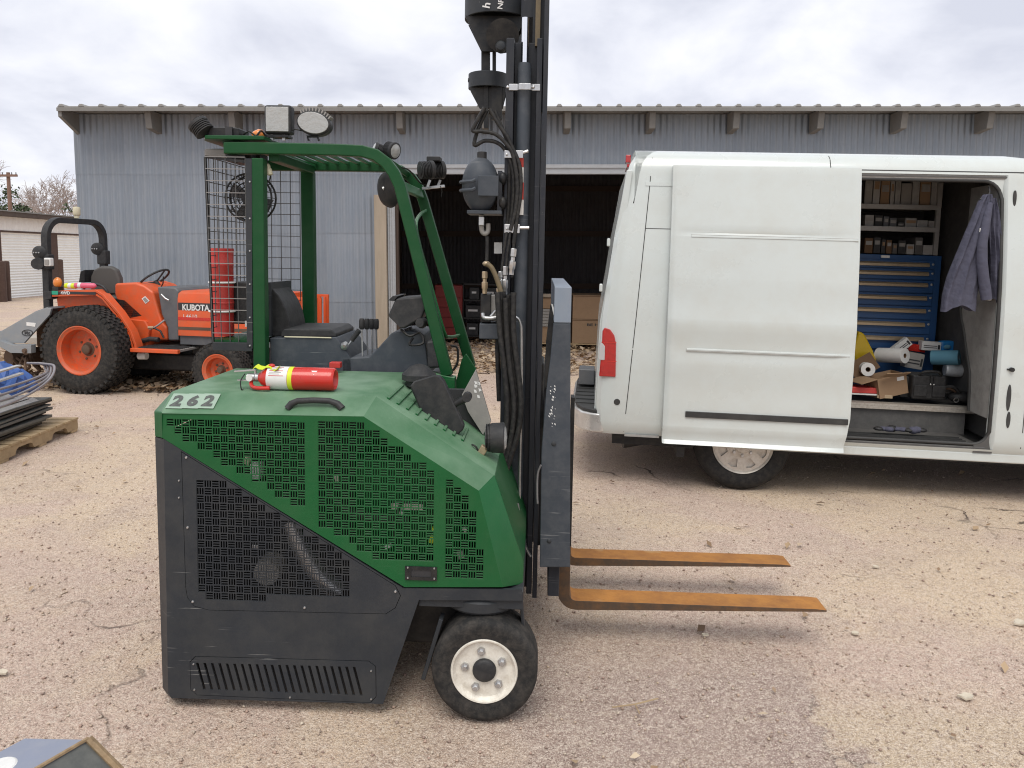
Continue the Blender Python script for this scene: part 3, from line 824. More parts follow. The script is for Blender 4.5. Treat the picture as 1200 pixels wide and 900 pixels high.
# ---- what stands inside the open bay
IN = Frame((1.15, 14.4, gz(1.15)), 0, 1.0)
pt = thing("pallet", "wooden pallet under cardboard boxes inside the dark open bay", "pallet", IN.M)
for k in range(5):
    mb = MB(); mb.box(-0.8, 0.85, 0.0 + k * 0.22, 0.14 + k * 0.22, 0.105, 0.125); mb.build("deck_board", M_wood, pt)
for x in (-0.78, 0.0, 0.77):
    mb = MB(); mb.box(x, x + 0.06, 0.0, 1.02, 0.022, 0.103); mb.build("stringer", M_wood, pt)
for k in (0, 2, 4):
    mb = MB(); mb.box(-0.8, 0.85, 0.0 + k * 0.22, 0.12 + k * 0.22, 0.0, 0.02); mb.build("bottom_board", M_wood, pt)
def carton(x0, x1, y0, y1, z0, z1, fr, lab, m=None, word=None, grp="cardboard boxes on the pallet in the bay"):
    t = thing("cardboard_box", lab, "box", fr.M, grp)
    mb = MB(); mb.box(x0, x1, y0, y1, z0, z1); mb.build("carton", m or M_card, t, bev=0.006)
    mb = MB(); mb.box(x0 + .01, x1 - .01, (y0+y1)/2 - .03, (y0+y1)/2 + .03, z1 + .001, z1 + .003); mb.build("tape", M_cardin, t)
    mb = MB(); mb.box(x0 + .01, x1 - .01, y0 - .004, y0 - .001, z1 - .025, z1 - .012); mb.build("flap_edge", M_cardin, t)
    if word: lettering("lettering", word, (x0 + x1) / 2, y0 - .003, z1 - 0.10, 0.33, 0.05, M_ink, t, 0.03)
    return t
carton(-0.02, 0.86, 0.02, 0.85, 0.128, 0.585, IN, "lower large brown carton with printed lettering beside the van", word="BE HSE")
carton(-0.02, 0.88, 0.02, 0.85, 0.59, 1.04, IN, "upper large plain brown carton stacked on the printed one")
carton(-0.78, -0.06, 0.02, 0.7, 0.128, 0.43, IN, "low brown carton behind the mast under the grey paper bundle")
t = thing("paper_bundle", "grey wrapped bundle of papers between two cartons behind the mast", "bundle", IN.M)
for k in range(6):
    mb = MB(); mb.box(-0.76 + random.uniform(-.02, .02), -0.08, 0.03, 0.65, 0.434 + k * .056, 0.434 + k * .056 + .053); mb.build("paper_ream", M_greyplate, t, bev=0.008)
carton(-0.77, -0.1, 0.03, 0.6, 0.775, 0.98, IN, "small brown carton on top of the grey paper bundle")
t = thing("plank", "pale plank lying on the small carton behind the mast", "plank", IN.M)
mb = MB(); mb.box(-0.8, -0.05, 0.05, 0.25, 0.987, 1.05); mb.build("board", M_post, t, bev=0.005)
RC = Frame((-1.35, 15.2, gz(-1.3)), 0, 1)
t = thing("red_tool_cabinet", "red steel roll cabinet standing in the dark bay behind the windscreen posts", "cabinet", RC.M)
mb = MB(); mb.box(-0.2, 0.35, 0, 0.5, 0.08, 1.15); mb.build("body", M_darkred, t, bev=0.01)
for k in range(5):
    mb = MB(); mb.box(-0.18, 0.33, -0.02, -0.002, 0.12 + k * .2, 0.30 + k * .2); mb.build("drawer", M_darkred, t, bev=0.004)
for x in (-.15, .3):
    for y in (.06, .42):
        mb = MB(); mb.cyl((x - .015, y, .04), (x + .015, y, .04), .04); mb.build("caster", M_rubber, t)
DC = Frame((-0.72, 15.3, gz(-.7)), 0, 1)
t = thing("storage_rack", "black storage rack with small boxes beside the red cabinet in the bay", "rack", DC.M)
for x in (-.3, .42):
    for y in (0, .45):
        mb = MB(); mb.box(x, x + .04, y, y + .04, 0, 1.2); mb.build("upright", M_black, t)
for z in (.12, .48, .84, 1.16):
    mb = MB(); mb.box(-.3, .46, 0, .49, z, z + .03); mb.build("shelf", M_black, t)
for x, z, wd in ((-.2, .15, .24), (.1, .15, .26), (-.22, .51, .3), (.14, .51, .2), (-.15, .87, .2), (.1, .87, .3)):
    mb = MB(); mb.box(x, x + wd, .04, .4, z, z + .24); mb.build("bin", M_plastic, t, bev=.01)
    mb = MB(); mb.box(x + .05, x + wd - .06, .032, .038, z + .12, z + .16); mb.build("bin_label", M_paperw, t)

# ================================================================ white storage units beyond the tractor
SHX = -17.2
SH = Frame((SHX, 26.0, gz(SHX)), 90, 0)
st = thing("storage_building", "low white metal storage building with roller doors and brown eaves", "building", SH.M)
zb = -0.06
def sh(u, v, y=0.0): return SH.p(u, v, y)
dz0 = sh(30, 353).z; dzt = sh(3, 270.5).z; zw = sh(3, 254).z
X0, X1 = -9.0, 14.0
d1a, d1b = sh(2, 300).x, sh(53.5, 300).x
gap = sh(68, 300).x - d1b
dw = d1b - d1a
mb = MB()      # wall over the doors: vertical ribs
n = int((X1 - X0) / 0.15)
top = []
for k in range(n + 1):
    x = X0 + (X1 - X0) * k / n
    top.append((x, -0.02 if k % 2 else 0.012))
vs = [(x, y, z) for x, y in top for z in (dzt + .02, zw + .1)]
mb.add(vs, [(2*k, 2*k+2, 2*k+3, 2*k+1) for k in range(n)])
mb.build("upper_siding", M_whitewall, st)
k0 = int((X0 - d1a) / (dw + gap)) - 1
x = d1a - 3 * (dw + gap)
while x < X1 - dw:
    mb = MB(); vs = []; fs = []
    m = 26
    for j in range(m * 2 + 1):
        z = dz0 + (dzt - dz0) * j / (2 * m)
        y = 0.05 if j % 2 else 0.075
        vs += [(x, y, z), (x + dw, y, z)]
    fs = [(2*j, 2*j+1, 2*j+3, 2*j+2) for j in range(2 * m)]
    mb.add(vs, fs); mb.build("roller_door", M_door, st)
    mb = MB(); mb.box(x + dw, x + dw + gap, -0.01, 0.06, dz0 - .3, dzt + .02); mb.build("door_column", M_brownpost, st)
    x += dw + gap
mb = MB(); mb.box(X0, X1, -0.03, 0.1, dzt - 0.04, dzt + 0.018); mb.build("door_lintel", M_brownpost, st)
mb = MB(); mb.box(X0, X1, 0.12, 6, dz0 - .3, zw + .1); mb.build("shell", M_whitewall, st)
zr = sh(3, 246.5, -0.45).z
mb = MB(); mb.prism([(-0.45, zr - 0.16), (-0.45, zr), (6.3, zr + .3), (6.3, zr + .1), (0.0, zr - .16)], X0 - .3, X1 + .3, ax='x')
rf = mb.build("roof", M_brownroof, st)
x = X0
while x < X1:
    mb = MB(); mb.box(x, x + .06, -0.47, -0.40, zr + .005, zr + .05); o = mb.build("roof_rib", M_fascia, rf); x += 0.75
mb = MB(); mb.box(X0 - .3, X1 + .3, -0.49, -0.455, zr - 0.025, zr + 0.015); mb.build("drip_edge", M_fascia, st)
# bollards in front of the doors
for u, vt, vb, y, lab in [(3.5, 307, 356, -0.9, "thick brown bollard at the front edge of the white roller door, cut by the frame"), (10, 307, 355, -0.8, "thinner brown bollard next to the thick one before the white door"),
                          (72.5, 305, 345, -0.8, "brown bollard behind the tractor roll bar by the second roller door")]:
    q = sh(u, vb, y); r = 0.13 if u < 5 else 0.09
    t = thing("bollard", lab, "bollard", SH.M, "brown bollards guarding the roller doors")
    zt = sh(u, vt, y).z
    mb = MB(); mb.cyl((q.x, y, q.z - .3), (q.x, y, zt), r, n=14); mb.build("pipe", M_brownpost, t, smooth=40)
    mb = MB(); mb.ell((q.x, y, zt), (r, r, .04), 14, 4, 1.0, 0.0); mb.build("cap", M_brownpost, t, smooth=60)
# low concrete slab left of the tractor
CF = Frame((-9.3, 13.6, gz(-9.3)))
mb = MB(); mb.box(-1.6, 0.9, 0, 0.5, -0.05, 0.14)
o = mb.build("concrete_kerb_block", M_block, None, bev=0.02, M=CF.M); props(o, "low concrete block lying in the gravel behind the tractor implement", "block")

# ================================================================ trees and pole
def bare_tree(loc, H, seed, lab, spread=0.55, m=None):
    rr = random.Random(seed)
    t = thing("bare_tree", lab, "tree", Matrix.Translation(loc), "bare trees beyond the storage building")
    tr = MB(); cr_ = MB()
    def grow(p, d, L, r, lev):
        n = 3 if lev < 3 else 2
        pts = [p]
        q = p
        dd = d.copy()
        for i in range(n):
            dd = (dd + Vector((rr.gauss(0, .16), rr.gauss(0, .16), rr.gauss(0.03, .1)))).normalized()
            q = q + dd * (L / n); pts.append(q)
        r1 = r * 0.6
        (tr if lev < 2 else cr_).tube(pts, [r + (r1 - r) * i / n for i in range(n + 1)], 6 if lev < 2 else 3)
        if lev >= 6: return
        kids = rr.choice((3, 3, 4)) if lev < 5 else 4
        for i in range(kids):
            a = rr.uniform(0, 2 * PI); s = rr.uniform(spread * .6, spread * 1.5)
            o1 = dd.orthogonal().normalized(); o2 = dd.cross(o1)
            nd = (dd + (o1 * math.cos(a) + o2 * math.sin(a)) * s).normalized()
            k = rr.randint(max(1, n - 1), n)
            grow(pts[k], nd, L * rr.uniform(.62, .86), max(r1 * rr.uniform(.6, .85), 0.016), lev + 1)
    grow(Vector((0, 0, -0.4)), Vector((0, 0, 1)), H * 0.34, H * 0.020, 0)
    tr.build("trunk", M_bark, t, merge=False); cr_.build("crown", m or M_twig, t, merge=False)
def at(u, v, D):
    q = ray(u, v); return EYE + q * (D / q.y)
p = at(8, 300, 58); bare_tree(Vector((p.x, 58, 0)), 12.0, 5, "tall bare tree behind the crossarm of the utility pole", 0.62)
p = at(52, 300, 55); bare_tree(Vector((p.x, 55, 0)), 7.6, 9, "smaller bare tree right of the utility pole with thin spreading twigs", 0.8)
p = at(84, 300, 62); bare_tree(Vector((p.x, 62, 0)), 8.8, 21, "bare reddish tree beside the corner of the corrugated shed", 0.6)
p = at(-30, 300, 66); bare_tree(Vector((p.x, 66, 0)), 8.5, 33, "bare tree at the outer edge beyond the utility pole", 0.7)
p = at(66, 300, 70); bare_tree(Vector((p.x, 70, 0)), 7.4, 41, "distant bare tree between the two nearer bare trees", 0.7)
def evergreen(loc, H, Wd, n, lab, seed):
    r = np.random.default_rng(seed)
    t = thing("evergreen_tree", lab, "tree", Matrix.Translation(loc), "dark evergreens behind the roof")
    mb = MB(); mb.cyl((0, 0, -.4), (0, 0, H * .8), H * .03, H * .008, 7); mb.build("trunk", M_bark, t)
    cl = r.normal(size=(26, 3)) * (Wd * .3, Wd * .3, H * .2); cl[:, 2] += H * .62
    c = cl[r.integers(0, 26, n)] + r.normal(size=(n, 3)) * Wd * .10
    a = r.normal(size=(n, 3)); a /= np.linalg.norm(a, axis=1)[:, None]
    b = np.cross(a, r.normal(size=(n, 3))); b /= np.linalg.norm(b, axis=1)[:, None]
    s = (0.05 + 0.10 * r.random(n))[:, None]
    V = np.stack([c - a * s, c - b * s * .5, c + a * s, c + b * s * .5], 1).reshape(-1, 3)
    F = np.arange(n * 4).reshape(-1, 4)
    o = raw_mesh("crown", V, F, M_ever, None); o.parent = t
p = at(14, 300, 48); evergreen(Vector((p.x, 48, 0)), 5.6, 2.4, 3800, "dense dark evergreen at the foot of the utility pole", 3)
p = at(30, 300, 49); evergreen(Vector((p.x, 49, 0)), 5.0, 1.5, 2000, "shorter dark evergreen right of the utility pole", 4)
p = at(86, 300, 50); evergreen(Vector((p.x, 50, 0)), 4.7, 1.4, 1300, "low olive evergreen near the shed corner", 6)
p = at(15, 300, 46)
UP = Frame((p.x, 46, 0))
t = thing("utility_pole", "brown wooden utility pole with one crossarm above the white building", "utility pole", UP.M)
zt = UP.p(15, 202, 0).z; za = UP.p(15, 206, 0).z
mb = MB(); mb.cyl((0, 0, -.5), (0, 0, zt), 0.14, 0.10, 10); pl = mb.build("pole", M_pole, t, smooth=40)
mb = MB(); mb.bar((-0.68, -.14, za), (0.62, -.14, za), .1, .13); arm = mb.build("crossarm", M_pole, t)
for x in (-.6, -.25, .3, .55):
    mb = MB(); mb.cyl((x, -.14, za + .07), (x, -.14, za + .2), .035, .02, 8); mb.build("insulator", M_grey, arm)

# ================================================================ the forklift
FL = Frame((-0.1, 2.74, gz(-0.1)), -2.3, 1.03)
ft = thing("forklift", "green and charcoal side loading forklift numbered 262 with rusty orange forks", "forklift", FL.M)
X = FL.xz; PX = FL.p; PL = FL.poly
YS = 0.03; YB = 0.74; YN = 0.75; YF = 1.30

def inside(pt, poly):
    x, y = pt; r = False; n = len(poly)
    for i in range(n):
        x0, y0 = poly[i]; x1, y1 = poly[(i + 1) % n]
        if (y0 > y) != (y1 > y) and x < (x1 - x0) * (y - y0) / (y1 - y0) + x0: r = not r
    return r

def perforated(poly, c, y0, y1, b=0.0040, s=0.0034):
    """basket-weave slotted sheet: returns the sheet's bars and the outline loops of the slotted field"""
    xs_ = [p[0] for p in poly]; zs_ = [p[1] for p in poly]
    nx = int((max(xs_) - min(xs_)) / c + .01); nz = int((max(zs_) - min(zs_)) / c + .01)
    ox = min(xs_) + ((max(xs_) - min(xs_)) - nx * c) / 2; oz = max(zs_) - ((max(zs_) - min(zs_)) - nz * c) / 2
    cells = set()
    for i in range(nx):
        for j in range(nz):
            x0 = ox + i * c; z1 = oz - j * c
            e = c * 0.14
            if all(inside(q, poly) for q in ((x0+e, z1-e), (x0+c-e, z1-e), (x0+c-e, z1-c+e), (x0+e, z1-c+e))):
                cells.add((i, j))
    mb = MB(); h = b / 2
    for i, j in cells:
        x0 = ox + i * c; x1 = x0 + c; z1 = oz - j * c; z0 = z1 - c
        mb.box(x0, x1, y0, y1, z1 - h, z1); mb.box(x0, x1, y0, y1, z0, z0 + h)
        mb.box(x0, x0 + h, y0, y1, z0 + h, z1 - h); mb.box(x1 - h, x1, y0, y1, z0 + h, z1 - h)
        sl_ = (c - b - 2 * s) / 3
        for k in (1, 2):
            a = h + k * sl_ + (k - 1) * s
            if (i + j) % 2: mb.box(x0 + a, x0 + a + s, y0, y1, z0 + h, z1 - h)
            else: mb.box(x0 + h, x1 - h, y0, y1, z0 + a, z0 + a + s)
    nxt = {}
    for i, j in cells:
        for (di, dj), (a, bb) in (((0, -1), ((i, j), (i+1, j))), ((1, 0), ((i+1, j), (i+1, j+1))), ((0, 1), ((i+1, j+1), (i, j+1))), ((-1, 0), ((i, j+1), (i, j)))):
            if (i + di, j + dj) not in cells: nxt.setdefault(a, []).append(bb)
    loops = []
    while nxt:
        a = next(iter(nxt)); loop = []; q = a
        while q in nxt:
            loop.append(q); b_ = nxt[q].pop()
            if not nxt[q]: del nxt[q]
            q = b_
        P_ = [(ox + i * c, oz - j * c) for i, j in loop]
        clean = [P_[k] for k in range(len(P_)) if abs((P_[k][0]-P_[k-1][0]) * (P_[(k+1) % len(P_)][1]-P_[k][1]) - (P_[k][1]-P_[k-1][1]) * (P_[(k+1) % len(P_)][0]-P_[k][0])) > 1e-9]
        loops.append(clean)
    return mb, loops

def grow_poly(poly, d):
    n = len(poly); a = sum(poly[i][0]*poly[(i+1) % n][1] - poly[(i+1) % n][0]*poly[i][1] for i in range(n))
    sg = 1 if a > 0 else -1; r = []
    for i in range(n):
        p0 = Vector(poly[i-1]); p1 = Vector(poly[i]); p2 = Vector(poly[(i+1) % n])
        d0 = (p1-p0).normalized(); d1 = (p2-p1).normalized()
        n0 = Vector((d0.y, -d0.x)) * sg; n1 = Vector((d1.y, -d1.x)) * sg
        m = (n0 + n1).normalized(); q = p1 + m * (d / max(.35, m.dot(n0))); r.append((q.x, q.y))
    return r

# ---- green engine hood
O = [PX(u, v, YS) for u, v in ((189, 483), (426, 488), (561, 575), (589, 688), (474, 688), (190, 513))]
I_ = [PX(u, v, 0.13) for u, v in ((202, 459), (441, 464), (580, 557), (613, 658), (613, 684))]
zd = (I_[0].z + I_[1].z) / 2
I_[0].z = zd; I_[1].z = zd
L0 = PX(180.5, 482, 0.10); L1 = PX(181.5, 511, 0.10)
panels = [[(193, 489), (359, 491), (359, 606), (330, 587), (195, 506)], [(369, 491), (425, 493), (512, 549), (512, 660), (440, 658), (369, 616)],
          [(522, 561), (531, 562), (556, 584), (566, 640), (576, 678), (522, 678)]]
bars = []; holes = []
CELL = 0.0290
for pn in panels:
    mb, lp = perforated(PL(pn, YS), CELL, YS + .001, YS + .0045)
    bars.append(mb); holes += lp
def V3(p, y=None): return (p.x, p.y if y is None else y, p.z)
mb = MB()
vs = [V3(q) for q in O] + [V3(q) for q in I_] + [V3(L0), V3(L1)]
B0 = Vector((I_[0].x, YB, zd)); B1 = Vector((I_[1].x, YB, zd)); C2 = Vector((I_[2].x, YB, I_[2].z)); C3 = Vector((I_[3].x, YB, I_[3].z)); C4 = Vector((I_[4].x, YB, I_[4].z))
L0b = Vector((L0.x, YB, L0.z)); L1b = Vector((L1.x, YB, L1.z))
vs += [V3(q) for q in (B0, B1, C2, C3, C4, L0b, L1b)]
# O 0-5, I 6-10, L0 11, L1 12, B0 13, B1 14, C2 15, C3 16, C4 17, L0b 18, L1b 19
mb.add(vs, [(0, 1, 7, 6), (1, 2, 8, 7), (2, 3, 9, 8), (3, 10, 9), (11, 12, 5, 0), (11, 0, 6), (6, 7, 14, 13), (7, 8, 15, 14), (8, 9, 16, 15), (9, 10, 17, 16), (11, 6, 13, 18), (12, 11, 18, 19),
            (13, 14, 15, 16, 17, 19, 18)])
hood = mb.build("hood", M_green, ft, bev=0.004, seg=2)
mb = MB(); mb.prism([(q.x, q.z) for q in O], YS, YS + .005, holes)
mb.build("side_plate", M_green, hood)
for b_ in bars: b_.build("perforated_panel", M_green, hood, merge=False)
for k in range(9):
    t0 = 0.07 + 0.077 * k
    q = I_[1].lerp(I_[2], t0); d = (I_[2] - I_[1]).normalized(); nn = Vector((-d.z, 0, d.x)); nn = nn if nn.z > 0 else -nn
    mb = MB(); a = q + nn * .002
    ya = 0.19 + 0.012 * k
    mb.bar((a.x, ya, a.z), (a.x, 0.5, a.z), 0.012, 0.010, up=nn)
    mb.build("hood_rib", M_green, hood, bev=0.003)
# handle on the top chamfer
def chamfer(u, v):
    """a point on the upper chamfer plane of the hood"""
    a, b, c = O[0], O[1], I_[0]
    n = (b - a).cross(c - a); d = FL.R3 @ ray(u, v)
    return FL.e + d * ((a - FL.e).dot(n) / d.dot(n)), n.normalized()
p_, cn = chamfer(300, 470)
if cn.y > 0: cn = -cn
hp = [(337, 479, .0), (342, 476, .012), (350, 474.5, .02), (369, 474, .021), (387, 474.5, .02), (396, 476, .012), (401, 479, .0)]
mb = MB(); mb.tube([chamfer(u, v)[0] + cn * h for u, v, h in hp], [.014, .013, .0115, .0115, .0115, .013, .014], 10)
mb.build("handle", M_plastic, hood, smooth=60)
# number stickers
up_ = (I_[0] - O[0]); up_.x = 0; up_.normalize()
xd = (O[1] - O[0]).normalized()
for k, (u, ch) in enumerate(((208.5, "2"), (227, "6"), (245, "2"))):
    c0 = chamfer(u, 470.5)[0] + cn * 0.0035
    M = Matrix.Translation(c0) @ Matrix((xd, -cn, up_)).transposed().to_4x4()
    mb = MB(); mb.box(-.0315, .0315, 0.0, .0015, -.041, .041)
    o = mb.build("number_sticker", M_stick, ft, M=M)
    lettering("numeral", ch, 0, 0, 0, .041, .062, M_stencil, o, 0.055, M=Matrix.Translation((0, -.0012, 0)))
# latch plate on the lower edge
q0 = X(475, 663, YS); q1 = X(512, 680, YS)
mb = MB(); fr_o = [q0, (q1[0], q0[1]), q1, (q0[0], q1[1])]
fr_i = [(q0[0] + .022, q0[1] - .012), (q1[0] - .022, q0[1] - .012), (q1[0] - .022, q1[1] + .012), (q0[0] + .022, q1[1] + .012)]
mb.prism(fr_o, YS - .006, YS - .0005, [fr_i]); la = mb.build("latch_plate", M_black, ft)
mb = MB(); mb.box(q0[0] + .022, q1[0] - .022, YS - .002, YS - .0008, q1[1] + .012, q0[1] - .012); mb.build("latch_recess", M_ink, la)
def bolt(u, v, y, par, r=.0055, m=None, n=8):
    q = PX(u, v, y); mb = MB()
    mb.lathe([(0, -.005), (r * .7, -.0045), (r, -.002), (r, .001)], (q.x, y, q.z), (0, 1, 0), n)
    return mb.build("bolt", m or M_zinc, par, smooth=50)
for u, v in ((478, 665), (509, 666), (478, 677), (509, 678)): bolt(u, v, YS - .006, la, .004)

# ---- charcoal rear cabinet with service panel and slotted grille
cab = PL([(192, 514.5), (472, 689.5), (612, 691), (612, 704), (491, 703), (449, 825), (201, 818), (197, 812)], YS)
srv = PL([(213, 530), (463, 686.5), (469, 698), (463, 712), (452, 719), (245, 714.5), (228, 710), (220, 700), (218, 688)], YS)
gri = PL([(229, 769.5), (432, 775), (440, 781), (440.5, 816), (434, 823), (231, 814), (224, 808), (223, 776)], YS)
mb = MB(); mb.prism(cab, YS, YS + .012, [grow_poly(srv, .0022), grow_poly(gri, .0022)])
cabinet = mb.build("rear_cabinet", M_dark, ft)
mb = MB()
ca = [PX(192, 514.5, YS), PX(197, 812, YS), PX(201, 818, YS)]; cb = [PX(181.5, 512, .09), PX(190.5, 806, .09), PX(197, 815, .09)]
for q in (*ca, *cb): pass
vs = [V3(q) for q in ca + cb] + [V3(q, 1.3) for q in cb]
mb.add(vs, [(0, 3, 4, 1), (1, 4, 5, 2), (3, 6, 7, 4), (4, 7, 8, 5)])
mb.build("corner_plate", M_dark, cabinet, bev=.003)
hmesh, hl = perforated(PL([(229, 561), (268, 562), (412, 652), (412, 704), (240, 704), (230, 690)], YS), CELL, YS + .001, YS + .0045)
mb = MB(); mb.prism(srv, YS - .001, YS + .006, hl); sp = mb.build("service_panel", M_dark, ft)
hmesh.build("perforated_panel", M_dark, sp, merge=False)
slots = []
for k in range(23):
    u0 = 229.5 + k * 8.75
    vt = 776.5 + k * .23; vb = 808 + k * .33
    slots.append(PL([(u0, vt), (u0 + 3.2, vt), (u0 + 12.0, vb), (u0 + 8.8, vb)], YS))
slots = [s_ for s_ in slots if s_[2][0] < X(434, 800, YS)[0]]
mb = MB(); mb.prism(gri, YS - .001, YS + .006, slots); gp = mb.build("slotted_grille", M_dark, ft)
mb = MB(); q0 = X(225, 772, .08); q1 = X(440, 815, .08); mb.box(q0[0], q1[0], .08, .10, q1[1] - .01, q0[1] + .01); mb.build("grille_backing", M_ink, gp)
for u, v in ((218.5, 536), (220, 618), (226, 705), (357, 712), (463.5, 693)): bolt(u, v, YS - .001, sp)
for u, v in ((210, 563), (210, 583)): bolt(u, v, YS, cabinet, .004)
for u, v in ((227, 778), (435, 786), (435, 819), (228, 808), (340, 817)): bolt(u, v, YS - .001, gp, .004)
# things behind the slots
q = PX(240, 720, .2)
mb = MB(); a = PX(192, 520, .3); b_ = PX(470, 690, .3)
mb.box(a.x + .02, X(560, 600, .5)[0], .60, .63, .1, zd - .05); mb.build("inner_bulkhead", M_ink, ft)
mb = MB(); mb.tube([PX(340, 610, .10), PX(352, 640, .10), PX(372, 672, .11), PX(398, 694, .12)], .036, 10, 4); mb.build("exhaust_pipe", M_zinc, ft, smooth=60)
mb = MB(); p1 = PX(315, 668, .16); mb.lathe([(.05, -.03), (.055, 0), (.055, .05), (.03, .07)], p1, (0, 1, 0), 18); mb.build("pulley", M_greyplate, ft, smooth=40)
mb = MB(); p1 = PX(300, 552, .10); mb.box(p1.x - .02, p1.x + .02, .09, .13, p1.z - .03, p1.z + .03); mb.build("relay_box", M_label, ft, bev=.003)
mb = MB(); p0 = PX(250, 600, .3); p1 = PX(520, 560, .3)
mb.box(PX(420, 600, .3).x, PX(540, 600, .3).x, .22, .5, .55, .95); mb.build("engine_block", M_greend, ft, bev=.02)
mb = MB(); mb.tube([PX(470, 590, .1), PX(462, 612, .1), PX(464, 640, .09), PX(475, 650, .1)], .007, 6, 4); mb.build("wire_loom", M_hose, ft, smooth=60)
for k, (u, v, m) in enumerate(((508, 620, M_yellow), (506, 632, M_yellow), (470, 600, M_zinc), (455, 640, M_label), (330, 585, M_zinc), (290, 540, M_cream), (420, 545, M_hose), (395, 560, M_zinc), (300, 640, M_zinc), (270, 610, M_hose), (545, 620, M_zinc), (540, 650, M_greyplate))):
    p1 = PX(u, v, .10 + .01 * (k % 3)); mb = MB(); mb.obox(p1, (.012 + .008 * (k % 3), .02, .016 + .01 * (k % 2)), Matrix.Rotation(.4 * k, 3, "Y")); mb.build("engine_fitting", m, ft, bev=.003)
mb = MB(); mb.tube([PX(400, 520, .14), PX(380, 560, .12), PX(410, 600, .14), PX(480, 610, .13)], .022, 8, 4); mb.build("coolant_hose", M_hose, ft, smooth=60)
mb = MB(); p1 = PX(480, 594, .12); mb.box(p1.x - .07, p1.x + .05, .12, .15, p1.z - .012, p1.z + .012); mb.build("bracket", M_zinc, ft)

# ---- chassis and wheel well
zc = X(560, 704, .1)[1]
mb = MB(); mb.box(X(440, 700, .3)[0], X(600, 700, .3)[0], .22, 1.35, .19, zc); mb.build("chassis", M_black, ft, bev=.01)
mb = MB(); mb.box(X(205, 700, .2)[0], X(440, 700, .2)[0], .62, 1.35, .06, zd - .1); mb.build("rear_frame", M_black, ft, bev=.01)
mb = MB(); mb.box(X(490, 700, YS)[0], X(613, 700, .05)[0], YS + .013, .6, zc - .004, X(560, 691, .05)[1]); mb.build("deck_plate", M_dark, ft, bev=.004)
wx = -.008; wz = .2
mb = MB(); zt_ = X(566, 722, .03)[1]
mb.lathe([(.14, 0), (.148, .01), (.148, .045), (.135, .055)], (wx - .022, .175, zt_), (0, 0, 1), 32); mb.build("steering_turntable", M_dark, ft, smooth=35)
mb = MB(); mb.bar(PX(518, 722, .08), PX(497, 792, .08), .06, .016, up=(1, 0, .3)); mb.build("steering_yoke", M_dark, ft, bev=.003)
mb = MB(); mb.bar(PX(611, 705, .12), PX(614, 742, .12), .05, .012, up=(1, 0, 0)); mb.build("steering_yoke", M_dark, ft, bev=.003)
def drive_wheel(x, y, z, s=1):
    mb = MB()
    mb.lathe([(.122, .02), (.127, .006), (.150, .002), (.176, 0), (.188, .004), (.197, .013), (.2, .026), (.2, .15), (.195, .172), (.18, .186), (.13, .19), (.122, .17)], (0, 0, 0), (0, 1, 0), 64, close=True)
    wh = mb.build("tyre", M_rubber, None, smooth=40)
    mb = MB()
    mb.lathe([(.126, .05), (.1265, .008), (.123, .003), (.118, .004), (.114, .013), (.106, .021), (.09, .022), (.062, .020), (.05, .021), (.0, .021)], (0, 0, 0), (0, 1, 0), 64)
    rim = mb.build("rim", M_whiterim, wh, smooth=35)
    mb = MB(); mb.lathe([(.0, .002), (.030, .003), (.040, .006), (.0445, .012), (.0445, .03)], (0, 0, 0), (0, 1, 0), 32); mb.build("hub_cap", M_plastic, rim, smooth=40)
    for k in range(5):
        th = R(100 + 72 * k); nx_, nz_ = .074 * math.cos(th), .074 * math.sin(th)
        mb = MB(); mb.lathe([(0, .002), (.0085, .002), (.0115, .006), (.0115, .012), (.017, .0125), (.017, .022)], (nx_, 0, nz_), (0, 1, 0), 6); mb.build("lug_nut", M_zinc, rim, smooth=30)
    wh.parent = ft; wh.location = (x, y, z); wh.name = "wheel"
    return wh
w1 = drive_wheel(wx, 0, wz)
def deep_copy(o, par, loc):
    c = o.copy(); COL.objects.link(c); c.parent = par; c.location = loc
    for ch in o.children:
        g = ch.copy(); COL.objects.link(g); g.parent = c
    return c
# the wheel's rim is a part; its nuts and cap sit one level down the same part
for ch in list(w1.children):
    for g in list(ch.children): g.parent = w1
w2 = deep_copy(w1, ft, (wx, 1.85, wz)); w2.rotation_euler = (0, 0, PI); w2.location.y = 2.04
w3 = deep_copy(w1, ft, (-.80, .92, wz))
# far side of the machine
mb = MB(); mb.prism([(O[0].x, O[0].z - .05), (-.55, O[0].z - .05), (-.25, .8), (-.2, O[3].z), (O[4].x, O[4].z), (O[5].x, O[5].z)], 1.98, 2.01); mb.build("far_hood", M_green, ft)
mb = MB(); mb.box(L0.x + .02, -.40, 1.36, 1.97, .12, zd - .12); mb.build("far_module", M_dark, ft, bev=.03)

# ---- overhead guard: two bent side frames, cross pieces, roof bars
def guard_side(path, hw, y0, y1, name="guard_frame"):
    mb = MB(); mb.strip(path, hw, y0, y1); return mb.build(name, M_greend, ft, bev=.006)
near = PL([(264, 174), (300, 174), (395, 176), (425, 177.5), (441, 182), (453, 191), (462, 203), (469, 218), (524.5, 440)], YN)
far = PL([(300, 194), (400, 195), (452, 196), (470, 200), (482, 208), (490, 219), (496, 235), (552, 430)], YF)
gfn = guard_side(near, .026, YN - .025, YN + .025)
gff = guard_side(far, .026, YF - .025, YF + .025)
mb = MB(); mb.bar(PX(303.5, 186, YN), PX(306.5, 437, YN), .055, .058, up=(1, 0, 0)); mb.build("rear_post", M_greend, ft, bev=.006)
mb = MB(); mb.bar(PX(361, 201, YF), PX(364, 437, YF), .055, .066, up=(1, 0, 0)); mb.build("rear_post", M_greend, ft, bev=.006)
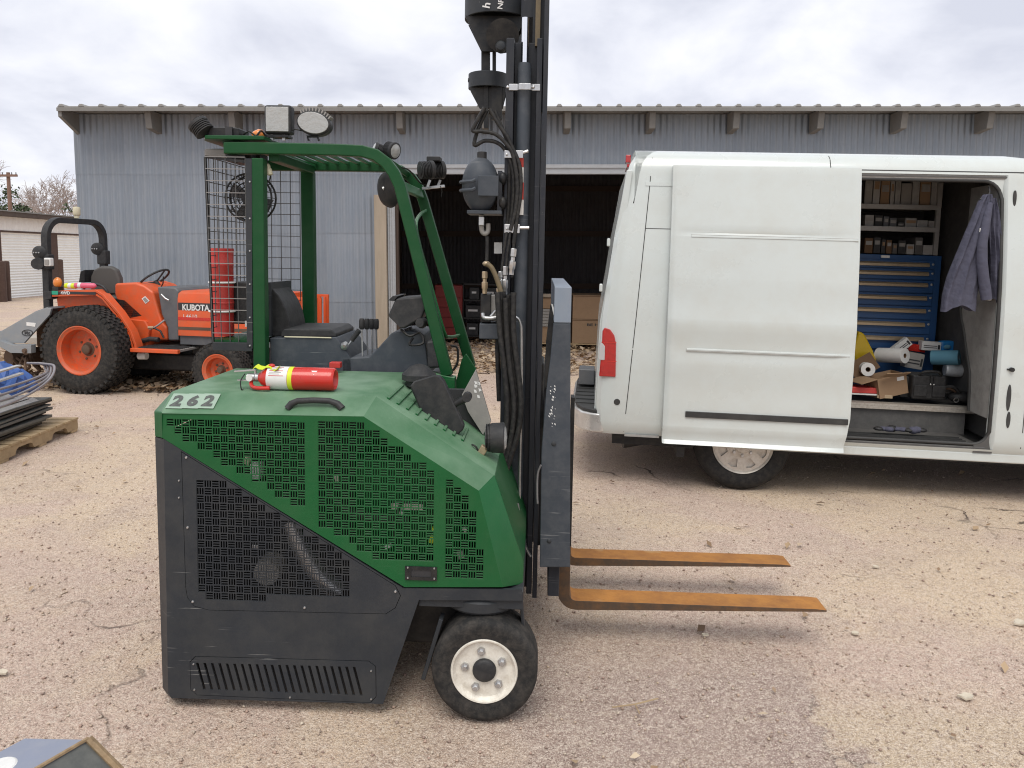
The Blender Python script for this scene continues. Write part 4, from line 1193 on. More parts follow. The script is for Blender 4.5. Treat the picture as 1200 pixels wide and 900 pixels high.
mb = MB(); q = PX(292.5, 186, YN - .02); q2 = PX(293.5, 408, YN - .02); mb.bar(q, q2, .02, .026, up=(1, 0, 0)); st_ = mb.build("mounting_strip", M_dark, ft)
for v in (213, 256, 294, 333, 372, 405): bolt(293, v, YN - .03, st_, .005)
a, b_ = PX(448, 184, YN), PX(476, 203, YF)
a2, b2 = PX(468, 214, YN), PX(497, 226, YF)
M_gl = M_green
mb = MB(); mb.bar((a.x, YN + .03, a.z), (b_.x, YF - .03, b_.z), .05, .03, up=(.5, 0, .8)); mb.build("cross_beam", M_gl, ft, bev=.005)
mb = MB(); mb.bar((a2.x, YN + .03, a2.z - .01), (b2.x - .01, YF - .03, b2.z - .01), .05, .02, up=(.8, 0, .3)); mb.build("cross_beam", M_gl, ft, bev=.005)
mb = MB(); q = PX(318, 183, YN); mb.bar((q.x, YN + .03, q.z), (q.x + .02, YF - .03, q.z - .004), .05, .04); mb.build("cross_beam", M_greend, ft, bev=.005)
zr_ = X(380, 171, YN)[1] - .012
xa = X(312, 175, YN)[0]; xb = X(436, 175, YN)[0]
nb = 9
for k in range(nb):
    x = xa + .02 + (xb - xa - .04) * k / (nb - 1)
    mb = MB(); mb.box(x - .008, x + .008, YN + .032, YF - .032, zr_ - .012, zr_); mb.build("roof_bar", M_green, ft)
# rear roof plate over the cage
pl_ = [FL.g(u, v, zr_ + .02) for u, v in ((236, 166), (300, 166))]
x0 = X(236, 170, YN)[0]; x1 = X(312, 170, YN)[0]
mb = MB(); mb.ngon_prism([(x0 + .03, YN - .03), (x1, YN - .03), (x1, YF + .02), (x0 + .03, YF + .02), (x0, YF - .04), (x0, YN + .03)], zr_ + .032, zr_ + .05, ax='z')
mb.build("roof_plate", M_greend, ft, bev=.004)
# front grab rail between the windscreen posts
mb = MB(); mb.tube([PX(499, 247, YF - .04), PX(493, 251, YF - .12), PX(487.5, 262, YN + .12), PX(491, 285, YN + .08), PX(505, 335, YN + .08), PX(520, 388, YN + .08), PX(526, 395, YN + .2), PX(538, 393, YF - .04)], .009, 8, 5)
mb.build("grab_rail", M_green, ft, smooth=60)
# pillar feet
mb = MB(); mb.prism(PL([(500, 436), (533, 443), (533, 463), (500, 463)], YN - .03), YN - .028, YN + .04); mb.build("pillar_foot", M_green, ft, bev=.005)
mb = MB(); mb.prism(PL([(541, 421), (546, 415), (558, 433), (546, 462), (533, 468), (533, 452)], YF - .3), YF - .3, YF - .27); mb.build("pillar_foot", M_green, ft, bev=.003)

# ---- wire cage
def wires(x0, x1, z0, z1, y, sp, mbv, mbh, ax='y', lean=0.0):
    k = 0; n = int(round((x1 - x0) / sp))
    for i in range(n + 1):
        x = x0 + (x1 - x0) * i / n
        if ax == 'y': mbv.bar((x + lean * (1 - i / n), y, z0), (x, y, z1), .0034, .0034)
        else: mbv.bar((y, x, z0), (y, x, z1), .0034, .0034)
    m = int(round((z1 - z0) / .055))
    for j in range(m + 1):
        z = z0 + (z1 - z0) * j / m
        if ax == 'y': mbh.bar((x0 + lean * (1 - j / m), y - .004, z), (x1, y - .004, z), .0034, .0034)
        else: mbh.bar((y - .004, x0, z), (y - .004, x1, z), .0034, .0034)
cx0, cz1 = X(241.5, 184, YN); cx1, cz0 = X(291, 404, YN); CLEAN = X(251, 404, YN)[0] - cx0
mbv, mbh = MB(), MB(); wires(cx0, cx1, cz0, cz1, YN - .01, .05, mbv, mbh, 'y', CLEAN); cg = mbv.build("cage_mesh", M_wire, ft, merge=False); mbh.build("cage_mesh", M_wire_skylit, ft, merge=False)
fx1 = X(352, 300, YF)[0]; fz0 = X(330, 352, YF)[1]
mbv, mbh = MB(), MB(); wires(cx0, fx1, fz0, cz1, YF, .052, mbv, mbh); mbv.build("cage_mesh", M_wire, ft, merge=False); mbh.build("cage_mesh", M_wire, ft, merge=False)
mbv, mbh = MB(), MB(); wires(YN, YF, fz0 - .1, cz1, cx0 + CLEAN * .5, .052, mbv, mbh, 'x'); mbv.build("cage_mesh", M_wire, ft, merge=False); mbh.build("cage_mesh", M_wire, ft, merge=False)
mb = MB(); mb.bar((cx0 - .004 + CLEAN, YN, cz0), (cx0 - .004, YN, cz1), .010, .010); mb.build("cage_upright", M_black, ft)
mb = MB(); mb.bar((cx0, YN - .005, cz1), (cx1, YN - .005, cz1 - .02), .012, .012); mb.build("cage_rail", M_black, ft)
mb = MB(); q0 = X(252, 400, YN); q1 = X(298, 411, YN); mb.box(q0[0], q1[0], YN - .03, YN - .01, q1[1], q0[1]); mb.build("cage_rail", M_dark, ft, bev=.003)
mb = MB(); mb.box(q0[0], q1[0] + .02, YN - .005, YF, q0[1] - .015, q0[1] + .01); mb.build("cage_floor", M_greend, ft)
mb = MB(); q0 = X(275, 330, YN + .2); q1 = X(298, 379, YN + .2); mb.box(q0[0], q1[0], YN + .15, YN + .3, q1[1], q0[1]); mb.build("control_box", M_plastic, ft, bev=.008)
mb = MB(); q0 = X(287, 376, YN + .1); q1 = X(297, 383, YN + .1); mb.box(q0[0], q1[0], YN + .1, YN + .105, q1[1], q0[1]); mb.build("paper_tag", M_label, ft)
# fan behind the post
fc = PX(294, 232, YN + .2); fr_ = .112
mb = MB()
for r_ in (.03, .05, .07, .09, fr_):
    for y_ in ((-.03, .03) if r_ > .1 else (-.035,)):
        pts = [(fc.x + r_ * math.cos(t * PI / 16), fc.y + y_, fc.z + r_ * math.sin(t * PI / 16)) for t in range(33)]
        mb.tube(pts, .0032 if r_ < .1 else .005, 5)
for k in range(20):
    th = 2 * PI * k / 20
    mb.tube([(fc.x + .025 * math.cos(th), fc.y - .036, fc.z + .025 * math.sin(th)), (fc.x + fr_ * math.cos(th), fc.y - .03, fc.z + fr_ * math.sin(th)), (fc.x + fr_ * math.cos(th), fc.y + .03, fc.z + fr_ * math.sin(th))], .0022, 4)
fan = mb.build("fan_grille", M_plastic, ft, merge=False)
mb = MB(); mb.lathe([(0, -.04), (.03, -.038), (.034, -.02), (.04, .0), (.04, .07), (.02, .08)], fc, (0, 1, 0), 16); mb.build("fan_motor", M_plastic, fan, smooth=40)
for k in range(4):
    th = PI / 2 * k + .4
    M = Matrix.Translation(fc) @ Matrix.Rotation(th, 4, 'Y')
    mb = MB(); mb.add([M @ Vector(q) for q in ((.03, -.01, -.02), (.1, -.015, -.035), (.1, .015, .035), (.03, .01, .02), (.03, -.006, -.02), (.1, -.011, -.035), (.1, .019, .035), (.03, .014, .02))],
           [(0,1,2,3), (7,6,5,4), (0,4,5,1), (1,5,6,2), (2,6,7,3), (3,7,4,0)]); mb.build("fan_blade", M_grey, fan)
mb = MB(); mb.bar((fc.x + .02, fc.y + .06, fc.z), (fc.x + .02, fc.y + .06, zr_), .03, .02); mb.build("fan_bracket", M_black, fan)

# ---- operator's seat, consoles, levers
sb = PL([(312, 336), (316, 336.5), (321, 340), (326, 346), (331, 354), (335, 363), (338, 373), (340, 384), (340, 394), (314, 394)], YN + .12)
mb = MB(); mb.prism(sb, YN + .12, YN + .36); mb.build("seat_back", M_vinyl, ft, bev=.012, seg=3)
mb = MB(); mb.prism(PL([(313, 331), (317, 331), (318, 394), (313, 394)], YN + .1), YN + .1, YN + .4); mb.build("seat_shell", M_dark, ft)
mb = MB(); mb.prism(PL([(329, 391), (333, 385.5), (388, 386), (394, 391), (394, 395), (329, 395)], YN + .06), YN + .06, YN + .40); mb.build("seat_cushion", M_plastic, ft, bev=.006)
mb = MB(); mb.prism(PL([(316, 396), (394, 395), (411, 419), (412, 438), (316, 438)], YN + .05), YN + .05, YN + .42); mb.build("seat_box", M_carriage, ft, bev=.006)
mb = MB(); q0 = X(333, 394, YN + .04); q1 = X(388, 396.5, YN + .04); mb.box(q0[0], q1[0], YN + .043, YN + .048, q1[1], q0[1]); mb.build("foam_edge", M_cream, ft)
con = PL([(400, 420), (432, 418.5), (441, 410), (459, 390), (482, 388), (497, 392), (503, 440), (400, 440)], YN + .05)
mb = MB(); mb.prism(con, YN + .05, YN + .38); mb.build("control_console", M_carriage, ft, bev=.006)
mb = MB(); mb.prism(PL([(457, 369), (466, 349), (498, 346.5), (501, 360), (496, 372), (476, 384), (472, 384)], YN + .05), YN - .0, YN + .22); disp = mb.build("display_unit", M_plastic, ft, bev=.012)
mb = MB(); mb.prism(PL([(455, 352), (460, 347), (466, 347), (461, 353)], YN), YN, YN + .22); mb.build("display_hood", M_plastic, disp)
mb = MB(); mb.tube([PX(478, 384, YN + .1), PX(484, 400, YN + .1), PX(500, 432, YN + .1)], .02, 8); mb.build("column_tube", M_black, ft, smooth=60)
mb = MB(); mb.tube([PX(470, 386, YN + .03), PX(480, 394, YN + .0), PX(492, 390, YN + .02), PX(496, 402, YN), PX(480, 404, YN), PX(484, 396, YN + .02)], .006, 6, 4); mb.build("wire_loom", M_hose, ft, smooth=60)
mb = MB(); p1 = PX(494, 378, YN + .02); mb.lathe([(0, -.03), (.02, -.028), (.028, 0), (.02, .03)], p1, (.2, 1, 0), 12); mb.build("horn_button", M_plastic, ft, smooth=50)
mb = MB(); mb.prism(PL([(500, 400), (516, 398), (518, 431), (501, 432)], YN - .02), YN - .02, YN + .1); mb.build("relay_housing", M_plastic, ft, bev=.01)
mb = MB(); mb.tube([PX(528, 405, YN + .2), PX(536, 408, YN + .2), PX(536, 425, YN + .2), PX(531, 434, YN + .2)], .006, 6, 4); mb.build("cable", M_hose, ft, smooth=60)
for k, u in enumerate((424, 430, 435.5, 441)):
    y = YN + .1 + .06 * k
    mb = MB(); mb.tube([PX(u + 1, 419, y), PX(u + .3, 395, y), PX(u, 386, y)], .0042, 6); lv = mb.build("control_lever", M_zinc, ft, smooth=60)
    mb = MB(); a = PX(u, 386, y); b_ = PX(u, 372.5, y); mb.lathe([(.008, 0), (.0125, .006), (.0135, .04), (.010, .052), (0, .053)], a, b_ - a, 10); mb.build("lever_knob", M_plastic, lv, smooth=50)
mb = MB(); mb.tube([PX(403, 412, YN + .06), PX(407, 406, YN + .06), PX(413, 398, YN + .06)], .006, 6); jk = mb.build("joystick", M_zinc, ft, smooth=60)
mb = MB(); a = PX(412, 399, YN + .06); b_ = PX(421, 387, YN + .06); mb.cyl(a, b_, .011, .013, 10); mb.build("joystick_grip", M_plastic, jk, smooth=50)
mb = MB(); a = PX(404, 405, YN + .055); mb.lathe([(0, -.02), (.014, -.018), (.02, .0), (.012, .02)], a, (0, 1, .4), 8); mb.build("joystick_boot", M_zinc, jk)
mb = MB(); q0 = X(387, 424, .68); q1 = X(400, 431, .68); mb.box(q0[0], q1[0], .66, .70, q1[1], q0[1]); mb.build("red_clip", M_redcan, ft, bev=.004)

# ---- alarm dome, mirror, lamps on the nose
c0 = PX(491, 446, .55)
mb = MB(); k = .0034
mb.lathe([(.058, -.02), (.058, .0), (.074, .006), (.074, .030), (.066, .036), (.04, .062), (.012, .072), (0, .073)], c0, (0, 0, 1), 28); mb.build("alarm_dome", M_plastic, ft, smooth=35)
mp = PL([(480, 453), (484, 448), (508, 440.5), (515, 441), (520, 446), (544, 499), (543, 504), (527, 518), (516, 524), (511, 521), (506, 513)], .33)
mb = MB(); mb.prism(mp, .33, .37); mir = mb.build("mirror", M_plastic, ft, bev=.009, seg=3)
a = PX(530, 475, .35); b_ = PX(549, 465, .35); mb = MB(); mb.cyl(a, b_, .014, .017, 12); mb.build("mirror_arm", M_black, mir, smooth=40)
mb = MB(); mb.cyl(b_ + Vector((-.005, -.022, 0)), b_ + Vector((-.005, .02, 0)), .019, n=14); mb.build("mirror_pivot", M_plastic, mir, smooth=40)
mb = MB(); mb.prism(PL([(504, 514), (532, 521), (526, 531), (521, 530)], .30), .30, .40); mb.build("mirror_clamp", M_dark, mir, bev=.004)
a = PX(568, 513, .32); b_ = PX(590, 513, .32)
mb = MB(); mb.lathe([(0, 0), (.03, .002), (.052, .018), (.06, .03), (.062, .078), (.058, .082)], a, b_ - a, 24); hl_ = mb.build("work_lamp", M_plastic, ft, smooth=40)
mb = MB(); mb.lathe([(.056, .078), (.04, .088), (0, .092)], a, b_ - a, 24); mb.build("lens", M_glassw, hl_, smooth=60)
for k in range(5):
    mb = MB(); mb.lathe([(.0, .006 + k * .006), (.056 + .001 * k, .006 + k * .006), (.056 + .001 * k, .009 + k * .006), (0, .009 + k * .006)], a, b_ - a, 20); mb.build("cooling_fin", M_plastic, hl_)
mb = MB(); p1 = PX(566, 527, .3); mb.obox(p1, (.03, .03, .035), Matrix.Rotation(.5, 3, 'Y')); mb.build("marker_lamp", M_brass, ft, bev=.005)
mb = MB(); mb.tube([PX(553, 521, .3), PX(558, 524, .29), PX(562, 533, .3), PX(556, 531, .3)], .004, 6, 4); mb.build("cable", M_hose, ft, smooth=60)
mb = MB(); mb.prism(PL([(541, 463), (557.5, 433), (575.5, 494), (566, 510), (548, 482)], .56), .56, .58); gpn = mb.build("front_plate", M_greyplate, ft, bev=.003)
rr_ = random.Random(3)
for k in range(7):
    u = 553 + rr_.uniform(0, 9); v = 446 + rr_.uniform(0, 19)
    mb = MB(); mb.prism(PL([(u, v), (u + rr_.uniform(2, 4), v + 1), (u + 4, v + rr_.uniform(2, 5)), (u + 1, v + 4)], .5585), .5585, .5595); mb.build("sticker_scrap", M_label, gpn)

# ---- lamps on the roof
def lamp_fins(par, a, d, r, n, L, m):
    for k in range(n):
        mb = MB(); mb.lathe([(0, L * k / n), (r, L * k / n), (r, L * k / n + L / n * .45), (0, L * k / n + L / n * .45)], a, d, 18); mb.build("cooling_fin", m, par)
a = PX(230, 143, YN); b_ = PX(243, 158, YN); d = (b_ - a)
mb = MB(); mb.lathe([(.040, 0), (.048, .006), (.048, .018), (.03, .02), (.03, .06), (0, .066)], a, d, 20); l1 = mb.build("roof_lamp", M_plastic, ft, smooth=40)
lamp_fins(l1, a + d.normalized() * .02, d, .046, 5, .045, M_plastic)
mb = MB(); mb.lathe([(0, -.006), (.03, -.004), (.042, .0)], a, d, 20); mb.build("lens", M_glassw, l1, smooth=60)
mb = MB(); mb.prism(PL([(246, 149), (272, 149), (280, 150), (280, 160), (262, 163), (240, 164)], YN), YN - .0, YN + .12); mb.build("lamp_bracket", M_black, ft, bev=.005)
mb = MB(); q0 = X(264, 148.5, YN - .01); q1 = X(272, 160, YN - .01); mb.box(q0[0], q1[0], YN - .012, YN - .001, q1[1], q0[1]); mb.build("bracket_tab", M_ink, ft)
for u in (241, 272): bolt(u, 161.5, YN - .005, l1, .007)
mb = MB(); q0 = X(243, 175, YN + .1); q1 = X(272, 186, YN + .1); mb.box(q0[0], q1[0], YN + .06, YN + .16, q1[1], q0[1]); mb.build("marker_light", M_greyplate, ft, bev=.01)
mb = MB(); p1 = PX(275, 181, YN + .06); mb.lathe([(0, -.04), (.03, -.035), (.04, 0), (.03, .05)], p1, (0, 1, 0), 14); mb.build("siren", M_plastic, ft, smooth=40)
mb = MB(); q0 = X(262, 176, YN + .2); q1 = X(297, 189, YN + .2); mb.box(q0[0], q1[0], YN + .17, YN + .4, q1[1], q0[1]); mb.build("wiring_box", M_black, ft, bev=.006)
mb = MB(); a = PX(297, 160, YN + .05); b_ = PX(309, 156, YN + .05); mb.lathe([(.018, 0), (.022, .01), (.024, .035), (.016, .05), (0, .052)], a, b_ - a, 12); mb.build("amber_beacon", M_amber, ft, smooth=50)
mb = MB(); mb.tube([PX(285, 158, YN + .04), PX(292, 154, YN + .02), PX(300, 159, YN + .02), PX(306, 153, YN + .03), PX(312, 160, YN + .05)], .004, 6, 4); mb.build("wire_loom", M_hose, ft, smooth=60)
q0 = X(309, 122.5, YN + .05); q1 = X(341, 157, YN + .05)
mb = MB(); mb.box(q0[0], q1[0], YN + .05, YN + .11, q1[1], q0[1]); l2 = mb.build("square_work_lamp", M_plastic, ft, bev=.012, seg=3)
mb = MB(); mb.box(q0[0] + .010, q1[0] - .010, YN + .044, YN + .0495, q1[1] + .010, q0[1] - .010); mb.build("lens", M_glassw, l2, bev=.004)
for u in (319, 333):
    a = PX(u, 157, YN + .08); b_ = PX(u, 165, YN + .08); mb = MB(); mb.bar(a, b_, .02, .012); mb.build("lamp_foot", M_zinc, l2)
mb = MB(); q0 = X(312, 158, YN + .06); q1 = X(338, 161, YN + .06); mb.box(q0[0], q1[0], YN + .05, YN + .12, q1[1], q0[1]); mb.build("lamp_bracket", M_black, l2)
mb = MB(); c0 = PX(367, 144, YN + .05); tilt = Matrix.Translation(c0) @ Matrix.Rotation(R(11), 4, 'Y')
def oval(mb, rx, rz, y0, y1, n=32):
    return mb.ngon_prism([(rx * math.cos(2*PI*k/n), rz * math.sin(2*PI*k/n)) for k in range(n)], y0, y1)
oval(mb, .080, .056, 0, .055); l3 = mb.build("oval_work_lamp", M_plastic, ft, bev=.008, M=tilt)
mb = MB(); oval(mb, .072, .048, -.006, -.0005); mb.build("lens", M_glassw, l3, bev=.004)
for k in range(11):
    th = R(38 + 10.4 * k); mb = MB()
    mb.obox((.083 * math.cos(th), .028, .060 * math.sin(th)), (.006, .05, .02), Matrix.Rotation(-(th - PI / 2) * .6, 3, 'Y')); mb.build("cooling_fin", M_greyplate, l3)
mb = MB(); mb.tube([PX(362, 165, YN + .06), PX(360, 160, YN + .06), PX(372, 160, YN + .06), PX(374, 165, YN + .06)], .006, 6); mb.build("lamp_bracket", M_black, ft)
mb = MB(); mb.tube([PX(341, 153, YN + .07), PX(346, 151.5, YN + .07), PX(354, 153, YN + .07)], .003, 5); mb.build("cable", M_hose, ft)
def round_lamp(u, v, y, d, r, L, nf=6):
    a = PX(u, v, y); d = Vector(d).normalized()
    mb = MB(); mb.lathe([(0, -L), (r * .6, -L * .95), (r * .75, -L * .3), (r, -L * .25), (r, 0), (r * .9, .003)], a, d, 20); o = mb.build("roof_lamp", M_plastic, ft, smooth=40)
    mb = MB(); mb.lathe([(r * .9, .001), (r * .5, .008), (0, .010)], a, d, 20); mb.build("lens", M_glassw, o, smooth=60)
    for k in range(nf):
        mb = MB(); t = -L * .9 + L * .62 * k / nf
        mb.lathe([(0, t), (r * .95, t), (r * .95, t + L * .05), (0, t + L * .05)], a, d, 16); mb.build("cooling_fin", M_plastic, o)
    return o
round_lamp(439, 174, YN + .35, (-.9, -.35, .3), .034, .05)
round_lamp(463, 177, YN + .12, (.75, -.45, -.2), .040, .05)
for u, y in ((504, YF - .1), (516, YF)):
    o = round_lamp(u + 3, 199, y, (.85, .5, .1), .047, .075, 6)
    mb = MB(); mb.bar(PX(u, 211, y), PX(u - 3, 219, y), .012, .012); mb.build("lamp_foot", M_zinc, o)
mb = MB(); q = PX(509, 187, YF - .05); mb.box(q.x - .035, q.x + .035, q.y - .04, q.y + .04, q.z - .012, q.z + .012); mb.build("lamp_cap", M_plastic, ft, bev=.005)
mb = MB(); mb.bar(PX(495, 221, YF - .04), PX(521, 218, YF - .04), .03, .012); mb.build("lamp_bracket", M_zinc, ft)
mb = MB(); mb.tube([PX(470, 196, YN + .3), PX(480, 200, YN + .35), PX(492, 214, YF - .1), PX(500, 217, YF - .08)], .004, 6, 4); mb.build("cable", M_hose, ft)
mb = MB(); mb.tube([PX(516, 218, YF - .06), PX(518, 224, YF - .06), PX(517, 231, YF - .06)], .002, 5); mb.build("cable", M_hose, ft)
a = PX(313.5, 192, YN + .04); b_ = PX(317, 206, YN + .04)
mb = MB(); mb.lathe([(.006, 0), (.010, .008), (.010, .022), (.013, .026), (.013, .05), (.006, .054)], a, b_ - a, 10); mb.build("wire_connector", M_cream, ft, smooth=50)
mb = MB(); mb.tube([b_, PX(316, 211, YN + .06), PX(311, 216, YN + .1)], .003, 5); mb.build("cable", M_hose, ft)
c0 = PX(457, 222, YN + .22)
mb = MB(); mb.lathe([(.085, 0), (.088, .005), (.08, .02), (.05, .036), (0, .042)], c0, (-.62, -.62, -.12), 28); cm = mb.build("convex_mirror", M_plastic, ft, smooth=50)
mb = MB(); mb.cyl(c0 + Vector((-.03, -.03, 0)), c0 + Vector((.06, -.01, .04)), .01, n=8); mb.build("mirror_stem", M_zinc, cm)

# ---- mast
def vbox(u0, u1, v0, v1, y0, y1):
    x0 = X(u0, (v0 + v1) / 2, y0)[0]; x1 = X(u1, (v0 + v1) / 2, y0)[0]
    mb = MB(); mb.box(min(x0, x1), max(x0, x1), y0, y1, X(u0, v1, y0)[1], X(u0, v0, y0)[1]); return mb
def xcol(u, y, v=350): return X(u, v, y)[0]
zi0 = X(600, 690, YN)[1]; zi1 = X(600, 48, YN)[1]; zo1 = X(600, -40, YN)[1]
YM = YN - .05
xl, xl2, xr, xr2 = xcol(588.5, YM), xcol(597.5, YM), xcol(623.5, YM), xcol(630, YM)
mb = MB(); mb.ngon_prism([(xl, YM), (xl2, YM), (xl2, YM + .075), (xr, YM + .075), (xr, YM), (xr2, YM), (xr2, YM + .1), (xl, YM + .1)], zi0, zi1, ax='z')
mch = mb.build("inner_mast_channel", M_mast, ft, bev=.003)
mb = MB(); mb.box(xcol(631, YM), xcol(636.5, YM), YM - .02, YM + .12, zi0 - .01, zo1); mb.build("outer_mast_rail", M_mast, ft, bev=.003)
mb = MB(); mb.box(xcol(618, YM + .08), xcol(632, YM + .08), YM + .08, YM + .12, zi1 - .3, zo1); mb.build("outer_mast_web", M_mast, ft)
q = copy_tree(mch, ft); q.location = (0, YF - YN + .1, 0)
mb = MB(); mb.box(xl, xr2, YF + .2, YF + .22, zi0, zo1); mb.build("far_mast_rail", M_mast, ft)
for v in (20, 640):
    z = X(600, v, 1.0)[1]; mb = MB(); mb.box(xcol(606, 1), xcol(626, 1), YM + .11, YF + .1, z - .06, z + .06); mb.build("mast_cross_member", M_mast, ft, bev=.005)
xc = xcol(609.5, YM + .03)
mb = MB(); mb.lathe([(.031, 0), (.031, X(600, 72, YM)[1] - zi0 - .02), (.028, X(600, 72, YM)[1] - zi0)], (xc, YM + .035, zi0), (0, 0, 1), 24); mb.build("lift_cylinder", M_carriage, ft, smooth=40)
za_ = X(600, 73, YM)[1]
mb = MB(); mb.cyl((xc, YM + .035, za_), (xc, YM + .035, X(600, 18, YM)[1]), .0165, n=20); mb.build("piston_rod", M_chrome, ft, smooth=40)
mb = MB(); mb.box(xcol(621, YM + .06), xcol(626.5, YM + .06), YM + .05, YM + .075, zi1 - .02, zo1); mb.build("lift_chain", M_brownhose, ft)
# clamp straps
def clamp(v, u0, u1, dz=.0, tilt=0):
    y = YM - .006
    zc_ = X(600, v, y)[1]
    mb = MB(); pts = [(xcol(u0, y), y), (xcol(u0 + 10, y), y), (xcol(u0 + 12, y), y - .016), (xcol(u1 - 11, y), y - .016), (xcol(u1 - 9, y), y), (xcol(u1, y), y)]
    top = [(a, b + .005) for a, b in reversed(pts)]
    mb.prism([(p[0], p[1]) for p in pts + top], zc_ - .014, zc_ + .014, ax='z')
    o = mb.build("clamp_strap", M_zinc, ft, bev=.002)
    for u in (u0 + 3, u1 - 3): bolt(u, v, y - .002, o, .007)
clamp(102, 592, 628)
mb = vbox(591, 613, 176, 185, YM - .035, YM - .028); ms = mb.build("hose_clamp", M_zinc, ft, bev=.002)
for u in (594, 603): bolt(u, 181, YM - .036, ms, .006)
mb = vbox(591, 609, 262.5, 273, YM - .035, YM - .028); ms = mb.build("hose_clamp", M_zinc, ft, bev=.002)
for u in (594, 604): bolt(u, 268, YM - .036, ms, .006)
mb = MB(); mb.cyl(PX(609, 267, YM - .02), PX(620, 267, YM - .02), .008, n=8); mb.build("clamp_stud", M_zinc, ft)
mb = MB(); mb.cyl(PX(610, 180, YM - .02), PX(619, 177, YM - .02), .008, n=8); mb.build("clamp_stud", M_zinc, ft)
for v0, v1, m in ((185, 196, M_tapered), (196, 214, M_redwhite), (214, 234, M_tapered), (234, 252, M_redwhite)):
    mb = vbox(607.5, 613.5, v0, v1 - .3, YM - .008, YM + .004); mb.build("reflective_tape", m, ft)
# crossheads at the masthead
def crosshead(uc, y, r, v0, v1, vb, ub0, ub1, hole=None):
    zt1, zt0 = X(uc, v0, y - r)[1], X(uc, v1, y - r)[1]
    c = (X(uc, v1, y)[0], y, 0)
    mb = MB()
    mb.lathe([(r - .012, zt0), (r, zt0), (r, zt1), (r - .012, zt1)], c, (0, 0, 1), 40, close=True)
    o = mb.build("crosshead", M_dark, ft, bev=.003)
    mb = MB(); mb.lathe([(0, zt1 - .02), (r - .013, zt1 - .02), (r - .013, zt1 - .005), (0, zt1 - .005)], c, (0, 0, 1), 32); mb.build("crosshead_plate", M_dark, o)
    for yy in (y - r * .55, y + r * .4):
        ww = r * .93
        pts = [(c[0] - ww, zt0), (c[0] + ww, zt0)] + [X(ub1, vb, yy), X(ub0, vb, yy)]
        mb = MB(); mb.prism(pts, yy, yy + .018, [hole_at(hole, yy)] if hole else []); mb.build("gusset", M_black, o)
    return o, c, zt0
def hole_at(h, y): return PL(h, y)
o, c, z0_ = crosshead(582, 1.0, .150, -26, 13, 60, 564, 597)
mb = MB(); mb.cyl(PX(589, 42, .84), PX(589, 42, .88), .075, n=24); mb.build("sheave", M_black, o, smooth=40)
mb = MB(); p1 = PX(587, 54, .83); mb.lathe([(.009, -.01), (.018, -.008), (.026, .005), (.026, .03)], p1, (0, 1, 0), 18); mb.build("sheave_hub", M_dark, o, smooth=40)
for u0, u1 in ((564, 574), (577, 581)):
    mb = MB(); mb.prism(PL([(u0, 44), (u1, 44), (u1, 84), (u0, 84)], .95), .95, .975); mb.build("chain_anchor", M_black, o)
lettering("chalk_mark", "h", 0, 0, 0, .022, .034, M_paperw, o, 0.02, M=Matrix.Translation(PX(570, 6, .845)) @ Matrix.Rotation(R(-80), 4, 'Y'))
lettering("chalk_mark", "NPA", 0, 0, 0, .07, .024, M_paperw, o, 0.02, M=Matrix.Translation(PX(587, 1, .845)) @ Matrix.Rotation(R(-82), 4, 'Y'))
o, c, z0_ = crosshead(572, 1.0, .094, 82, 100, 127, 562, 589, None)
for u0, u1, v1 in ((567, 572, 150), (576, 588, 140)):
    mb = MB(); mb.prism(PL([(u0, 98), (u1, 98), (u1, v1), (u0, v1)], .94), .94, .965); mb.build("chain_anchor", M_black, o)
mb = MB(); p1 = PX(548.5, 94, .98); mb.cyl(p1, p1 + Vector((.02, 0, 0)), .01, n=8); mb.build("bolt", M_black, o)
# hoses
def hose(pts, r, y, m=None, sm=6, name="hydraulic_hose"):
    mb = MB(); mb.tube([PX(q[0], q[1], y + (q[2] if len(q) > 2 else 0)) for q in pts], r, 8, sm); return mb.build(name, m or M_hose, ft, smooth=60)
hose([(568, 126), (560, 140), (554, 153), (566, 154), (582, 158), (596, 172), (602, 185), (606, 215), (604, 245), (598, 270)], .009, .66)
hose([(570, 130), (560, 152), (556, 170), (568, 165), (582, 167), (592, 176), (600, 195), (602, 220), (600, 250), (596, 275)], .009, .68)
hose([(566, 128), (558, 145), (553, 154)], .006, .67)
hose([(574, 128), (584, 145), (594, 160), (600, 172), (609, 195), (610, 225), (606, 255), (602, 285)], .009, .665)
hose([(580, 130), (588, 150), (598, 175), (597, 200), (596, 240), (594, 270)], .009, .70)
for u0, u1, r in ((594, 587, .006), (598, 592, .006), (603, 600, .007)):
    hose([(u0, 272), ((u0 + u1) / 2, 295), (u1, 325)], r, .665)
# fittings
def fitting(u, v0, v1, r, y, m=None, tilt=0):
    a = PX(u + tilt, v0, y); b_ = PX(u, v1, y); L = (b_ - a).length; mb = MB()
    mb.lathe([(r * .8, 0), (r, .003), (r, L * .3), (r * .7, L * .34), (r * .7, L * .46), (r * 1.1, L * .5), (r * 1.1, L * .75), (r * .85, L * .8), (r * .85, L)], a, b_ - a, 6)
    return mb.build("hose_fitting", m or M_zinc, ft, smooth=30)
fitting(599, 291, 322, .014, .655, tilt=3); fitting(592, 312, 345, .012, .66); fitting(586.5, 318, 340, .011, .66)
fitting(585, 331, 345, .013, .665, M_brass)
hose([(571, 277), (571, 296), (570, 309)], .008, .70, M_hose, 4, "steel_pipe")
hose([(570, 309), (577, 315), (585, 335), (593, 365), (597, 400), (599, 440), (597, 480), (590, 530), (588, 560)], .011, .63, M_brownhose)
fitting(568, 318, 344, .013, .68, M_brass)
mb = MB(); p1 = PX(570, 309, .66); mb.ell(p1, (.018, .018, .012), 10, 6); mb.build("hose_fitting", M_brass, ft, smooth=60)
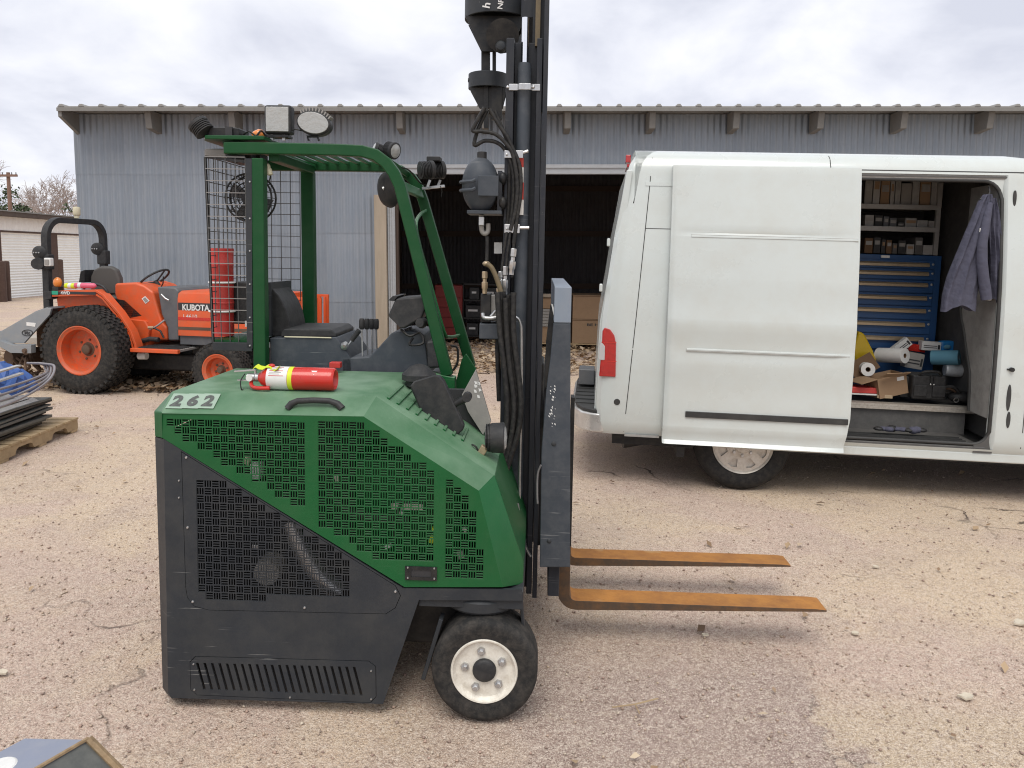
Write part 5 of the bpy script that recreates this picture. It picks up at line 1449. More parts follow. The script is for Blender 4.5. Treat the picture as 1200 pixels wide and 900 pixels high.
mb = vbox(563, 575, 344, 378, .68, .78); mb.build("valve_block", M_black, ft, bev=.005)
mb = vbox(573, 584, 346, 376, .70, .78); mb.build("valve_body", M_greyplate, ft, bev=.004)
mb = vbox(561.5, 586, 379, 397.5, .67, .80); mb.build("valve_base", M_carriage, ft, bev=.006)
mb = MB(); mb.tube([PX(566, 367, .67), PX(567, 372, .665), PX(575, 373, .665), PX(583, 372, .67)], .010, 8, 3); mb.build("elbow_fitting", M_zinc, ft, smooth=60)
mb = MB(); mb.tube([PX(575, 371, .67), PX(581, 364, .67)], .007, 8); mb.build("elbow_fitting", M_zinc, ft, smooth=60)
mb = MB(); p1 = PX(579, 399, .72); mb.ell(p1, (.012, .012, .012), 8, 5); mb.build("drain_plug", M_brass, ft, smooth=60)
# accumulator bottle
c0 = PX(563, 217, .70)
mb = MB(); mb.ell(c0, (.082, .082, .122), 28, 16); ac = mb.build("accumulator", M_carriage, ft, smooth=60)
mb = MB(); mb.cyl(c0 + Vector((0.005, 0, .112)), c0 + Vector((.005, 0, .145)), .022, n=10); mb.build("accumulator_cap", M_plastic, ac, bev=.003)
mb = vbox(560, 584, 205.5, 229.5, .60, .62); mb.build("accumulator_bracket", M_carriage, ac, bev=.003)
for v in (212.5, 222.5):
    mb = MB(); mb.tube([PX(557, v - 2, .605), PX(553, v, .60), PX(541, v + .5, .61), PX(540, v + 1, .72)], .008, 6); mb.build("clamp_bolt", M_carriage, ac)
mb = vbox(547, 588, 246, 250.5, .64, .78); mb.build("accumulator_shelf", M_carriage, ac, bev=.004)
mb = vbox(583, 588, 200, 250, .67, .76); mb.build("accumulator_stay", M_mast, ac)
for v in (209, 238):
    mb = MB(); p1 = PX(589, v, .68); mb.ell(p1, (.02, .02, .028), 10, 6); mb.build("stay_bolt", M_black, ac, smooth=60)
mb = MB(); mb.tube([PX(564, 252, .70), PX(564, 262, .70), PX(565, 271, .70), PX(569, 274, .70), PX(572, 270, .70), PX(572, 262, .70)], .011, 8, 3); mb.build("elbow_fitting", M_greyplate, ac, smooth=60)
mb = vbox(561, 567, 254, 264, .67, .70); mb.build("fitting_nut", M_zinc, ac, bev=.002)
mb = vbox(579, 588, 284, 297, .80, .82); mb.build("data_plate", M_label, ft)
# hose bundle
b = random.Random(8)
for k in range(7):
    o_ = k * 2.4
    hose([(583 + o_ * 1.3, 345 + b.uniform(-4, 4)), (586 + o_ * 1.1, 390), (590 + o_ * 1.1 + b.uniform(-1, 1), 430), (594 + o_ * 1.15, 470), (593 + o_ * 1.0, 505), (588 + o_ * .5, 545), (584 + o_ * .3, 575)], .0125, .58 + .02 * (k % 3))
hose([(598, 373), (605, 372), (610, 379), (611, 400), (611, 470), (609, 560), (610, 610), (616, 640), (622, 652)], .0068, .66, M_zinc, 6, "steel_pipe")
mb = MB(); mb.tube([PX(607, 590, .50), PX(611, 620, .50), PX(613, 650, .50)], .004, 6); mb.build("cable", M_pipe, ft)
for k, (u, v0, v1) in enumerate(((586, 345, 470), (592, 360, 480))):
    hose([(u - 1, v0), (u - 3, (v0 + v1) / 2), (u - 1, v1)], .011, .72)

# ---- carriage and forks
YC = 0.46
mb = MB(); mb.prism(PL([(648.5, 379), (668.7, 379), (668, 665), (632.5, 665), (634.5, 530), (640, 460), (645, 420)], YC), YC, YC + .045); car = mb.build("carriage_plate", M_carriage, ft, bev=.004)
q0 = X(650, 336, YC); q1 = X(669, 379, YC)
mb = MB(); mb.box(q0[0], q1[0], YC + .001, 1.70, q1[1] + .001, q0[1]); mb.build("carriage_top_bar", M_carrlite, ft, bev=.004)
mb = MB(); mb.prism(PL([(648.5, 379), (668.7, 379), (668, 665), (632.5, 665), (634.5, 530), (640, 460), (645, 420)], YC), 1.655, 1.70); mb.build("carriage_plate", M_carriage, ft, bev=.004)
for v0, v1 in ((455, 490), (600, 648)):
    z0 = X(650, v1, 1)[1]; z1 = X(650, v0, 1)[1]
    mb = MB(); mb.box(q0[0] - .0, q0[0] + .05, YC + .046, 1.654, z0, z1); mb.build("fork_bar", M_mast, ft, bev=.004)
mb = MB(); mb.prism(PL([(645, 357), (650, 362), (650, 380), (645, 420), (640, 455), (638, 455), (640, 400)], .58), .58, .62); mb.build("side_bracket", M_black, ft, bev=.003)
mb = MB(); mb.prism(PL([(646, 356), (648, 357), (650, 366), (650, 376)], .575), .572, .579); mb.build("bracket_edge", M_label, ft)
mb = vbox(627, 636, 425, 640, .70, .95); mb.build("carriage_roller_block", M_black, ft, bev=.01)
mb = vbox(667.5, 671.5, 466, 640, .62, .70); mb.build("side_shift_rail", M_black, ft)
mb = MB(); mb.tube([PX(634, 545, .45), PX(630, 556, .46), PX(629.5, 580, .46), PX(630, 590, .46)], .004, 6, 3); mb.build("cable", M_pipe, ft)
bolt(649, 520, YC, car, .011, M_dark); bolt(643.5, 634, YC, car, .010, M_dark)
b = random.Random(5)
for k in range(26):
    u = b.choice((645, 644, 643)) + b.uniform(-1, 6); v = b.choice((455, 462, 480, 488, 500)) + b.uniform(-5, 6)
    s_ = b.uniform(.6, 1.8)
    mb = MB(); mb.prism(PL([(u, v), (u + s_, v + .4), (u + s_ * 1.2, v + s_ * 1.8), (u + .3, v + s_)], YC - .0004), YC - .0004, YC + .0002); mb.build("paint_chip", M_label, car)
def fork(y0, w_, Lx0, Lx1, ztop, th):
    hx = Lx0
    inn = [Vector((hx, ztop + .32)), Vector((hx, ztop + .05))]; out_ = [Vector((hx - .055, ztop + .32)), Vector((hx - .055, ztop + .05))]
    for k in range(1, 8):
        a = PI + PI / 2 * k / 7
        out_.append(Vector((hx - .055 + .085 + .085 * math.cos(a), ztop - th + .085 + .085 * math.sin(a))))
        inn.append(Vector((hx + .03 + .03 * math.cos(a), ztop + .03 + .03 * math.sin(a))))
    for f_ in (.25, .5, .75, .955, 1.0):
        x = hx + .03 + (Lx1 - hx - .03) * f_
        inn.append(Vector((x, ztop - (.004 if f_ == 1 else 0)))); out_.append(Vector((x, ztop - th + (th - .013) * f_)))
    mb = MB(); mb.ngon_loop_strip(inn, out_, y0, y0 + w_)
    o = mb.build("fork", M_forkdark, ft, bev=.003)
    o.data.materials.append(M_rust)
    for p in o.data.polygons:
        if p.normal.z > .6: p.material_index = 1
    return o
za = X(720, 698, .70)[1]
fx0 = X(667, 690, .70)[0]
fk = fork(.635, .13, fx0, X(967, 709, .66)[0], za, .045)
f2 = fork(1.14, .13, fx0 + .02, X(925, 656, 1.17)[0], za - .002, .045)

# ---- extinguisher lying on the hood
deckp = FL.g(350, 443.5, zd + .047)
yE = deckp.y
EX = Frame(FL.M @ Vector((deckp.x, yE, zd + .002)), -2.3, 1.03)
et = thing("fire_extinguisher", "red fire extinguisher with white label lying on its side on the green hood", "fire extinguisher", EX.M)
RX = .045
ex = lambda u: EX.p(u, 443, 0).x
x0, x1, x2, xe = ex(303), ex(318), ex(321), ex(393.5)
ctr = lambda x: (x, 0, RX)
mb = MB(); L_ = xe - x0
mb.lathe([(.014, 0), (.018, .004), (.030, .016), (.040, .032), (RX - .001, .05), (RX, .062), (RX, L_ - .012), (RX - .002, L_ - .004), (RX - .006, L_), (RX - .010, L_ - .004), (RX - .014, L_ - .02), (0, L_ - .022)], ctr(x0), (1, 0, 0), 36)
bd = mb.build("cylinder", M_red, et, smooth=40)
def band(ua, ub, m, nm, arc=2 * PI):
    mb = MB(); a, b_ = ex(ua), ex(ub)
    mb.lathe([(RX + .0008, a - x0), (RX + .0008, b_ - x0)], ctr(x0), (1, 0, 0), 36, arc=arc, up=(0, -.7, .75)); return mb.build(nm, m, bd, smooth=60)
band(316, 340, M_label, "label"); band(340.4, 345.5, M_yellow, "label_stripe")
for k in range(7):
    ph = R(20 + 9 * k); a = ex(319); b_ = ex(336 - (k * 5) % 7)
    mb = MB(); mb.obox(((a + b_) / 2, -(RX + .0012) * math.cos(ph), RX + (RX + .0012) * math.sin(ph)), (b_ - a, .0006, .0022), Matrix.Rotation(-ph, 3, 'X')); mb.build("print_line", M_greyplate if k % 3 else M_red, bd)

mb = MB(); a = ex(371)
mb.add([(a - .012, -.028, RX + .0365), (a + .012, -.028, RX + .0365), (a, -.040, RX + .0215)], [(0, 1, 2)]); mb.build("label_triangle", M_label, bd)
mb = MB(); mb.lathe([(.012, -.012), (.017, -.010), (.017, .004)], ctr(x0), (1, 0, 0), 14); mb.build("neck_ring", M_zinc, et, smooth=40)
mb = MB(); mb.lathe([(.008, -.045), (.016, -.043), (.016, -.014), (.012, -.012)], ctr(x0), (1, 0, 0), 12); vb = mb.build("valve", M_zinc, et, smooth=40)
mb = MB(); mb.cyl((x0 - .03, -.022, RX), (x0 - .03, .0, RX), .013, n=14); mb.build("pressure_gauge", M_label, vb, smooth=40)
mb = MB(); mb.bar((x0 - .012, 0, RX + .03), (x0 - .095, 0, RX + .022), .016, .006); mb.bar((x0 - .012, 0, RX + .01), (x0 - .012, 0, RX + .03), .012, .006); mb.build("squeeze_lever", M_zinc, et, bev=.001)
mb = MB(); mb.bar((x0 - .04, 0, RX - .012), (x0 - .08, -.01, RX - .01), .014, .004); mb.build("carry_handle", M_zinc, et)
mb = MB(); mb.tube([(x0 - .05, -.01, RX + .015), (x0 - .06, -.03, RX - .01), (x0 - .055, -.035, .002), (x0 - .05, -.03, .002)], .0025, 6, 3); mb.build("safety_pin", M_black, et)
mb = MB(); mb.tube([(x0 - .03, 0, RX - .01), (x0 - .02, -.02, .015), (x0 + .01, -.042, .010), (x0 + .06, -.046, .012)], .008, 8, 4); mb.build("nozzle_hose", M_red, et, smooth=60)
mb = MB(); vs = []
for k in range(9):
    x = x0 - .01 + .10 * k / 8; y = -.02 - .008 * math.sin(k); z = RX * 2 + .004 + .006 * math.sin(k * 1.7) - .001 * abs(k - 3)
    vs += [(x, y - .012, z - .006), (x, y + .02, z + .002)]
n = len(vs); vs += [(a, b_, c - .002) for a, b_, c in vs]
mb.add(vs, [(2*k, 2*k+1, 2*k+3, 2*k+2) for k in range(8)] + [(n+2*k+2, n+2*k+3, n+2*k+1, n+2*k) for k in range(8)] + [(2*k, 2*k+2, n+2*k+2, n+2*k) for k in range(8)] + [(2*k+1, n+2*k+1, n+2*k+3, 2*k+3) for k in range(8)])
mb.build("inspection_tag", M_yellow, et)
mb = MB(); mb.ell((x0 + .055, -.005, RX * 2 + .004), (.014, .01, .008), 10, 6); mb.build("tag_knot", M_red, et, smooth=60)

# ---- red canister standing in the cage
q = PX(261, 393, YN + .12); CN = Frame(FL.M @ Vector((q.x, YN + .12, q.z)), -2.3, 1.03)
t = thing("red_canister", "tall red cylindrical canister strapped upright inside the wire cage of the forklift", "canister", CN.M)
Hc = PX(261, 291, YN + .12).z - q.z; rc = .053
mb = MB(); mb.lathe([(rc, 0), (rc, Hc * .36), (rc * 1.03, Hc * .365), (rc * 1.03, Hc * .385), (rc, Hc * .39), (rc, Hc * .8), (rc * 1.02, Hc * .805), (rc * 1.02, Hc * .82), (rc, Hc * .825), (rc * 1.03, Hc - .02), (rc * 1.05, Hc - .012), (rc * 1.05, Hc), (rc * .95, Hc), (rc * .93, Hc - .02), (0, Hc - .03)], (0, 0, 0), (0, 0, 1), 32)
mb.build("tube_body", M_redcan, t, smooth=35)
for f_ in (.27, .6):
    mb = MB(); mb.lathe([(rc + .006, Hc * f_), (rc + .010, Hc * f_ + .004), (rc + .006, Hc * f_ + .010), (rc + .0035, Hc * f_ + .005)], (0, 0, 0), (0, 0, 1), 24, close=True); mb.build("strap", M_label, t, smooth=60)

# ================================================================ the white van
VN = Frame((1.7, 5.66, gz(1.7)), -6.2, 1.7)
vt = thing("van", "white high roof cargo van with its sliding side door open", "van", VN.M)
VX = VN.xz; VP = VN.p
ROWS = [(0.395, .035), (0.43, .012), (0.50, .0), (0.62, .0), (0.90, .0), (1.06, .0), (1.10, .004), (1.30, .006), (1.60, .022), (1.915, .055), (1.94, .060), (2.15, .088), (2.375, .118), (2.41, .123), (2.45, .134), (2.51, .165), (2.548, .22), (2.572, .32), (2.585, .60), (2.59, 1.0)]
def interp(x, T):
    for (a, b), (c, d) in zip(T, T[1:]):
        if x <= c: return b + (d - b) * max(0, (x - a) / (c - a))
    return T[-1][1]
REAR = [(0.0, -1.04), (0.43, -1.06), (0.55, -1.085), (1.25, -1.066), (1.8, -1.012), (2.3, -.935), (2.45, -.90), (2.51, -.865), (2.548, -.82), (2.572, -.77), (2.59, -.66)]
TOPS = [(1.84, 1.0), (2.1, .985), (2.6, .90), (3.2, .70), (3.75, .42), (4.2, .22), (4.8, .14), (5.05, .04)]
def side_y(z): return interp(z, [(a, b) for a, b in ROWS])
def warp(x, z):
    s = interp(x, TOPS) if x > 1.84 else 1.0
    return 1.02 + (z - 1.02) * s if z > 1.02 else z
COLS = [-0.86, -0.60, -0.2, 0.25, 1.0, 1.79, 1.84, 2.1, 2.4, 2.7, 3.0, 3.2, 3.5, 3.75, 4.0, 4.2, 4.5, 4.8, 5.0, 5.05]
OP0, OP1, OZ0, OZ1 = 0.25, 1.79, 0.43, 2.41
def rear_round(z, c): # rear corner pulls in on the side wall
    return c
mb = MB()
for side in (0, 1):
    grid = []
    for z, y in ROWS:
        xr = interp(z, REAR)
        row = []
        for k, x in enumerate([xr - .0, xr + .03, xr + .09] + COLS):
            yy = y + (.05 if k == 0 else (.012 if k == 1 else 0))
            if x > 4.2: yy += (x - 4.2) ** 2 * .55
            if y > .9: yy = 1.0
            Y = yy if side == 0 else 2.0 - yy
            row.append((x, Y, warp(x, z)))
        grid.append(row)
    n = len(grid[0]); base = [q for r_ in grid for q in r_]
    fs = []
    for i in range(len(ROWS) - 1):
        for j in range(n - 1):
            xa = grid[i][j][0]; xb = grid[i][j + 1][0]; za, zb_ = ROWS[i][0], ROWS[i + 1][0]
            if side == 0 and xa >= OP0 - .01 and xb <= OP1 + .01 and za >= OZ0 - .005 and zb_ <= OZ1 + .005: continue
            fs.append((i*n + j, i*n + j + 1, (i+1)*n + j + 1, (i+1)*n + j))
    mb.add(base, fs)
# rear face and nose
rr = []
for z, y in ROWS:
    xr = interp(z, REAR); rr.append(((xr, y + .05 if y < .9 else 1.0, z), (xr, 2 - y - .05 if y < .9 else 1.0, z)))
vs = [q for p in rr for q in p]
mb.add(vs, [(2*i, 2*i+2, 2*i+3, 2*i+1) for i in range(len(ROWS) - 1)])
vs = []
for z, y in ROWS:
    yy = y + .85 ** 2 * .55 if y < .9 else 1.0
    if yy > 1: yy = 1.0
    vs += [(5.05, yy, warp(5.05, z)), (5.05, 2 - yy, warp(5.05, z))]
mb.add(vs, [(2*i, 2*i+1, 2*i+3, 2*i+2) for i in range(len(ROWS) - 1)])
body = mb.build("body", M_van, vt, smooth=32)
def on_side(pts, dy, name, m, par, w_=None):
    """a thin strip following the side of the van: pts are (x, z)"""
    return None
def side_strip(xz0, xz1, w_, name, m, par, dy=.0012, n=14):
    """a thin dark joint or moulding lying on the curved side"""
    mb = MB(); a = Vector(xz0); b_ = Vector(xz1); d = (b_ - a).normalized(); nn = Vector((-d.y, d.x)) * w_ / 2
    L_, R_ = [], []
    vs = []
    for k in range(n + 1):
        p = a.lerp(b_, k / n)
        for q in (p + nn, p - nn):
            y = side_y(q.y); vs.append((q.x, y - dy, q.y))
    m_ = len(vs); vs += [(x, y + dy + .004, z) for x, y, z in vs]
    fs = []
    for k in range(n):
        i = 2 * k
        fs += [(i, i+2, i+3, i+1), (m_+i+1, m_+i+3, m_+i+2, m_+i), (i, m_+i, m_+i+2, i+2), (i+1, i+3, m_+i+3, m_+i+1)]
    fs += [(0, 1, m_+1, m_), (2*n, m_+2*n, m_+2*n+1, 2*n+1)]
    mb.add(vs, fs); return mb.build(name, m, par)
M_gap = mat("panel_gap", (0.05, 0.05, 0.05), 0.8)
side_strip((-.868, .42), (-.735, 2.50), .006, "panel_gap", M_gap, body)
side_strip((-.772, 1.965), (-.55, 1.965), .005, "panel_gap", M_gap, body)
side_strip((.56, 2.425), (.56, 2.54), .006, "panel_gap", M_gap, body)
side_strip((.56, 2.432), (2.1, 2.432), .008, "panel_gap", M_gap, body)
side_strip((1.975, .45), (1.975, 2.35), .006, "panel_gap", M_gap, body)
side_strip((2.0, .60), (3.0, .60), .05, "door_moulding", M_trim, body, dy=.012)
side_strip((-.78, 2.30), (-.57, 2.30), .03, "panel_crease", M_van, body, dy=.004)
# lower sill
mb = MB(); mb.box(.05, 3.2, .03, .10, .33, .40); mb.build("rocker_sill", M_van, vt, bev=.012, seg=3)
mb = MB(); mb.box(-.86, -.60, .012, .06, .385, .40); mb.build("lower_lip", M_vanin, vt)
# under body
mb = MB(); mb.box(-.95, 4.8, .12, 1.88, .30, .44); mb.build("underbody", M_black, vt)
# jamb: inner reveal, seal, pillar face
mb = MB()
for (x0, x1, z0, z1) in ((OP1 - .0, OP1 + .03, OZ0, OZ1),):
    zz_ = [ROWS[i][0] for i in range(len(ROWS)) if z0 - .001 <= ROWS[i][0] <= z1 + .001]
    vs = []
    for z in zz_:
        y = side_y(z); vs += [(OP1, y, z), (OP1 - .025, y + .02, z), (OP1 - .03, y + .07, z)]
    mb.add(vs, [(3*i+k, 3*i+3+k, 3*i+4+k, 3*i+1+k) for i in range(len(zz_) - 1) for k in (0, 1)])
mb.build("door_jamb", M_van, vt, smooth=60)
seal = []
for k in range(9):
    z = 0.56 + (2.24 - .56) * k / 8; seal.append((OP1 - .030, side_y(z) + .025, z))
arc = []
for k in range(1, 7):
    a = R(15 * k); arc.append((OP1 - .030 - .13 * (1 - math.cos(a)), side_y(2.35) + .028, 2.24 + .13 * math.sin(a)))
arcb = []
for k in range(1, 7):
    a = R(15 * k); arcb.append((OP1 - .030 - .10 * (1 - math.cos(a)), side_y(.45) + .028, 0.56 - .10 * math.sin(a)))
path = [(OP0, side_y(.45) + .03, .462)] + arcb[::-1] + seal + arc + [(OP0, side_y(2.35) + .03, 2.372)]
mb = MB(); mb.tube(path, .014, 8); mb.build("door_seal", M_trim, vt, smooth=60)
# corner gussets that round the opening, top rail, sill plate
for zc_, sg in ((2.24, 1), (.56, -1)):
    rr0 = .13 if sg > 0 else .10
    pts = [(OP1 + .0, zc_), (OP1 + .0, zc_ + sg * (rr0 + .06)), (OP1 - .030 - rr0, zc_ + sg * (rr0 + .06))]
    pts += [(OP1 - .030 - rr0 * (1 - math.cos(R(15 * k))), zc_ + sg * rr0 * math.sin(R(15 * k))) for k in range(6, -1, -1)]
    yy = side_y(zc_ + sg * rr0) + .012
    mb = MB(); mb.prism(pts, yy + .004, yy + .03); mb.build("corner_gusset", M_van if sg > 0 else M_vandark, vt)
mb = MB(); mb.box(OP0, OP1 + .04, side_y(2.4) + .01, side_y(2.4) + .10, 2.375, 2.415); mb.build("door_rail", M_vanin, vt, bev=.006)
mb = MB(); mb.box(OP0, OP1 + .12, side_y(2.4) + .004, side_y(2.4) + .05, 2.39, 2.40); mb.build("rail_lip", M_vandark, vt)
mb = MB(); mb.box(OP0, OP1 - .05, .02, .46, .415, .445); mb.build("step_tread", M_vandark, vt, bev=.006)
for k in range(5):
    y = .05 + .055 * k
    mb = MB(); mb.box(OP0, OP1 - .12, y, y + .014, .446, .456); mb.build("tread_rib", M_trim, vt)
mb = MB(); mb.box(OP0 - .8, OP1, .46, .475, .43, .615); mb.build("step_riser", M_vandark, vt)
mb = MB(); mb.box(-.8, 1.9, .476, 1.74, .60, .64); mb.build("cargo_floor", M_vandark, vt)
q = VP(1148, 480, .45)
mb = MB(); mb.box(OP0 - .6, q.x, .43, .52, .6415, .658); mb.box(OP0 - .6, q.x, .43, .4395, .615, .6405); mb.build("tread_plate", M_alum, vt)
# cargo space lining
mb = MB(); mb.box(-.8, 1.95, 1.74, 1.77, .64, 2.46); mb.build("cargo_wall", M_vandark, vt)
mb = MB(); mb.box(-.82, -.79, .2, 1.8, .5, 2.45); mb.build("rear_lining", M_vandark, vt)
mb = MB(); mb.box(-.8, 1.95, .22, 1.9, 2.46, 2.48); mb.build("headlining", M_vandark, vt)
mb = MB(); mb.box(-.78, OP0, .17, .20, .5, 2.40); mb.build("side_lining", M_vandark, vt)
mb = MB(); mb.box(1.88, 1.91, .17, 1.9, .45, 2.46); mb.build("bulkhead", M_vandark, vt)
# pale pillar lining with a curved black edge
pl_e = [(2.36, .60), (1.75, .62), (1.40, .60), (1.25, .52), (1.12, .46), (1.0, .40), (.9, .36), (.65, .34)]
mb = MB(); vs = []
for z, yb in pl_e:
    vs += [(OP1 - .034, side_y(z) + .06, z), (OP1 - .030, yb, z), (OP1 + .0, yb, z)]
mb.add(vs, [(3*i+k, 3*i+1+k, 3*i+4+k, 3*i+3+k) for i in range(len(pl_e) - 1) for k in (0, 1)]); mb.build("pillar_lining", M_vanin, vt)
mb = MB(); mb.tube([(OP1 - .033, yb + .004, z) for z, yb in pl_e[1:]], .014, 8, 3); mb.build("edge_trim", M_trim, vt, smooth=60)
mb = MB(); mb.box(VX(1104, 350, 1.3)[0], VX(1148, 350, 1.3)[0] + .1, 1.30, 1.32, .64, 1.05); mb.build("lower_lining", M_grey, vt)
# pillar fittings
for u, v, w_, h_ in ((1189, 233, 4, 20), (1182, 466, 5, 32), (1181.5, 492, 4.5, 20)):
    p = VP(u, v, side_y(VX(u, v, .02)[1])); mb = MB()
    n = 20; y = p.y
    mb.ngon_prism([(p.x + w_ / 330 * math.cos(2*PI*k/n), p.z + h_ / 330 * math.sin(2*PI*k/n)) for k in range(n)], y - .006, y + .01); mb.build("pillar_grommet", M_trim, vt, bev=.003)
p = VP(1185, 433, 0); mb = MB(); mb.cyl((p.x - .03, p.y - .004, p.z), (p.x, p.y - .004, p.z), .006, n=8); mb.cyl((p.x, p.y - .02, p.z), (p.x, p.y + .002, p.z), .016, n=12); mb.build("door_striker", M_black, vt)
p = VP(723, 471, 0); mb = MB(); mb.lathe([(0, -.006), (.022, -.005), (.026, .004)], (p.x, 0, p.z), (0, 1, 0), 16); mb.build("tie_down_cap", M_trim, vt, smooth=40)
# sliding door, standing proud of the side
mb = MB(); OUT = .085; TH = .07
dz_all = sorted(set([z for z, y in ROWS if .43 <= z <= 2.42] + [round(.46 + .05 * k, 3) for k in range(39)]))
def bulge(z): return -.011 * math.exp(-((z - 1.27) / .10) ** 2) + .006 * math.exp(-((z - .80) / .12) ** 2) - .006 * math.exp(-((z - .48) / .05) ** 2)
dr = [(0.372, -.015), (0.40, .008)] + [(z, side_y(z) + bulge(z)) for z in dz_all] + [(2.435, .130)]
XS = [-.585, -.570, -.54, -.50, -.2, .2, .60, .70, .735, .755]
vs = []; 
for z, y in dr:
    for k, x in enumerate(XS):
        yy = y - OUT + (.012 if k in (0, len(XS) - 1) else (.004 if k in (1, len(XS) - 2) else 0))
        if 3 <= k <= 6:
            if 1.93 < z < 1.95: yy += .006
            if 1.095 < z < 1.2: yy += .003
            if 1.05 < z < 1.07: yy += .010
        xx = x
        if z < .62: xx = x - (0.035 if k > 6 else 0) * (0.62 - z) / .25
        vs.append((xx, yy, z))
n = len(XS); m_ = len(vs)
vs += [(x, y + TH, z) for x, y, z in vs]
fs = []
for i in range(len(dr) - 1):
    for j in range(n - 1):
        a = i*n + j
        fs += [(a, a+1, a+n+1, a+n), (m_+a+n, m_+a+n+1, m_+a+1, m_+a)]
for i in range(len(dr) - 1):
    a = i*n; b_ = i*n + n - 1
    fs += [(a, a+n, m_+a+n, m_+a), (b_, m_+b_, m_+b_+n, b_+n)]
for j in range(n - 1):
    a = j; b_ = (len(dr)-1)*n + j
    fs += [(a, m_+a, m_+a+1, a+1), (b_, b_+1, m_+b_+1, m_+b_)]
mb.add(vs, fs); sdoor = mb.build("sliding_door", M_van, vt, smooth=28)
def door_strip(x0, x1, z0, z1, dy, name, m, th=.012):
    mb = MB(); a = side_y(z0) - OUT - dy; b_ = side_y(z1) - OUT - dy
    mb.add([(x0, a, z0), (x1, a, z0), (x1, b_, z1), (x0, b_, z1), (x0, a + th, z0), (x1, a + th, z0), (x1, b_ + th, z1), (x0, b_ + th, z1)],
           [(0,1,2,3), (7,6,5,4), (0,4,5,1), (1,5,6,2), (2,6,7,3), (3,7,4,0)])
    return mb.build(name, m, sdoor, bev=.003)
zm = VX(900, 490, -.085)[1]
door_strip(-.425, .735, zm - .022, zm + .022, .012, "door_moulding", M_trim)
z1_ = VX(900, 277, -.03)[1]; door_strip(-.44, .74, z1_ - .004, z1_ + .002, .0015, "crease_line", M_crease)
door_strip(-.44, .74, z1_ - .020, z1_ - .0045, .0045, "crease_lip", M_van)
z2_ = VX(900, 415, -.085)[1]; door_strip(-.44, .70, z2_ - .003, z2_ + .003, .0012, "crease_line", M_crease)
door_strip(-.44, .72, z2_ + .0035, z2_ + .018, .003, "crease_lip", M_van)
# tail lamp on the rear corner
tl = [VX(u, v, -.01) for u, v in ((702, 441), (704, 420), (705.5, 400), (706, 388), (708.5, 384), (715, 386), (720, 393), (722, 402), (721.5, 442))]
mb = MB(); mb.prism(tl, -.012, .10); tlm = mb.build("tail_light", M_taillight, vt, bev=.008, seg=3)
mb = MB(); mb.prism([VX(u, v, -.014) for u, v in ((701.5, 422), (702.5, 403), (706, 402), (709, 406), (708.5, 422))], -.0155, .02); mb.build("reversing_lens", M_clearlens, tlm, bev=.003)
for v in (401, 423):
    mb = MB(); a = VX(703, v, -.0135); b_ = VX(722.5, v, -.0135); mb.box(a[0] + .012, b_[0], -.0135, -.01, a[1] - .003, a[1] + .003); mb.build("lens_rib", M_red, tlm)
# rear doors' hinges, high brake lamp, badge holes
for v in (284, 337, 448):
    p = VP(703 if v > 300 else 712, v, .06); mb = MB(); mb.box(p.x - .005, p.x + .02, .03, .08, p.z - .03, p.z + .03); mb.build("rear_hinge", M_van, vt, bev=.008)
mb = MB(); mb.box(-.90, -.85, .8, 1.2, 2.50, 2.54); mb.build("high_brake_light", M_taillight, vt, bev=.006)
mb = MB(); a = VP(736, 186, .3); mb.box(a.x - .02, a.x + .02, .24, .34, 2.47, 2.53); mb.build("clearance_light", M_taillight, vt, bev=.008)
for k in range(2):
    mb = MB(); y0 = .09 if k == 0 else 1.01
    mb.prism([(interp(.56, REAR) - .012, .56), (interp(.56, REAR) + .03, .56), (interp(2.4, REAR) + .03, 2.4), (interp(2.4, REAR) - .012, 2.4), (interp(1.25, REAR) - .014, 1.25)], y0, y0 + .90); mb.build("rear_door", M_van, vt, bev=.008)
# bumper with step pad
ol = [(-1.04, .02), (-1.12, .03), (-1.20, .10), (-1.255, .25), (-1.28, .5), (-1.28, 1.5), (-1.255, 1.75), (-1.20, 1.9), (-1.04, 1.98)]
mb = MB(); mb.ngon_prism(ol + [(-1.02, 1.98), (-1.02, .02)], .40, .545, ax='z'); bmp = mb.build("rear_bumper", M_chromeb, vt, bev=.018, seg=3)
il = [(-1.04, .04), (-1.11, .05), (-1.185, .12), (-1.235, .26), (-1.26, .5), (-1.26, 1.5), (-1.235, 1.74), (-1.185, 1.88), (-1.04, 1.96)]
mb = MB(); mb.ngon_prism(il, .5455, .572, ax='z'); mb.build("step_pad", M_trim, bmp, bev=.008)
for k in range(9):
    mb = MB(); y = .28 + k * .17; mb.box(-1.25, -1.08, y, y + .06, .5725, .58); mb.build("pad_rib", M_trim, bmp)
p = VP(680, 493, .25); mb = MB(); mb.lathe([(0, -.002), (.012, -.001), (.012, .01)], (-1.262, .22, .48), (-1, -.4, 0), 10); mb.build("sensor", M_trim, bmp)
mb = MB(); mb.box(-1.24, -1.1, 1.0, 1.25, .60, .74); mb.box(-1.12, -1.0, 1.04, 1.2, .62, .70); mb.build("hitch_step", M_grey, vt, bev=.01)
mb = MB(); p = VP(733, 522, .2); mb.cyl((p.x - .02, .25, p.z), (p.x + .3, .35, p.z + .05), .035, n=14); mb.build("exhaust_pipe", M_black, vt, smooth=40)
mb = MB(); p = VP(790, 545, .5); mb.box(p.x - .03, p.x + .03, .12, .36, .22, .48); mb.build("mud_flap", M_plastic, vt)
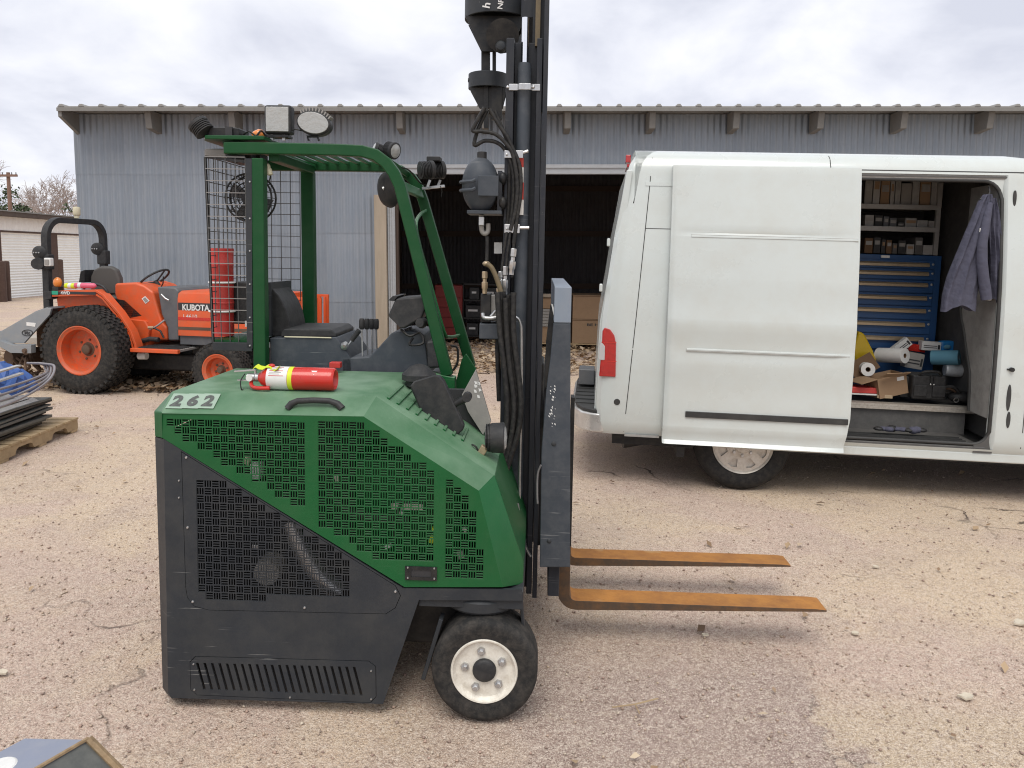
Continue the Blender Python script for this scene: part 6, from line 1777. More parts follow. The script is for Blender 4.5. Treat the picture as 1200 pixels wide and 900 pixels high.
# wheels
def van_wheel(x, y):
    mb = MB()
    mb.lathe([(.225, .03), (.232, .006), (.255, .0), (.29, -.004), (.325, .004), (.347, .022), (.358, .05), (.36, .10), (.36, .16), (.356, .21), (.33, .24), (.25, .245), (.225, .22)], (0, 0, 0), (0, 1, 0), 56, close=True)
    wl = mb.build("wheel", M_rubberv, vt, smooth=40)
    def ringpts(r, n, t0=0): return [(r * math.cos(t0 + 2*PI*k/n), r * math.sin(t0 + 2*PI*k/n)) for k in range(n)]
    hs_ = []
    for k in range(8):
        a = 2*PI*k/8 + PI/8 + PI / 2
        hs_.append([((r * math.cos(a + s_)), (r * math.sin(a + s_))) for r, s_ in ((.125, -.14), (.185, -.20), (.192, 0), (.185, .20), (.125, .14))])
    mb = MB(); mb.prism(ringpts(.222, 48), .018, .030, hs_); rm = mb.build("rim", M_alloy, wl, smooth=30)
    mb = MB(); mb.lathe([(.200, .036), (.214, .012), (.226, .004), (.229, .012), (.226, .05)], (0, 0, 0), (0, 1, 0), 48); mb.build("rim_flange", M_alloy, wl, smooth=50)
    mb = MB(); mb.lathe([(.0, .0), (.062, .003), (.07, .012), (.105, .016), (.112, .034)], (0, 0, 0), (0, 1, 0), 32); mb.build("hub", M_alloy, wl, smooth=40)
    for k in range(8):
        a = 2*PI*k/8; mb = MB(); mb.lathe([(0, .0), (.011, .0), (.013, .004), (.013, .02)], (.088 * math.cos(a), 0, .088 * math.sin(a)), (0, 1, 0), 6); mb.build("lug_nut", M_zinc, wl)
    mb = MB(); mb.lathe([(.0, .10), (.21, .10), (.21, .11), (0, .11)], (0, 0, 0), (0, 1, 0), 24); mb.build("brake_drum", M_black, wl)
    wl.location = (x, y, .36); return wl
wx_ = VP(868, 573, .05).x
vw = van_wheel(wx_, .05)
v2 = deep_copy(vw, vt, (wx_, 1.89, .36)); v2.rotation_euler = (0, 0, PI)
v3 = deep_copy(vw, vt, (wx_ + 3.72, .06, .36)); v4 = deep_copy(vw, vt, (wx_ + 3.72, 1.94, .36)); v4.rotation_euler = (0, 0, PI)
# cab glass for the part out of frame
gw = []
mb = MB(); pts = [(2.1, 1.25), (3.35, 1.2), (3.1, 1.52), (2.75, 1.86), (2.1, 1.92)]
mb.prism(pts, .018, .05); mb.build("cab_window", M_ink, vt)

# ---- inside the van
tc_ = VN.M
def vthing(name, lab, cat, p, group=None):
    f = Frame(VN.M @ Vector(p), -6.2, 1.7); return thing(name, lab, cat, f.M, group)
# blue drawer cabinet
a = VX(1000, 297, 1.1); b_ = VX(1105, 297, 1.1)
cx0_, cx1_ = -.35, b_[0]; cz0_, cz1_ = .64, a[1]
t = vthing("tool_cabinet", "blue steel drawer cabinet with brass pulls inside the open van", "tool cabinet", (cx0_, 1.1, cz0_))
wC, hC = cx1_ - cx0_, cz1_ - cz0_
mb = MB(); mb.box(0, wC, .012, .7, 0, hC); mb.build("case", M_blue, t, bev=.006)
tops = [VX(1050, v, 1.1)[1] - cz0_ for v in (304, 314.5, 327.5, 343, 358, 374, 391, 410)]
for k in range(7):
    zt_, zb_ = tops[k], tops[k + 1]
    mb = MB(); mb.box(.03, wC - .06, -.006, .0115, zb_ + .004, zt_ - .004); d_ = mb.build("drawer", M_blue, t, bev=.003)
    mb = MB(); zz1 = zt_ - .022
    mb.prism([(-.030, zz1 - .034), (-.007, zz1 - .036), (-.007, zz1), (-.016, zz1), (-.030, zz1 - .014)], .05, wC - .11, ax='x'); mb.build("drawer_pull", M_brass, d_)
    mb = MB(); mb.lathe([(0, -.014), (.010, -.012), (.010, -.006)], (wC - .075, 0, zz1 - .012), (0, 1, 0), 10); mb.build("drawer_lock", M_zinc, d_)
mb = MB(); mb.box(wC - .5, wC - .43, -.002, .011, hC - .03, hC - .008); mb.build("number_tag", M_label, t)
# shelving above the cabinet
t = vthing("shelf_rack", "galvanised shelf rack above the blue cabinet in the van", "shelf rack", (cx0_, 1.1, cz1_ + .004))
z1s = VX(1050, 269, 1.1)[1] - cz1_; z2s = VX(1050, 243, 1.1)[1] - cz1_; ztop = 2.44 - cz1_
xp = VX(1101, 260, 1.1)[0] - cx0_
for x in (.2, xp - .03):
    mb = MB(); mb.box(x, x + .035, 0, .03, 0, ztop); mb.build("shelf_post", M_shelf, t)
for z in (z1s, z2s):
    mb = MB(); mb.box(0, xp - .031, .002, .5, z - .015, z - .005); mb.box(0, xp - .031, -.006, .0015, z - .02, z + .022); mb.build("shelf_board", M_shelf, t, bev=.002)
b = random.Random(12)
ORD = "first second third fourth fifth sixth seventh eighth ninth tenth eleventh twelfth thirteenth".split()
def shelf_items(v, x1, z, hmin, hmax, nm, lab, mats, grp):
    x = VX(1013.5, v, 1.13)[0] - cx0_; k = 0
    while x < x1 - .03:
        w_ = b.uniform(.04, .10); h_ = b.uniform(hmin, hmax)
        tt = vthing(nm, lab.format(ORD[k]), nm.replace("_", " "), (cx0_ + x, 1.13, cz1_ + z), grp)
        m = b.choice(mats)
        mb = MB(); mb.box(0, w_ - .006, 0, .3, 0, h_); mb.build("body", m, tt, bev=.004)
        mb = MB(); mb.box(.008, w_ - .014, -.002, -.0005, h_ * .55, h_ * .8); mb.build("spine_label", b.choice((M_vanin, M_card, M_greyplate)), tt)
        x += w_; k += 1
shelf_items(225, xp - .04, z2s + .003, .20, .27, "binder", "upright dusty binder on the van's top shelf, {} from the door edge", [M_vanin, M_card, M_greyplate, M_shelf], "binders on the top van shelf")
shelf_items(260, xp - .04, z1s + .003, .06, .12, "parts_bin", "small parts bin on the van's middle shelf, {} from the door edge", [M_plastic, M_greyplate, M_vanin, M_grey], "parts bins on the middle van shelf")
shelf_items(285, xp - .04, .006, .07, .15, "spray_bottle", "slim container standing on the blue cabinet, {} from the door edge", [M_plastic, M_cardin, M_vanin, M_vandark], "containers on the blue cabinet")
p = VP(1118, 266, 1.4)
t = vthing("white_carton", "small white carton on the dark ledge behind the hanging jacket", "carton", (p.x, 1.4, p.z - .06))
mb = MB(); mb.box(-.10, .10, 0, .15, 0, .115); mb.build("carton", M_greyplate, t, bev=.004)
mb = MB(); mb.box(-.14, .16, -.02, .3, -.02, -.002); mb.build("ledge_board", M_vandark, t)
# hanging work jacket: folds modelled in one surface, sleeve and hanger
JY = .10
jp = VP(1159, 226, JY)
t = vthing("work_jacket", "faded blue grey work jacket hanging from a hook in the van doorway", "jacket", (jp.x, JY, jp.z))
def cloth_panel(outl, d0, d1, ph, name):
    nu = 40; ring = []; v0, v1 = outl[0][0], outl[-1][0]
    for v, ul, ur in outl:
        f_ = (v - v0) / (v1 - v0); row = []
        for k in range(nu):
            th = 2 * PI * k / nu; s_ = (1 + math.cos(th)) / 2
            u = ul + (ur - ul) * s_
            fold = .020 * f_ * math.sin(6 * s_ * PI + ph + 1.5 * f_) + .010 * math.sin(21 * s_ + ph + 3 * f_) * (.4 + f_) + .006 * math.sin(37 * s_ + 9 * f_ + ph)
            q = VN.p(u, v + 4 * math.sin(7 * s_ + ph) * (1 if f_ > .95 else 0), JY)
            row.append((q.x - jp.x, -(d0 + (d1 - d0) * f_) * math.sin(th) + fold, q.z - jp.z))
        ring.append(row)
    mb = MB(); m_ = len(ring)
    mb.add([q for r_ in ring for q in r_], [(i*nu + k, i*nu + (k+1) % nu, (i+1)*nu + (k+1) % nu, (i+1)*nu + k) for i in range(m_-1) for k in range(nu)] + [tuple(range(nu))])
    return mb.build(name, M_cloth, t, smooth=75)
def dense(o_):
    r = []
    for (a0, b0, c0), (a1, b1, c1) in zip(o_, o_[1:]):
        for k in range(3): f_ = k / 3; r.append((a0 + (a1-a0)*f_, b0 + (b1-b0)*f_, c0 + (c1-c0)*f_))
    return r + [o_[-1]]
cloth_panel(dense([(228, 1153, 1162), (236, 1147, 1164), (250, 1141, 1163), (275, 1130, 1158), (300, 1120, 1153), (325, 1110, 1149), (345, 1104, 1146), (361, 1101, 1144)]), .03, .07, 1.3, "jacket_body")
cloth_panel(dense([(232, 1157, 1167), (245, 1157, 1170), (270, 1158, 1172.5), (300, 1159.5, 1174.5), (330, 1159, 1176), (353, 1158, 1177)]), .02, .04, 4.0, "jacket_front")
pts = [VP(u, v, y) - Vector((jp.x, JY, jp.z)) for u, v, y in ((1160, 238, .07), (1156, 258, .045), (1151, 285, .03), (1150.5, 305, .025), (1152.5, 325, .025), (1154.5, 340, .03), (1156, 351, .03))]
mb = MB(); mb.tube(pts, [.02, .028, .033, .036, .036, .038, .036], 14); mb.build("sleeve", M_cloth, t, smooth=60)
mb = MB(); mb.tube([pts[-1] + Vector((-.03, .0, .003)), pts[-1] + Vector((0, -.03, 0)), pts[-1] + Vector((.03, 0, 0))], .006, 6, 4); mb.build("cuff", M_greyplate, t)
mb = MB(); mb.tube([Vector((0, .02, .05)), Vector((.01, .02, .03)), Vector((0, 0, -.01)), Vector((-.06, 0, -.05))], .006, 6, 4); mb.build("hanger", M_black, t)
mb = MB(); q = VP(1146, 270, .09) - Vector((jp.x, JY, jp.z)); mb.box(q.x - .014, q.x + .014, -.066, -.060, q.z - .014, q.z + .014); mb.build("chest_patch", M_paperw, t)
# things heaped on the floor
FZ = .66
def put(u, v, y): return VP(u, v, y)
def small(name, lab, cat, u, v, y, builder, rz=0, ry=0, grp=None):
    p = VP(u, v, y)
    f = Frame(VN.M @ Vector((p.x, y, p.z)), -6.2 + rz, 1.7)
    t = thing(name, lab, cat, f.M @ Matrix.Rotation(R(ry), 4, 'Y'), grp)
    builder(t); return t
def b_open_box(t):
    w_, d_, h_ = .25, .2, .16
    mb = MB(); mb.box(-w_/2, w_/2, 0, .004, 0, h_); mb.box(-w_/2, w_/2, d_ - .004, d_, 0, h_); mb.box(-w_/2, -w_/2 + .004, .0045, d_ - .0045, 0, h_); mb.box(w_/2 - .004, w_/2, .0045, d_ - .0045, 0, h_); mb.box(-w_/2 + .0045, w_/2 - .0045, .0045, d_ - .0045, 0, .004); mb.build("carton", M_card, t)
    mb = MB(); mb.bar((-.06, d_ + .02, h_ - .0), (-.10, d_ + .08, h_ + .13), .24, .005, up=(0, -1, .3)); mb.build("flap", M_cardin, t)
    mb = MB(); mb.bar((-w_/2 - .002, d_/2, h_), (-w_/2 - .14, d_/2, h_ - .01), .2, .005); mb.build("flap", M_card, t)
    mb = MB(); mb.bar((0, -.003, h_ + .001), (.02, -.07, h_ + .035), .24, .005, up=(0, 1, 1)); mb.build("flap", M_card, t)
    mb = MB(); mb.box(.04, .10, -.003, -.0005, h_ - .045, h_ - .015); mb.build("shipping_label", M_label, t)
small("open_cardboard_box", "open brown cardboard box tipped on the van floor with raised flaps", "box", 1048, 464, .56, b_open_box, 14, -12)
def b_roll(r, L_, m, core=.02):
    def f(t):
        mb = MB(); mb.lathe([(core, 0), (r, 0), (r, L_), (core, L_)], (0, 0, 0), (.55, -.8, .1), 24, close=True); mb.build("paper_roll", m, t, smooth=40)
        mb = MB(); mb.lathe([(core - .003, .002), (core - .0005, .002), (core - .0005, L_ - .002), (core - .003, L_ - .002)], (0, 0, 0), (.55, -.8, .1), 16, close=True); mb.build("core", M_cardin, t)
    return f
small("paper_roll", "large white paper towel roll lying behind the open cardboard box", "paper roll", 1030, 416, .95, b_roll(.062, .24, M_paperw))
small("paper_roll", "white paper roll end on beside the yellow bag at the door edge", "paper roll", 1013, 432, .8, b_roll(.055, .12, M_paperw), -40)
small("paper_roll", "blue paper towel roll lying on top of the black tool bag", "paper roll", 1092, 419, .85, b_roll(.06, .2, M_bluepaper, .022), 20)
def b_carton(w_, d_, h_, m, stripe=True):
    def f(t):
        mb = MB(); mb.box(-w_/2, w_/2, 0, d_, 0, h_); mb.build("carton", m, t, bev=.003)
        if stripe:
            for z in (.3, .5):
                mb = MB(); mb.box(-w_ * .4, w_ * .3, -.0015, -.0003, h_ * z, h_ * (z + .08)); mb.build("print_line", M_ink, t)
            mb = MB(); mb.box(w_ * .33, w_ * .44, -.0015, -.0003, h_ * .2, h_ * .7); mb.build("print_block", M_ink, t)
    return f
small("small_carton", "white printed carton leaning askew on the white paper roll", "carton", 1061, 410, .92, b_carton(.15, .06, .075, M_paperw), 0, -42, "small printed cartons in the van")
small("small_carton", "white printed carton lying level in front of the blue cabinet", "carton", 1091, 411, .95, b_carton(.155, .08, .075, M_paperw), 0, 2, "small printed cartons in the van")
small("small_carton", "grey striped carton beneath the leaning white carton", "carton", 1070, 432, .82, b_carton(.14, .1, .13, M_greyplate), 0, 8, "small printed cartons in the van")
small("small_carton", "red carton wedged between the white printed cartons", "carton", 1074, 412, 1.0, b_carton(.14, .06, .06, M_red, False), 0, 5, "small printed cartons in the van")
def b_pack(t):
    mb = MB(); mb.box(-.055, .055, 0, .08, 0, .19); mb.build("wrapper", M_cyan, t, bev=.02, seg=3)
    for z in (.03, .09, .14):
        mb = MB(); mb.ell((-.01, -.004, z), (.03, .012, .02), 10, 6); mb.build("pack_bulge", M_bluepaper if z > .1 else M_cyan, t, smooth=60)
small("blue_pack", "bright blue plastic wrapped pack standing by the blue cabinet corner", "pack", 1111, 426, .95, b_pack, 0, -4)
def b_bag(t):
    mb = MB(); pts = [(-.05, 0), (.14, 0), (.10, .1), (.02, .24), (-.03, .26), (-.06, .12)]
    mb.prism(pts, 0, .12); mb.build("bag", M_yellowbag, t, bev=.02, seg=3)
small("yellow_bag", "yellow plastic bag slumped at the edge of the sliding door", "bag", 1008, 424, .9, b_bag)
def b_jug(t):
    mb = MB(); mb.lathe([(.0, 0), (.05, .002), (.055, .02), (.055, .12), (.03, .15), (.018, .16), (.018, .18)], (-.08, 0, .055), (1, -.1, -.05), 20); mb.build("bottle", M_clear, t, smooth=50)
    mb = MB(); mb.tube([(.08, 0, .09), (.12, 0, .08), (.13, 0, .04), (.09, 0, .02)], .008, 6, 4); mb.build("handle", M_clear, t)
    mb = MB(); mb.bar((.055, -.05, -.01), (.06, -.05, .15), .02, .01); mb.build("strap", M_card, t)
small("clear_bottle", "clear plastic bottle on its side beside the blue paper roll", "bottle", 1118, 441, .8, b_jug)
def b_toolbag(t):
    mb = MB(); mb.box(-.13, .13, 0, .2, 0, .20); bb = mb.build("bag_body", M_vinyl, t, bev=.02, seg=3)
    for x in (-.07, .07):
        mb = MB(); mb.box(x - .05, x + .05, -.014, -.001, .03, .12); mb.build("pocket", M_vinyl, t, bev=.006)
    mb = MB(); mb.tube([(-.09, .02, .19), (-.05, -.02, .23), (.05, -.02, .23), (.09, .02, .19)], .010, 6, 4); mb.build("handle", M_hose, t)
    for x in (.0, .025):
        mb = MB(); mb.ell((x, -.018, .13), (.007, .005, .007), 8, 5); mb.build("buckle", M_zinc, t)
        mb = MB(); mb.bar((x, -.012, .14), (x, -.012, .2), .008, .003); mb.build("strap", M_hose, t)
small("tool_bag", "black fabric tool bag standing on the van floor by the step edge", "tool bag", 1088, 469, .54, b_toolbag)
def b_case(t):
    mb = MB(); mb.box(-.09, .05, 0, .2, 0, .17); mb.build("case", M_trim, t, bev=.008)
small("black_case", "low black case between the cardboard box and the tool bag", "case", 1068, 466, .62, b_case)
def b_strap(t):
    r = random.Random(2)
    for k in range(4):
        mb = MB(); y = .02 + .03 * k
        mb.tube([(-.15 + .02*k, y, .10 - .01*k), (-.06, y - .02, .12 - .02 * k), (.03, y, .05), (.13 + .01*k, y - .03, .012 + .004*k)], .013, 6, 5); mb.build("strap", (M_vinyl, M_mudrust, M_hose, M_vandark)[k], t, smooth=60)
    mb = MB(); mb.lathe([(.016, 0), (.021, 0), (.021, .006), (.016, .006)], (-.04, -.04, .02), (0, 1, .2), 14, close=True); mb.build("ring", M_zinc, t)
    mb = MB(); mb.ell((.05, .05, .03), (.12, .07, .05), 14, 8); mb.build("webbing_heap", M_vinyl, t, smooth=60)
small("strap_bundle", "tangle of dark webbing straps with a ring beside the tool bag", "straps", 1124, 471, .56, b_strap)
def b_tray(t):
    mb = MB(); mb.box(-.2, .07, 0, .16, .012, .06); mb.build("tray", M_redcan, t, bev=.008)
    mb = MB(); mb.box(-.2, .075, -.004, .16, 0, .011); mb.build("tray_base", M_label, t)
small("red_tray", "red plastic tray at the door edge below the cardboard box", "tray", 1018, 463, .56, b_tray)
def b_block(t):
    mb = MB(); mb.box(-.06, .06, 0, .06, 0, .028); mb.build("block", M_brass, t, bev=.004)
small("wood_block", "small tan block under the tipped cardboard box", "block", 1037, 467, .54, b_block)
def b_rag(t):
    r = random.Random(4); mb = MB()
    for k in range(10):
        mb2 = MB(); x = -.17 + .036 * k
        mb2.ell((x, r.uniform(-.02, .02), .012), (.04, .035, r.uniform(.014, .03)), 8, 5); mb2.build("rag_fold", M_cloth if k % 3 else M_vinyl, t, smooth=60)
small("dark_rag", "dark crumpled rag lying on the van's door step", "rag", 1056, 505, .25, b_rag)

# ================================================================ the orange tractor
TR = Frame((-5.35, 9.15, gz(-5.35)), -10, 1)
tt = thing("tractor", "orange compact tractor with black roll bar and turf tyres", "tractor", TR.M)
TP = TR.p; TX = TR.xz; TPL = TR.poly
def tractor_wheel(par, x, y, z, r, wd, rr0, nlug, dish):
    mb = MB()
    mb.lathe([(rr0, wd * .22), (rr0 + .02, wd * .05), (rr0 + (r - rr0) * .45, 0), (r * .94, wd * .05), (r * .975, wd * .12), (r * .98, wd * .5), (r * .975, wd * .88), (r * .94, wd * .95), (rr0 + (r-rr0) * .45, wd), (rr0, wd * .85)], (0, 0, 0), (0, 1, 0), 56, close=True)
    wl = mb.build("wheel", M_rubber, par, smooth=45)
    mb = MB()
    rows_ = 6
    for i in range(rows_):
        for k in range(nlug):
            th = 2 * PI * (k + .5 * (i % 2)) / nlug; y_ = wd * (.08 + .84 * (i + .5) / rows_)
            rot = Matrix.Rotation(-th, 3, 'Y')
            c = Vector((r * .985 * math.cos(th), y_, r * .985 * math.sin(th)))
            mb.obox(c, (r * .05, wd * .11, 2 * PI * r / nlug * .62), rot)
    for k in range(nlug):
        th = 2 * PI * k / nlug; rot = Matrix.Rotation(-th, 3, 'Y')
        mb.obox(Vector((r * .95 * math.cos(th), wd * .045, r * .95 * math.sin(th))), (r * .07, wd * .05, 2 * PI * r / nlug * .5), rot)
    mb.build("tread_lug", M_rubber, wl, merge=False)
    mb = MB(); mb.lathe([(rr0 + .012, wd * .10), (rr0 + .015, wd * .045), (rr0 + .003, wd * .04), (rr0 - .012, wd * .08), (rr0 - .03, wd * .10), (rr0 - .045, dish), (rr0 * .55, dish + .015), (rr0 * .5, dish + .01), (0, dish + .01)], (0, 0, 0), (0, 1, 0), 48, cap=False)
    mb.build("rim", M_rim2, wl, smooth=35)
    mb = MB(); mb.lathe([(0, -.05), (rr0 * .16, -.048), (rr0 * .2, -.04), (rr0 * .22, .0), (rr0 * .3, .008), (rr0 * .3, .02)], (0, dish, 0), (0, 1, 0), 20); mb.build("hub", M_mudrust, wl, smooth=40)
    for k in range(6):
        a = 2*PI*k/6 + .3; mb = MB(); mb.lathe([(0, -.014), (.014, -.012), (.014, .005)], (rr0 * .42 * math.cos(a), dish + .012, rr0 * .42 * math.sin(a)), (0, 1, 0), 6); mb.build("wheel_bolt", M_mudrust, wl)
    wl.location = (x, y, z); return wl
pr = TP(91, 412, 0); pf = TP(254, 436, .15)
rw = tractor_wheel(tt, pr.x, 0, .525, .53, .36, .285, 40, .17)
r2 = deep_copy(rw, tt, (pr.x, 1.42, .525)); r2.rotation_euler = (0, 0, PI)
fw = tractor_wheel(tt, pf.x, .15, .335, .335, .24, .185, 30, .10)
f2 = deep_copy(fw, tt, (pf.x, 1.30, .335)); f2.rotation_euler = (0, 0, PI)
YFN = .25
# fenders
fpath = TPL([(51, 344), (80, 341.5), (112, 341), (120, 346), (138, 367), (152, 388), (158, 404), (159, 412)], YFN)
mb = MB(); mb.strip(fpath, .016, YFN, YFN + .13); fen = mb.build("fender", M_orange, tt, bev=.006)
mb = MB(); mb.strip([(a, b_) for a, b_ in TPL([(51, 347), (112, 345), (120, 350), (137, 371), (151, 392), (156, 410)], YFN)], .010, YFN + .002, YFN + .02); mb.build("fender_lip", M_orange, fen)
mb = MB(); mb.prism(TPL([(66, 345), (112, 344), (120, 349), (138, 370), (151, 391), (158, 411), (108, 411), (72, 392)], YFN + .1), YFN + .10, YFN + .125); mb.build("fender_side", M_orange, fen)
mb = MB(); mb.strip(fpath, .018, 1.42, 1.55); mb.build("fender", M_orange, tt, bev=.006)
q0 = TX(60, 341.6, YFN); q1 = TX(112, 344.8, YFN)
def fstrip(u0, u1, v0, v1, m, nm, dy=.003):
    a = TX(u0, v0, YFN - dy); b_ = TX(u1, v1, YFN - dy); mb = MB(); mb.box(a[0], b_[0], YFN - dy, YFN - dy + .002, b_[1], a[1]); return mb.build(nm, m, tt)
fstrip(59, 112, 341, 345.5, M_ink, "fender_stripe"); fstrip(60.5, 68, 340.8, 345.3, M_green2, "fender_sticker", .0055)
a = TX(76.5, 343.2, YFN - .005); lettering("lettering", "4WD", a[0], YFN - .005, a[1], .13, .04, M_paperw, tt, .03)
mb = MB(); mb.prism(TPL([(50, 342), (60, 341), (60, 350), (51, 352)], YFN - .01), YFN - .01, YFN + .13); mb.build("fender_cap", M_plastic, tt, bev=.006)
mb = MB(); c0 = TP(67.5, 331, .3); mb.ell(c0, (.055, .045, .065), 16, 10); mb.build("turn_signal", M_amber, tt, smooth=60)
mb = MB(); c0 = TP(131, 325, 1.5); mb.ell(c0, (.05, .04, .06), 16, 10); mb.build("turn_signal", M_amber, tt, smooth=60)
mb = MB(); c0 = TP(67.5, 338, .3); mb.box(c0.x - .04, c0.x + .04, .26, .34, c0.z - .02, c0.z + .02); mb.build("signal_foot", M_plastic, tt)
mb = MB(); mb.tube([TP(98, 338, .36), TP(104, 333.5, .36), TP(115, 333.5, .36), TP(122, 337, .36), TP(126, 343, .36), TP(128, 350, .38)], .017, 8, 4); mb.build("grab_rail", M_plastic, tt, smooth=60)
# transmission, floor and cowl
mb = MB(); a = TP(150, 412, .6); b_ = TP(232, 428, .6); mb.box(a.x, b_.x, .55, 1.2, b_.z - .08, a.z); mb.build("transmission", M_black, tt, bev=.03)
mb = MB(); a = TP(75, 385, .6); b_ = TP(155, 425, .6); mb.box(a.x, b_.x, .5, 1.3, b_.z, a.z); mb.build("rear_axle_case", M_black, tt, bev=.05)
mb = MB(); a = TP(92, 412, .4); mb.cyl((a.x, .2, a.z), (a.x, 1.6, a.z), .07, n=16); mb.build("axle", M_black, tt)
mb = MB(); a = TP(152, 409, .18); b_ = TP(208, 415, .18); mb.box(a.x, b_.x, .18, .24, b_.z, a.z + .01); mb.build("step_edge", M_orange, tt, bev=.008)
mb = MB(); mb.box(a.x, b_.x, .24, 1.55, a.z - .02, a.z + .005); mb.build("floor_plate", M_greyplate, tt)
for k in range(6):
    mb = MB(); y = .27 + k * .045; mb.box(a.x + .05, b_.x - .03, y, y + .018, a.z + .006, a.z + .018); mb.build("floor_rib", M_plastic, tt)
cw = TPL([(134, 332), (158, 331), (169, 334.5), (179, 342), (186, 366), (190, 377), (196, 384), (196, 399), (172, 399), (165, 384), (151, 375), (140, 360), (134, 345)], .55)
mb = MB(); mb.prism(cw, .55, 1.2); mb.build("cowl", M_orange, tt, bev=.03, seg=3)
mb = MB(); mb.prism(TPL([(148, 374), (170, 376), (175, 385), (172, 409), (153, 409)], .5), .5, 1.25); mb.build("seat_pedestal", M_orange, tt, bev=.02)
mb = MB(); mb.prism(TPL([(166, 350), (170, 347), (175, 352.5), (170.5, 356)], .545), .545, .549); dc = mb.build("warning_decal", M_label, tt)
mb = MB(); mb.prism(TPL([(167.3, 350.3), (170, 348.3), (173.8, 352.5), (170.5, 354.7)], .543), .543, .5445); mb.build("decal_panel", M_greyplate, dc)
mb = MB(); mb.prism(TPL([(184, 336), (205, 337), (209, 341), (209, 399), (197, 399), (196, 384), (189, 368)], .52), .52, 1.24); mb.build("firewall", M_grey, tt, bev=.02)
for (pts, r, m, nm) in (([(176, 386), (184, 382), (193, 375)], .012, M_zinc, "pedal_arm"), ([(174, 384), (180, 384)], .02, M_brass, "pedal_link"), ([(166, 400), (176, 397), (186, 398)], .03, M_plastic, "pedal"), ([(180, 384), (188, 388), (192, 396)], .012, M_black, "linkage"), ([(189, 345), (194, 350), (198, 352)], .012, M_zinc, "key_switch")):
    mb = MB(); mb.tube([TP(u, v, .47) for u, v in pts], r, 8); mb.build(nm, m, tt, smooth=60)
mb = MB(); a = TP(167, 412, .3); b_ = TP(167, 420, .3); mb.cyl(TP(163, 417, .35), TP(172, 417, .35), .045, n=14); mb.build("filter", M_label, tt, smooth=40)
# seat
mb = MB(); mb.prism(TPL([(98, 345), (98, 325), (102, 316), (110, 312), (120, 312), (128, 316), (132, 326), (134, 345)], .55), .66, .76); mb.build("seat_back", M_seat, tt, bev=.03, seg=3)
mb = MB(); mb.prism(TPL([(92, 331), (94, 318), (99, 316), (99, 331)], .6), .6, 1.05); mb.build("seat_shell", M_black, tt, bev=.01)
mb = MB(); mb.prism(TPL([(112, 344), (150, 349), (158, 352), (160, 358), (160, 368), (140, 366), (118, 352)], .6), .58, 1.1); mb.build("seat_cushion", M_seat, tt, bev=.03, seg=3)
mb = MB(); mb.prism(TPL([(134, 350), (146, 352), (166, 370), (145, 374), (130, 358)], .55), .55, .62); mb.build("seat_bracket", M_black, tt)
# steering wheel
c0 = TP(180.5, 327, .85); ax_ = Vector((-.60, .0, .80)).normalized()
e1 = Vector((0, 1, 0)); e2 = ax_.cross(e1)
mb = MB(); mb.tube([c0 + (e1 * math.cos(2*PI*k/32) + e2 * math.sin(2*PI*k/32)) * .205 for k in range(33)], .014, 8); sw = mb.build("steering_wheel", M_plastic, tt, smooth=60)
for k in range(3):
    a = 2*PI*k/3 + .5; mb = MB(); mb.tube([c0 - ax_ * .05, c0 + (e1 * math.cos(a) + e2 * math.sin(a)) * .2], .011, 6); mb.build("wheel_spoke", M_plastic, sw)
mb = MB(); mb.tube([c0 - ax_ * .03, c0 - ax_ * .09, TP(187, 345, .85), TP(190, 360, .85)], [.03, .03, .035, .05], 10); mb.build("steering_column", M_plastic, tt, smooth=60)
mb = MB(); mb.tube([TP(188, 338, .8), TP(191, 332, .78), TP(191.5, 324, .76)], .008, 6); mb.build("throttle_lever", M_plastic, tt)
# bonnet
yh = .50
xa_, xb_ = TX(208, 345, yh)[0], TX(333, 345, yh)[0]
mb = MB(); zt_ = TX(208, 341, yh)[1]; zb_ = TX(208, 393, yh)[1]; zt2 = zt_ - .02
mb.prism([(yh, zb_), (yh - .0, zt_ - .10), (yh + .02, zt_ - .03), (yh + .09, zt_), (1.75 - yh - .09, zt_), (1.75 - yh - .02, zt_ - .03), (1.75 - yh, zt_ - .10), (1.75 - yh, zb_)], xa_, xb_, ax='x'); bo = mb.build("bonnet", M_orange, tt, smooth=35)
def hstrip(u0, u1, v0, v1, m, nm, dy=.003):
    a = TX(u0, v0, yh - dy); b_ = TX(u1, v1, yh - dy); mb = MB(); mb.box(a[0], b_[0], yh - dy, yh - dy + .002, b_[1], a[1]); return mb.build(nm, m, bo)
hstrip(208.5, 331, 354.5, 367, M_ink, "bonnet_stripe")
hstrip(208.5, 331, 374.8, 375.6, M_red, "bonnet_crease", .0035); hstrip(208.5, 331, 386.2, 387.2, M_mudrust, "bonnet_crease", .0035)
a = TX(229.5, 360.5, yh - .004); b_ = TX(213.5, 356.5, yh - .004); c1 = TX(245.5, 365, yh - .004)
lettering("lettering", "KUBOTA", a[0], yh - .0045, a[1], c1[0] - b_[0], b_[1] - c1[1], M_paperw, bo, .035)
a = TX(223, 370.8, yh - .002); lettering("lettering", "L4610", a[0], yh - .002, a[1], TX(231, 370, yh)[0] - TX(215, 370, yh)[0], .048, M_paperw, bo, .0)
mb = MB(); mb.box(xa_, xb_ - .1, yh + .03, 1.75 - yh - .03, TX(208, 404, yh)[1], zb_ + .02); mb.build("engine_frame", M_grey, tt, bev=.01)
mb = MB(); mb.box(xa_ + .1, xb_ - .25, yh + .12, 1.75 - yh - .12, .36, .60); mb.build("front_axle_support", M_black, tt, bev=.02)
mb = MB(); mb.cyl((pf.x, .3, .34), (pf.x, 1.45, .34), .05, n=12); mb.build("front_axle", M_black, tt)
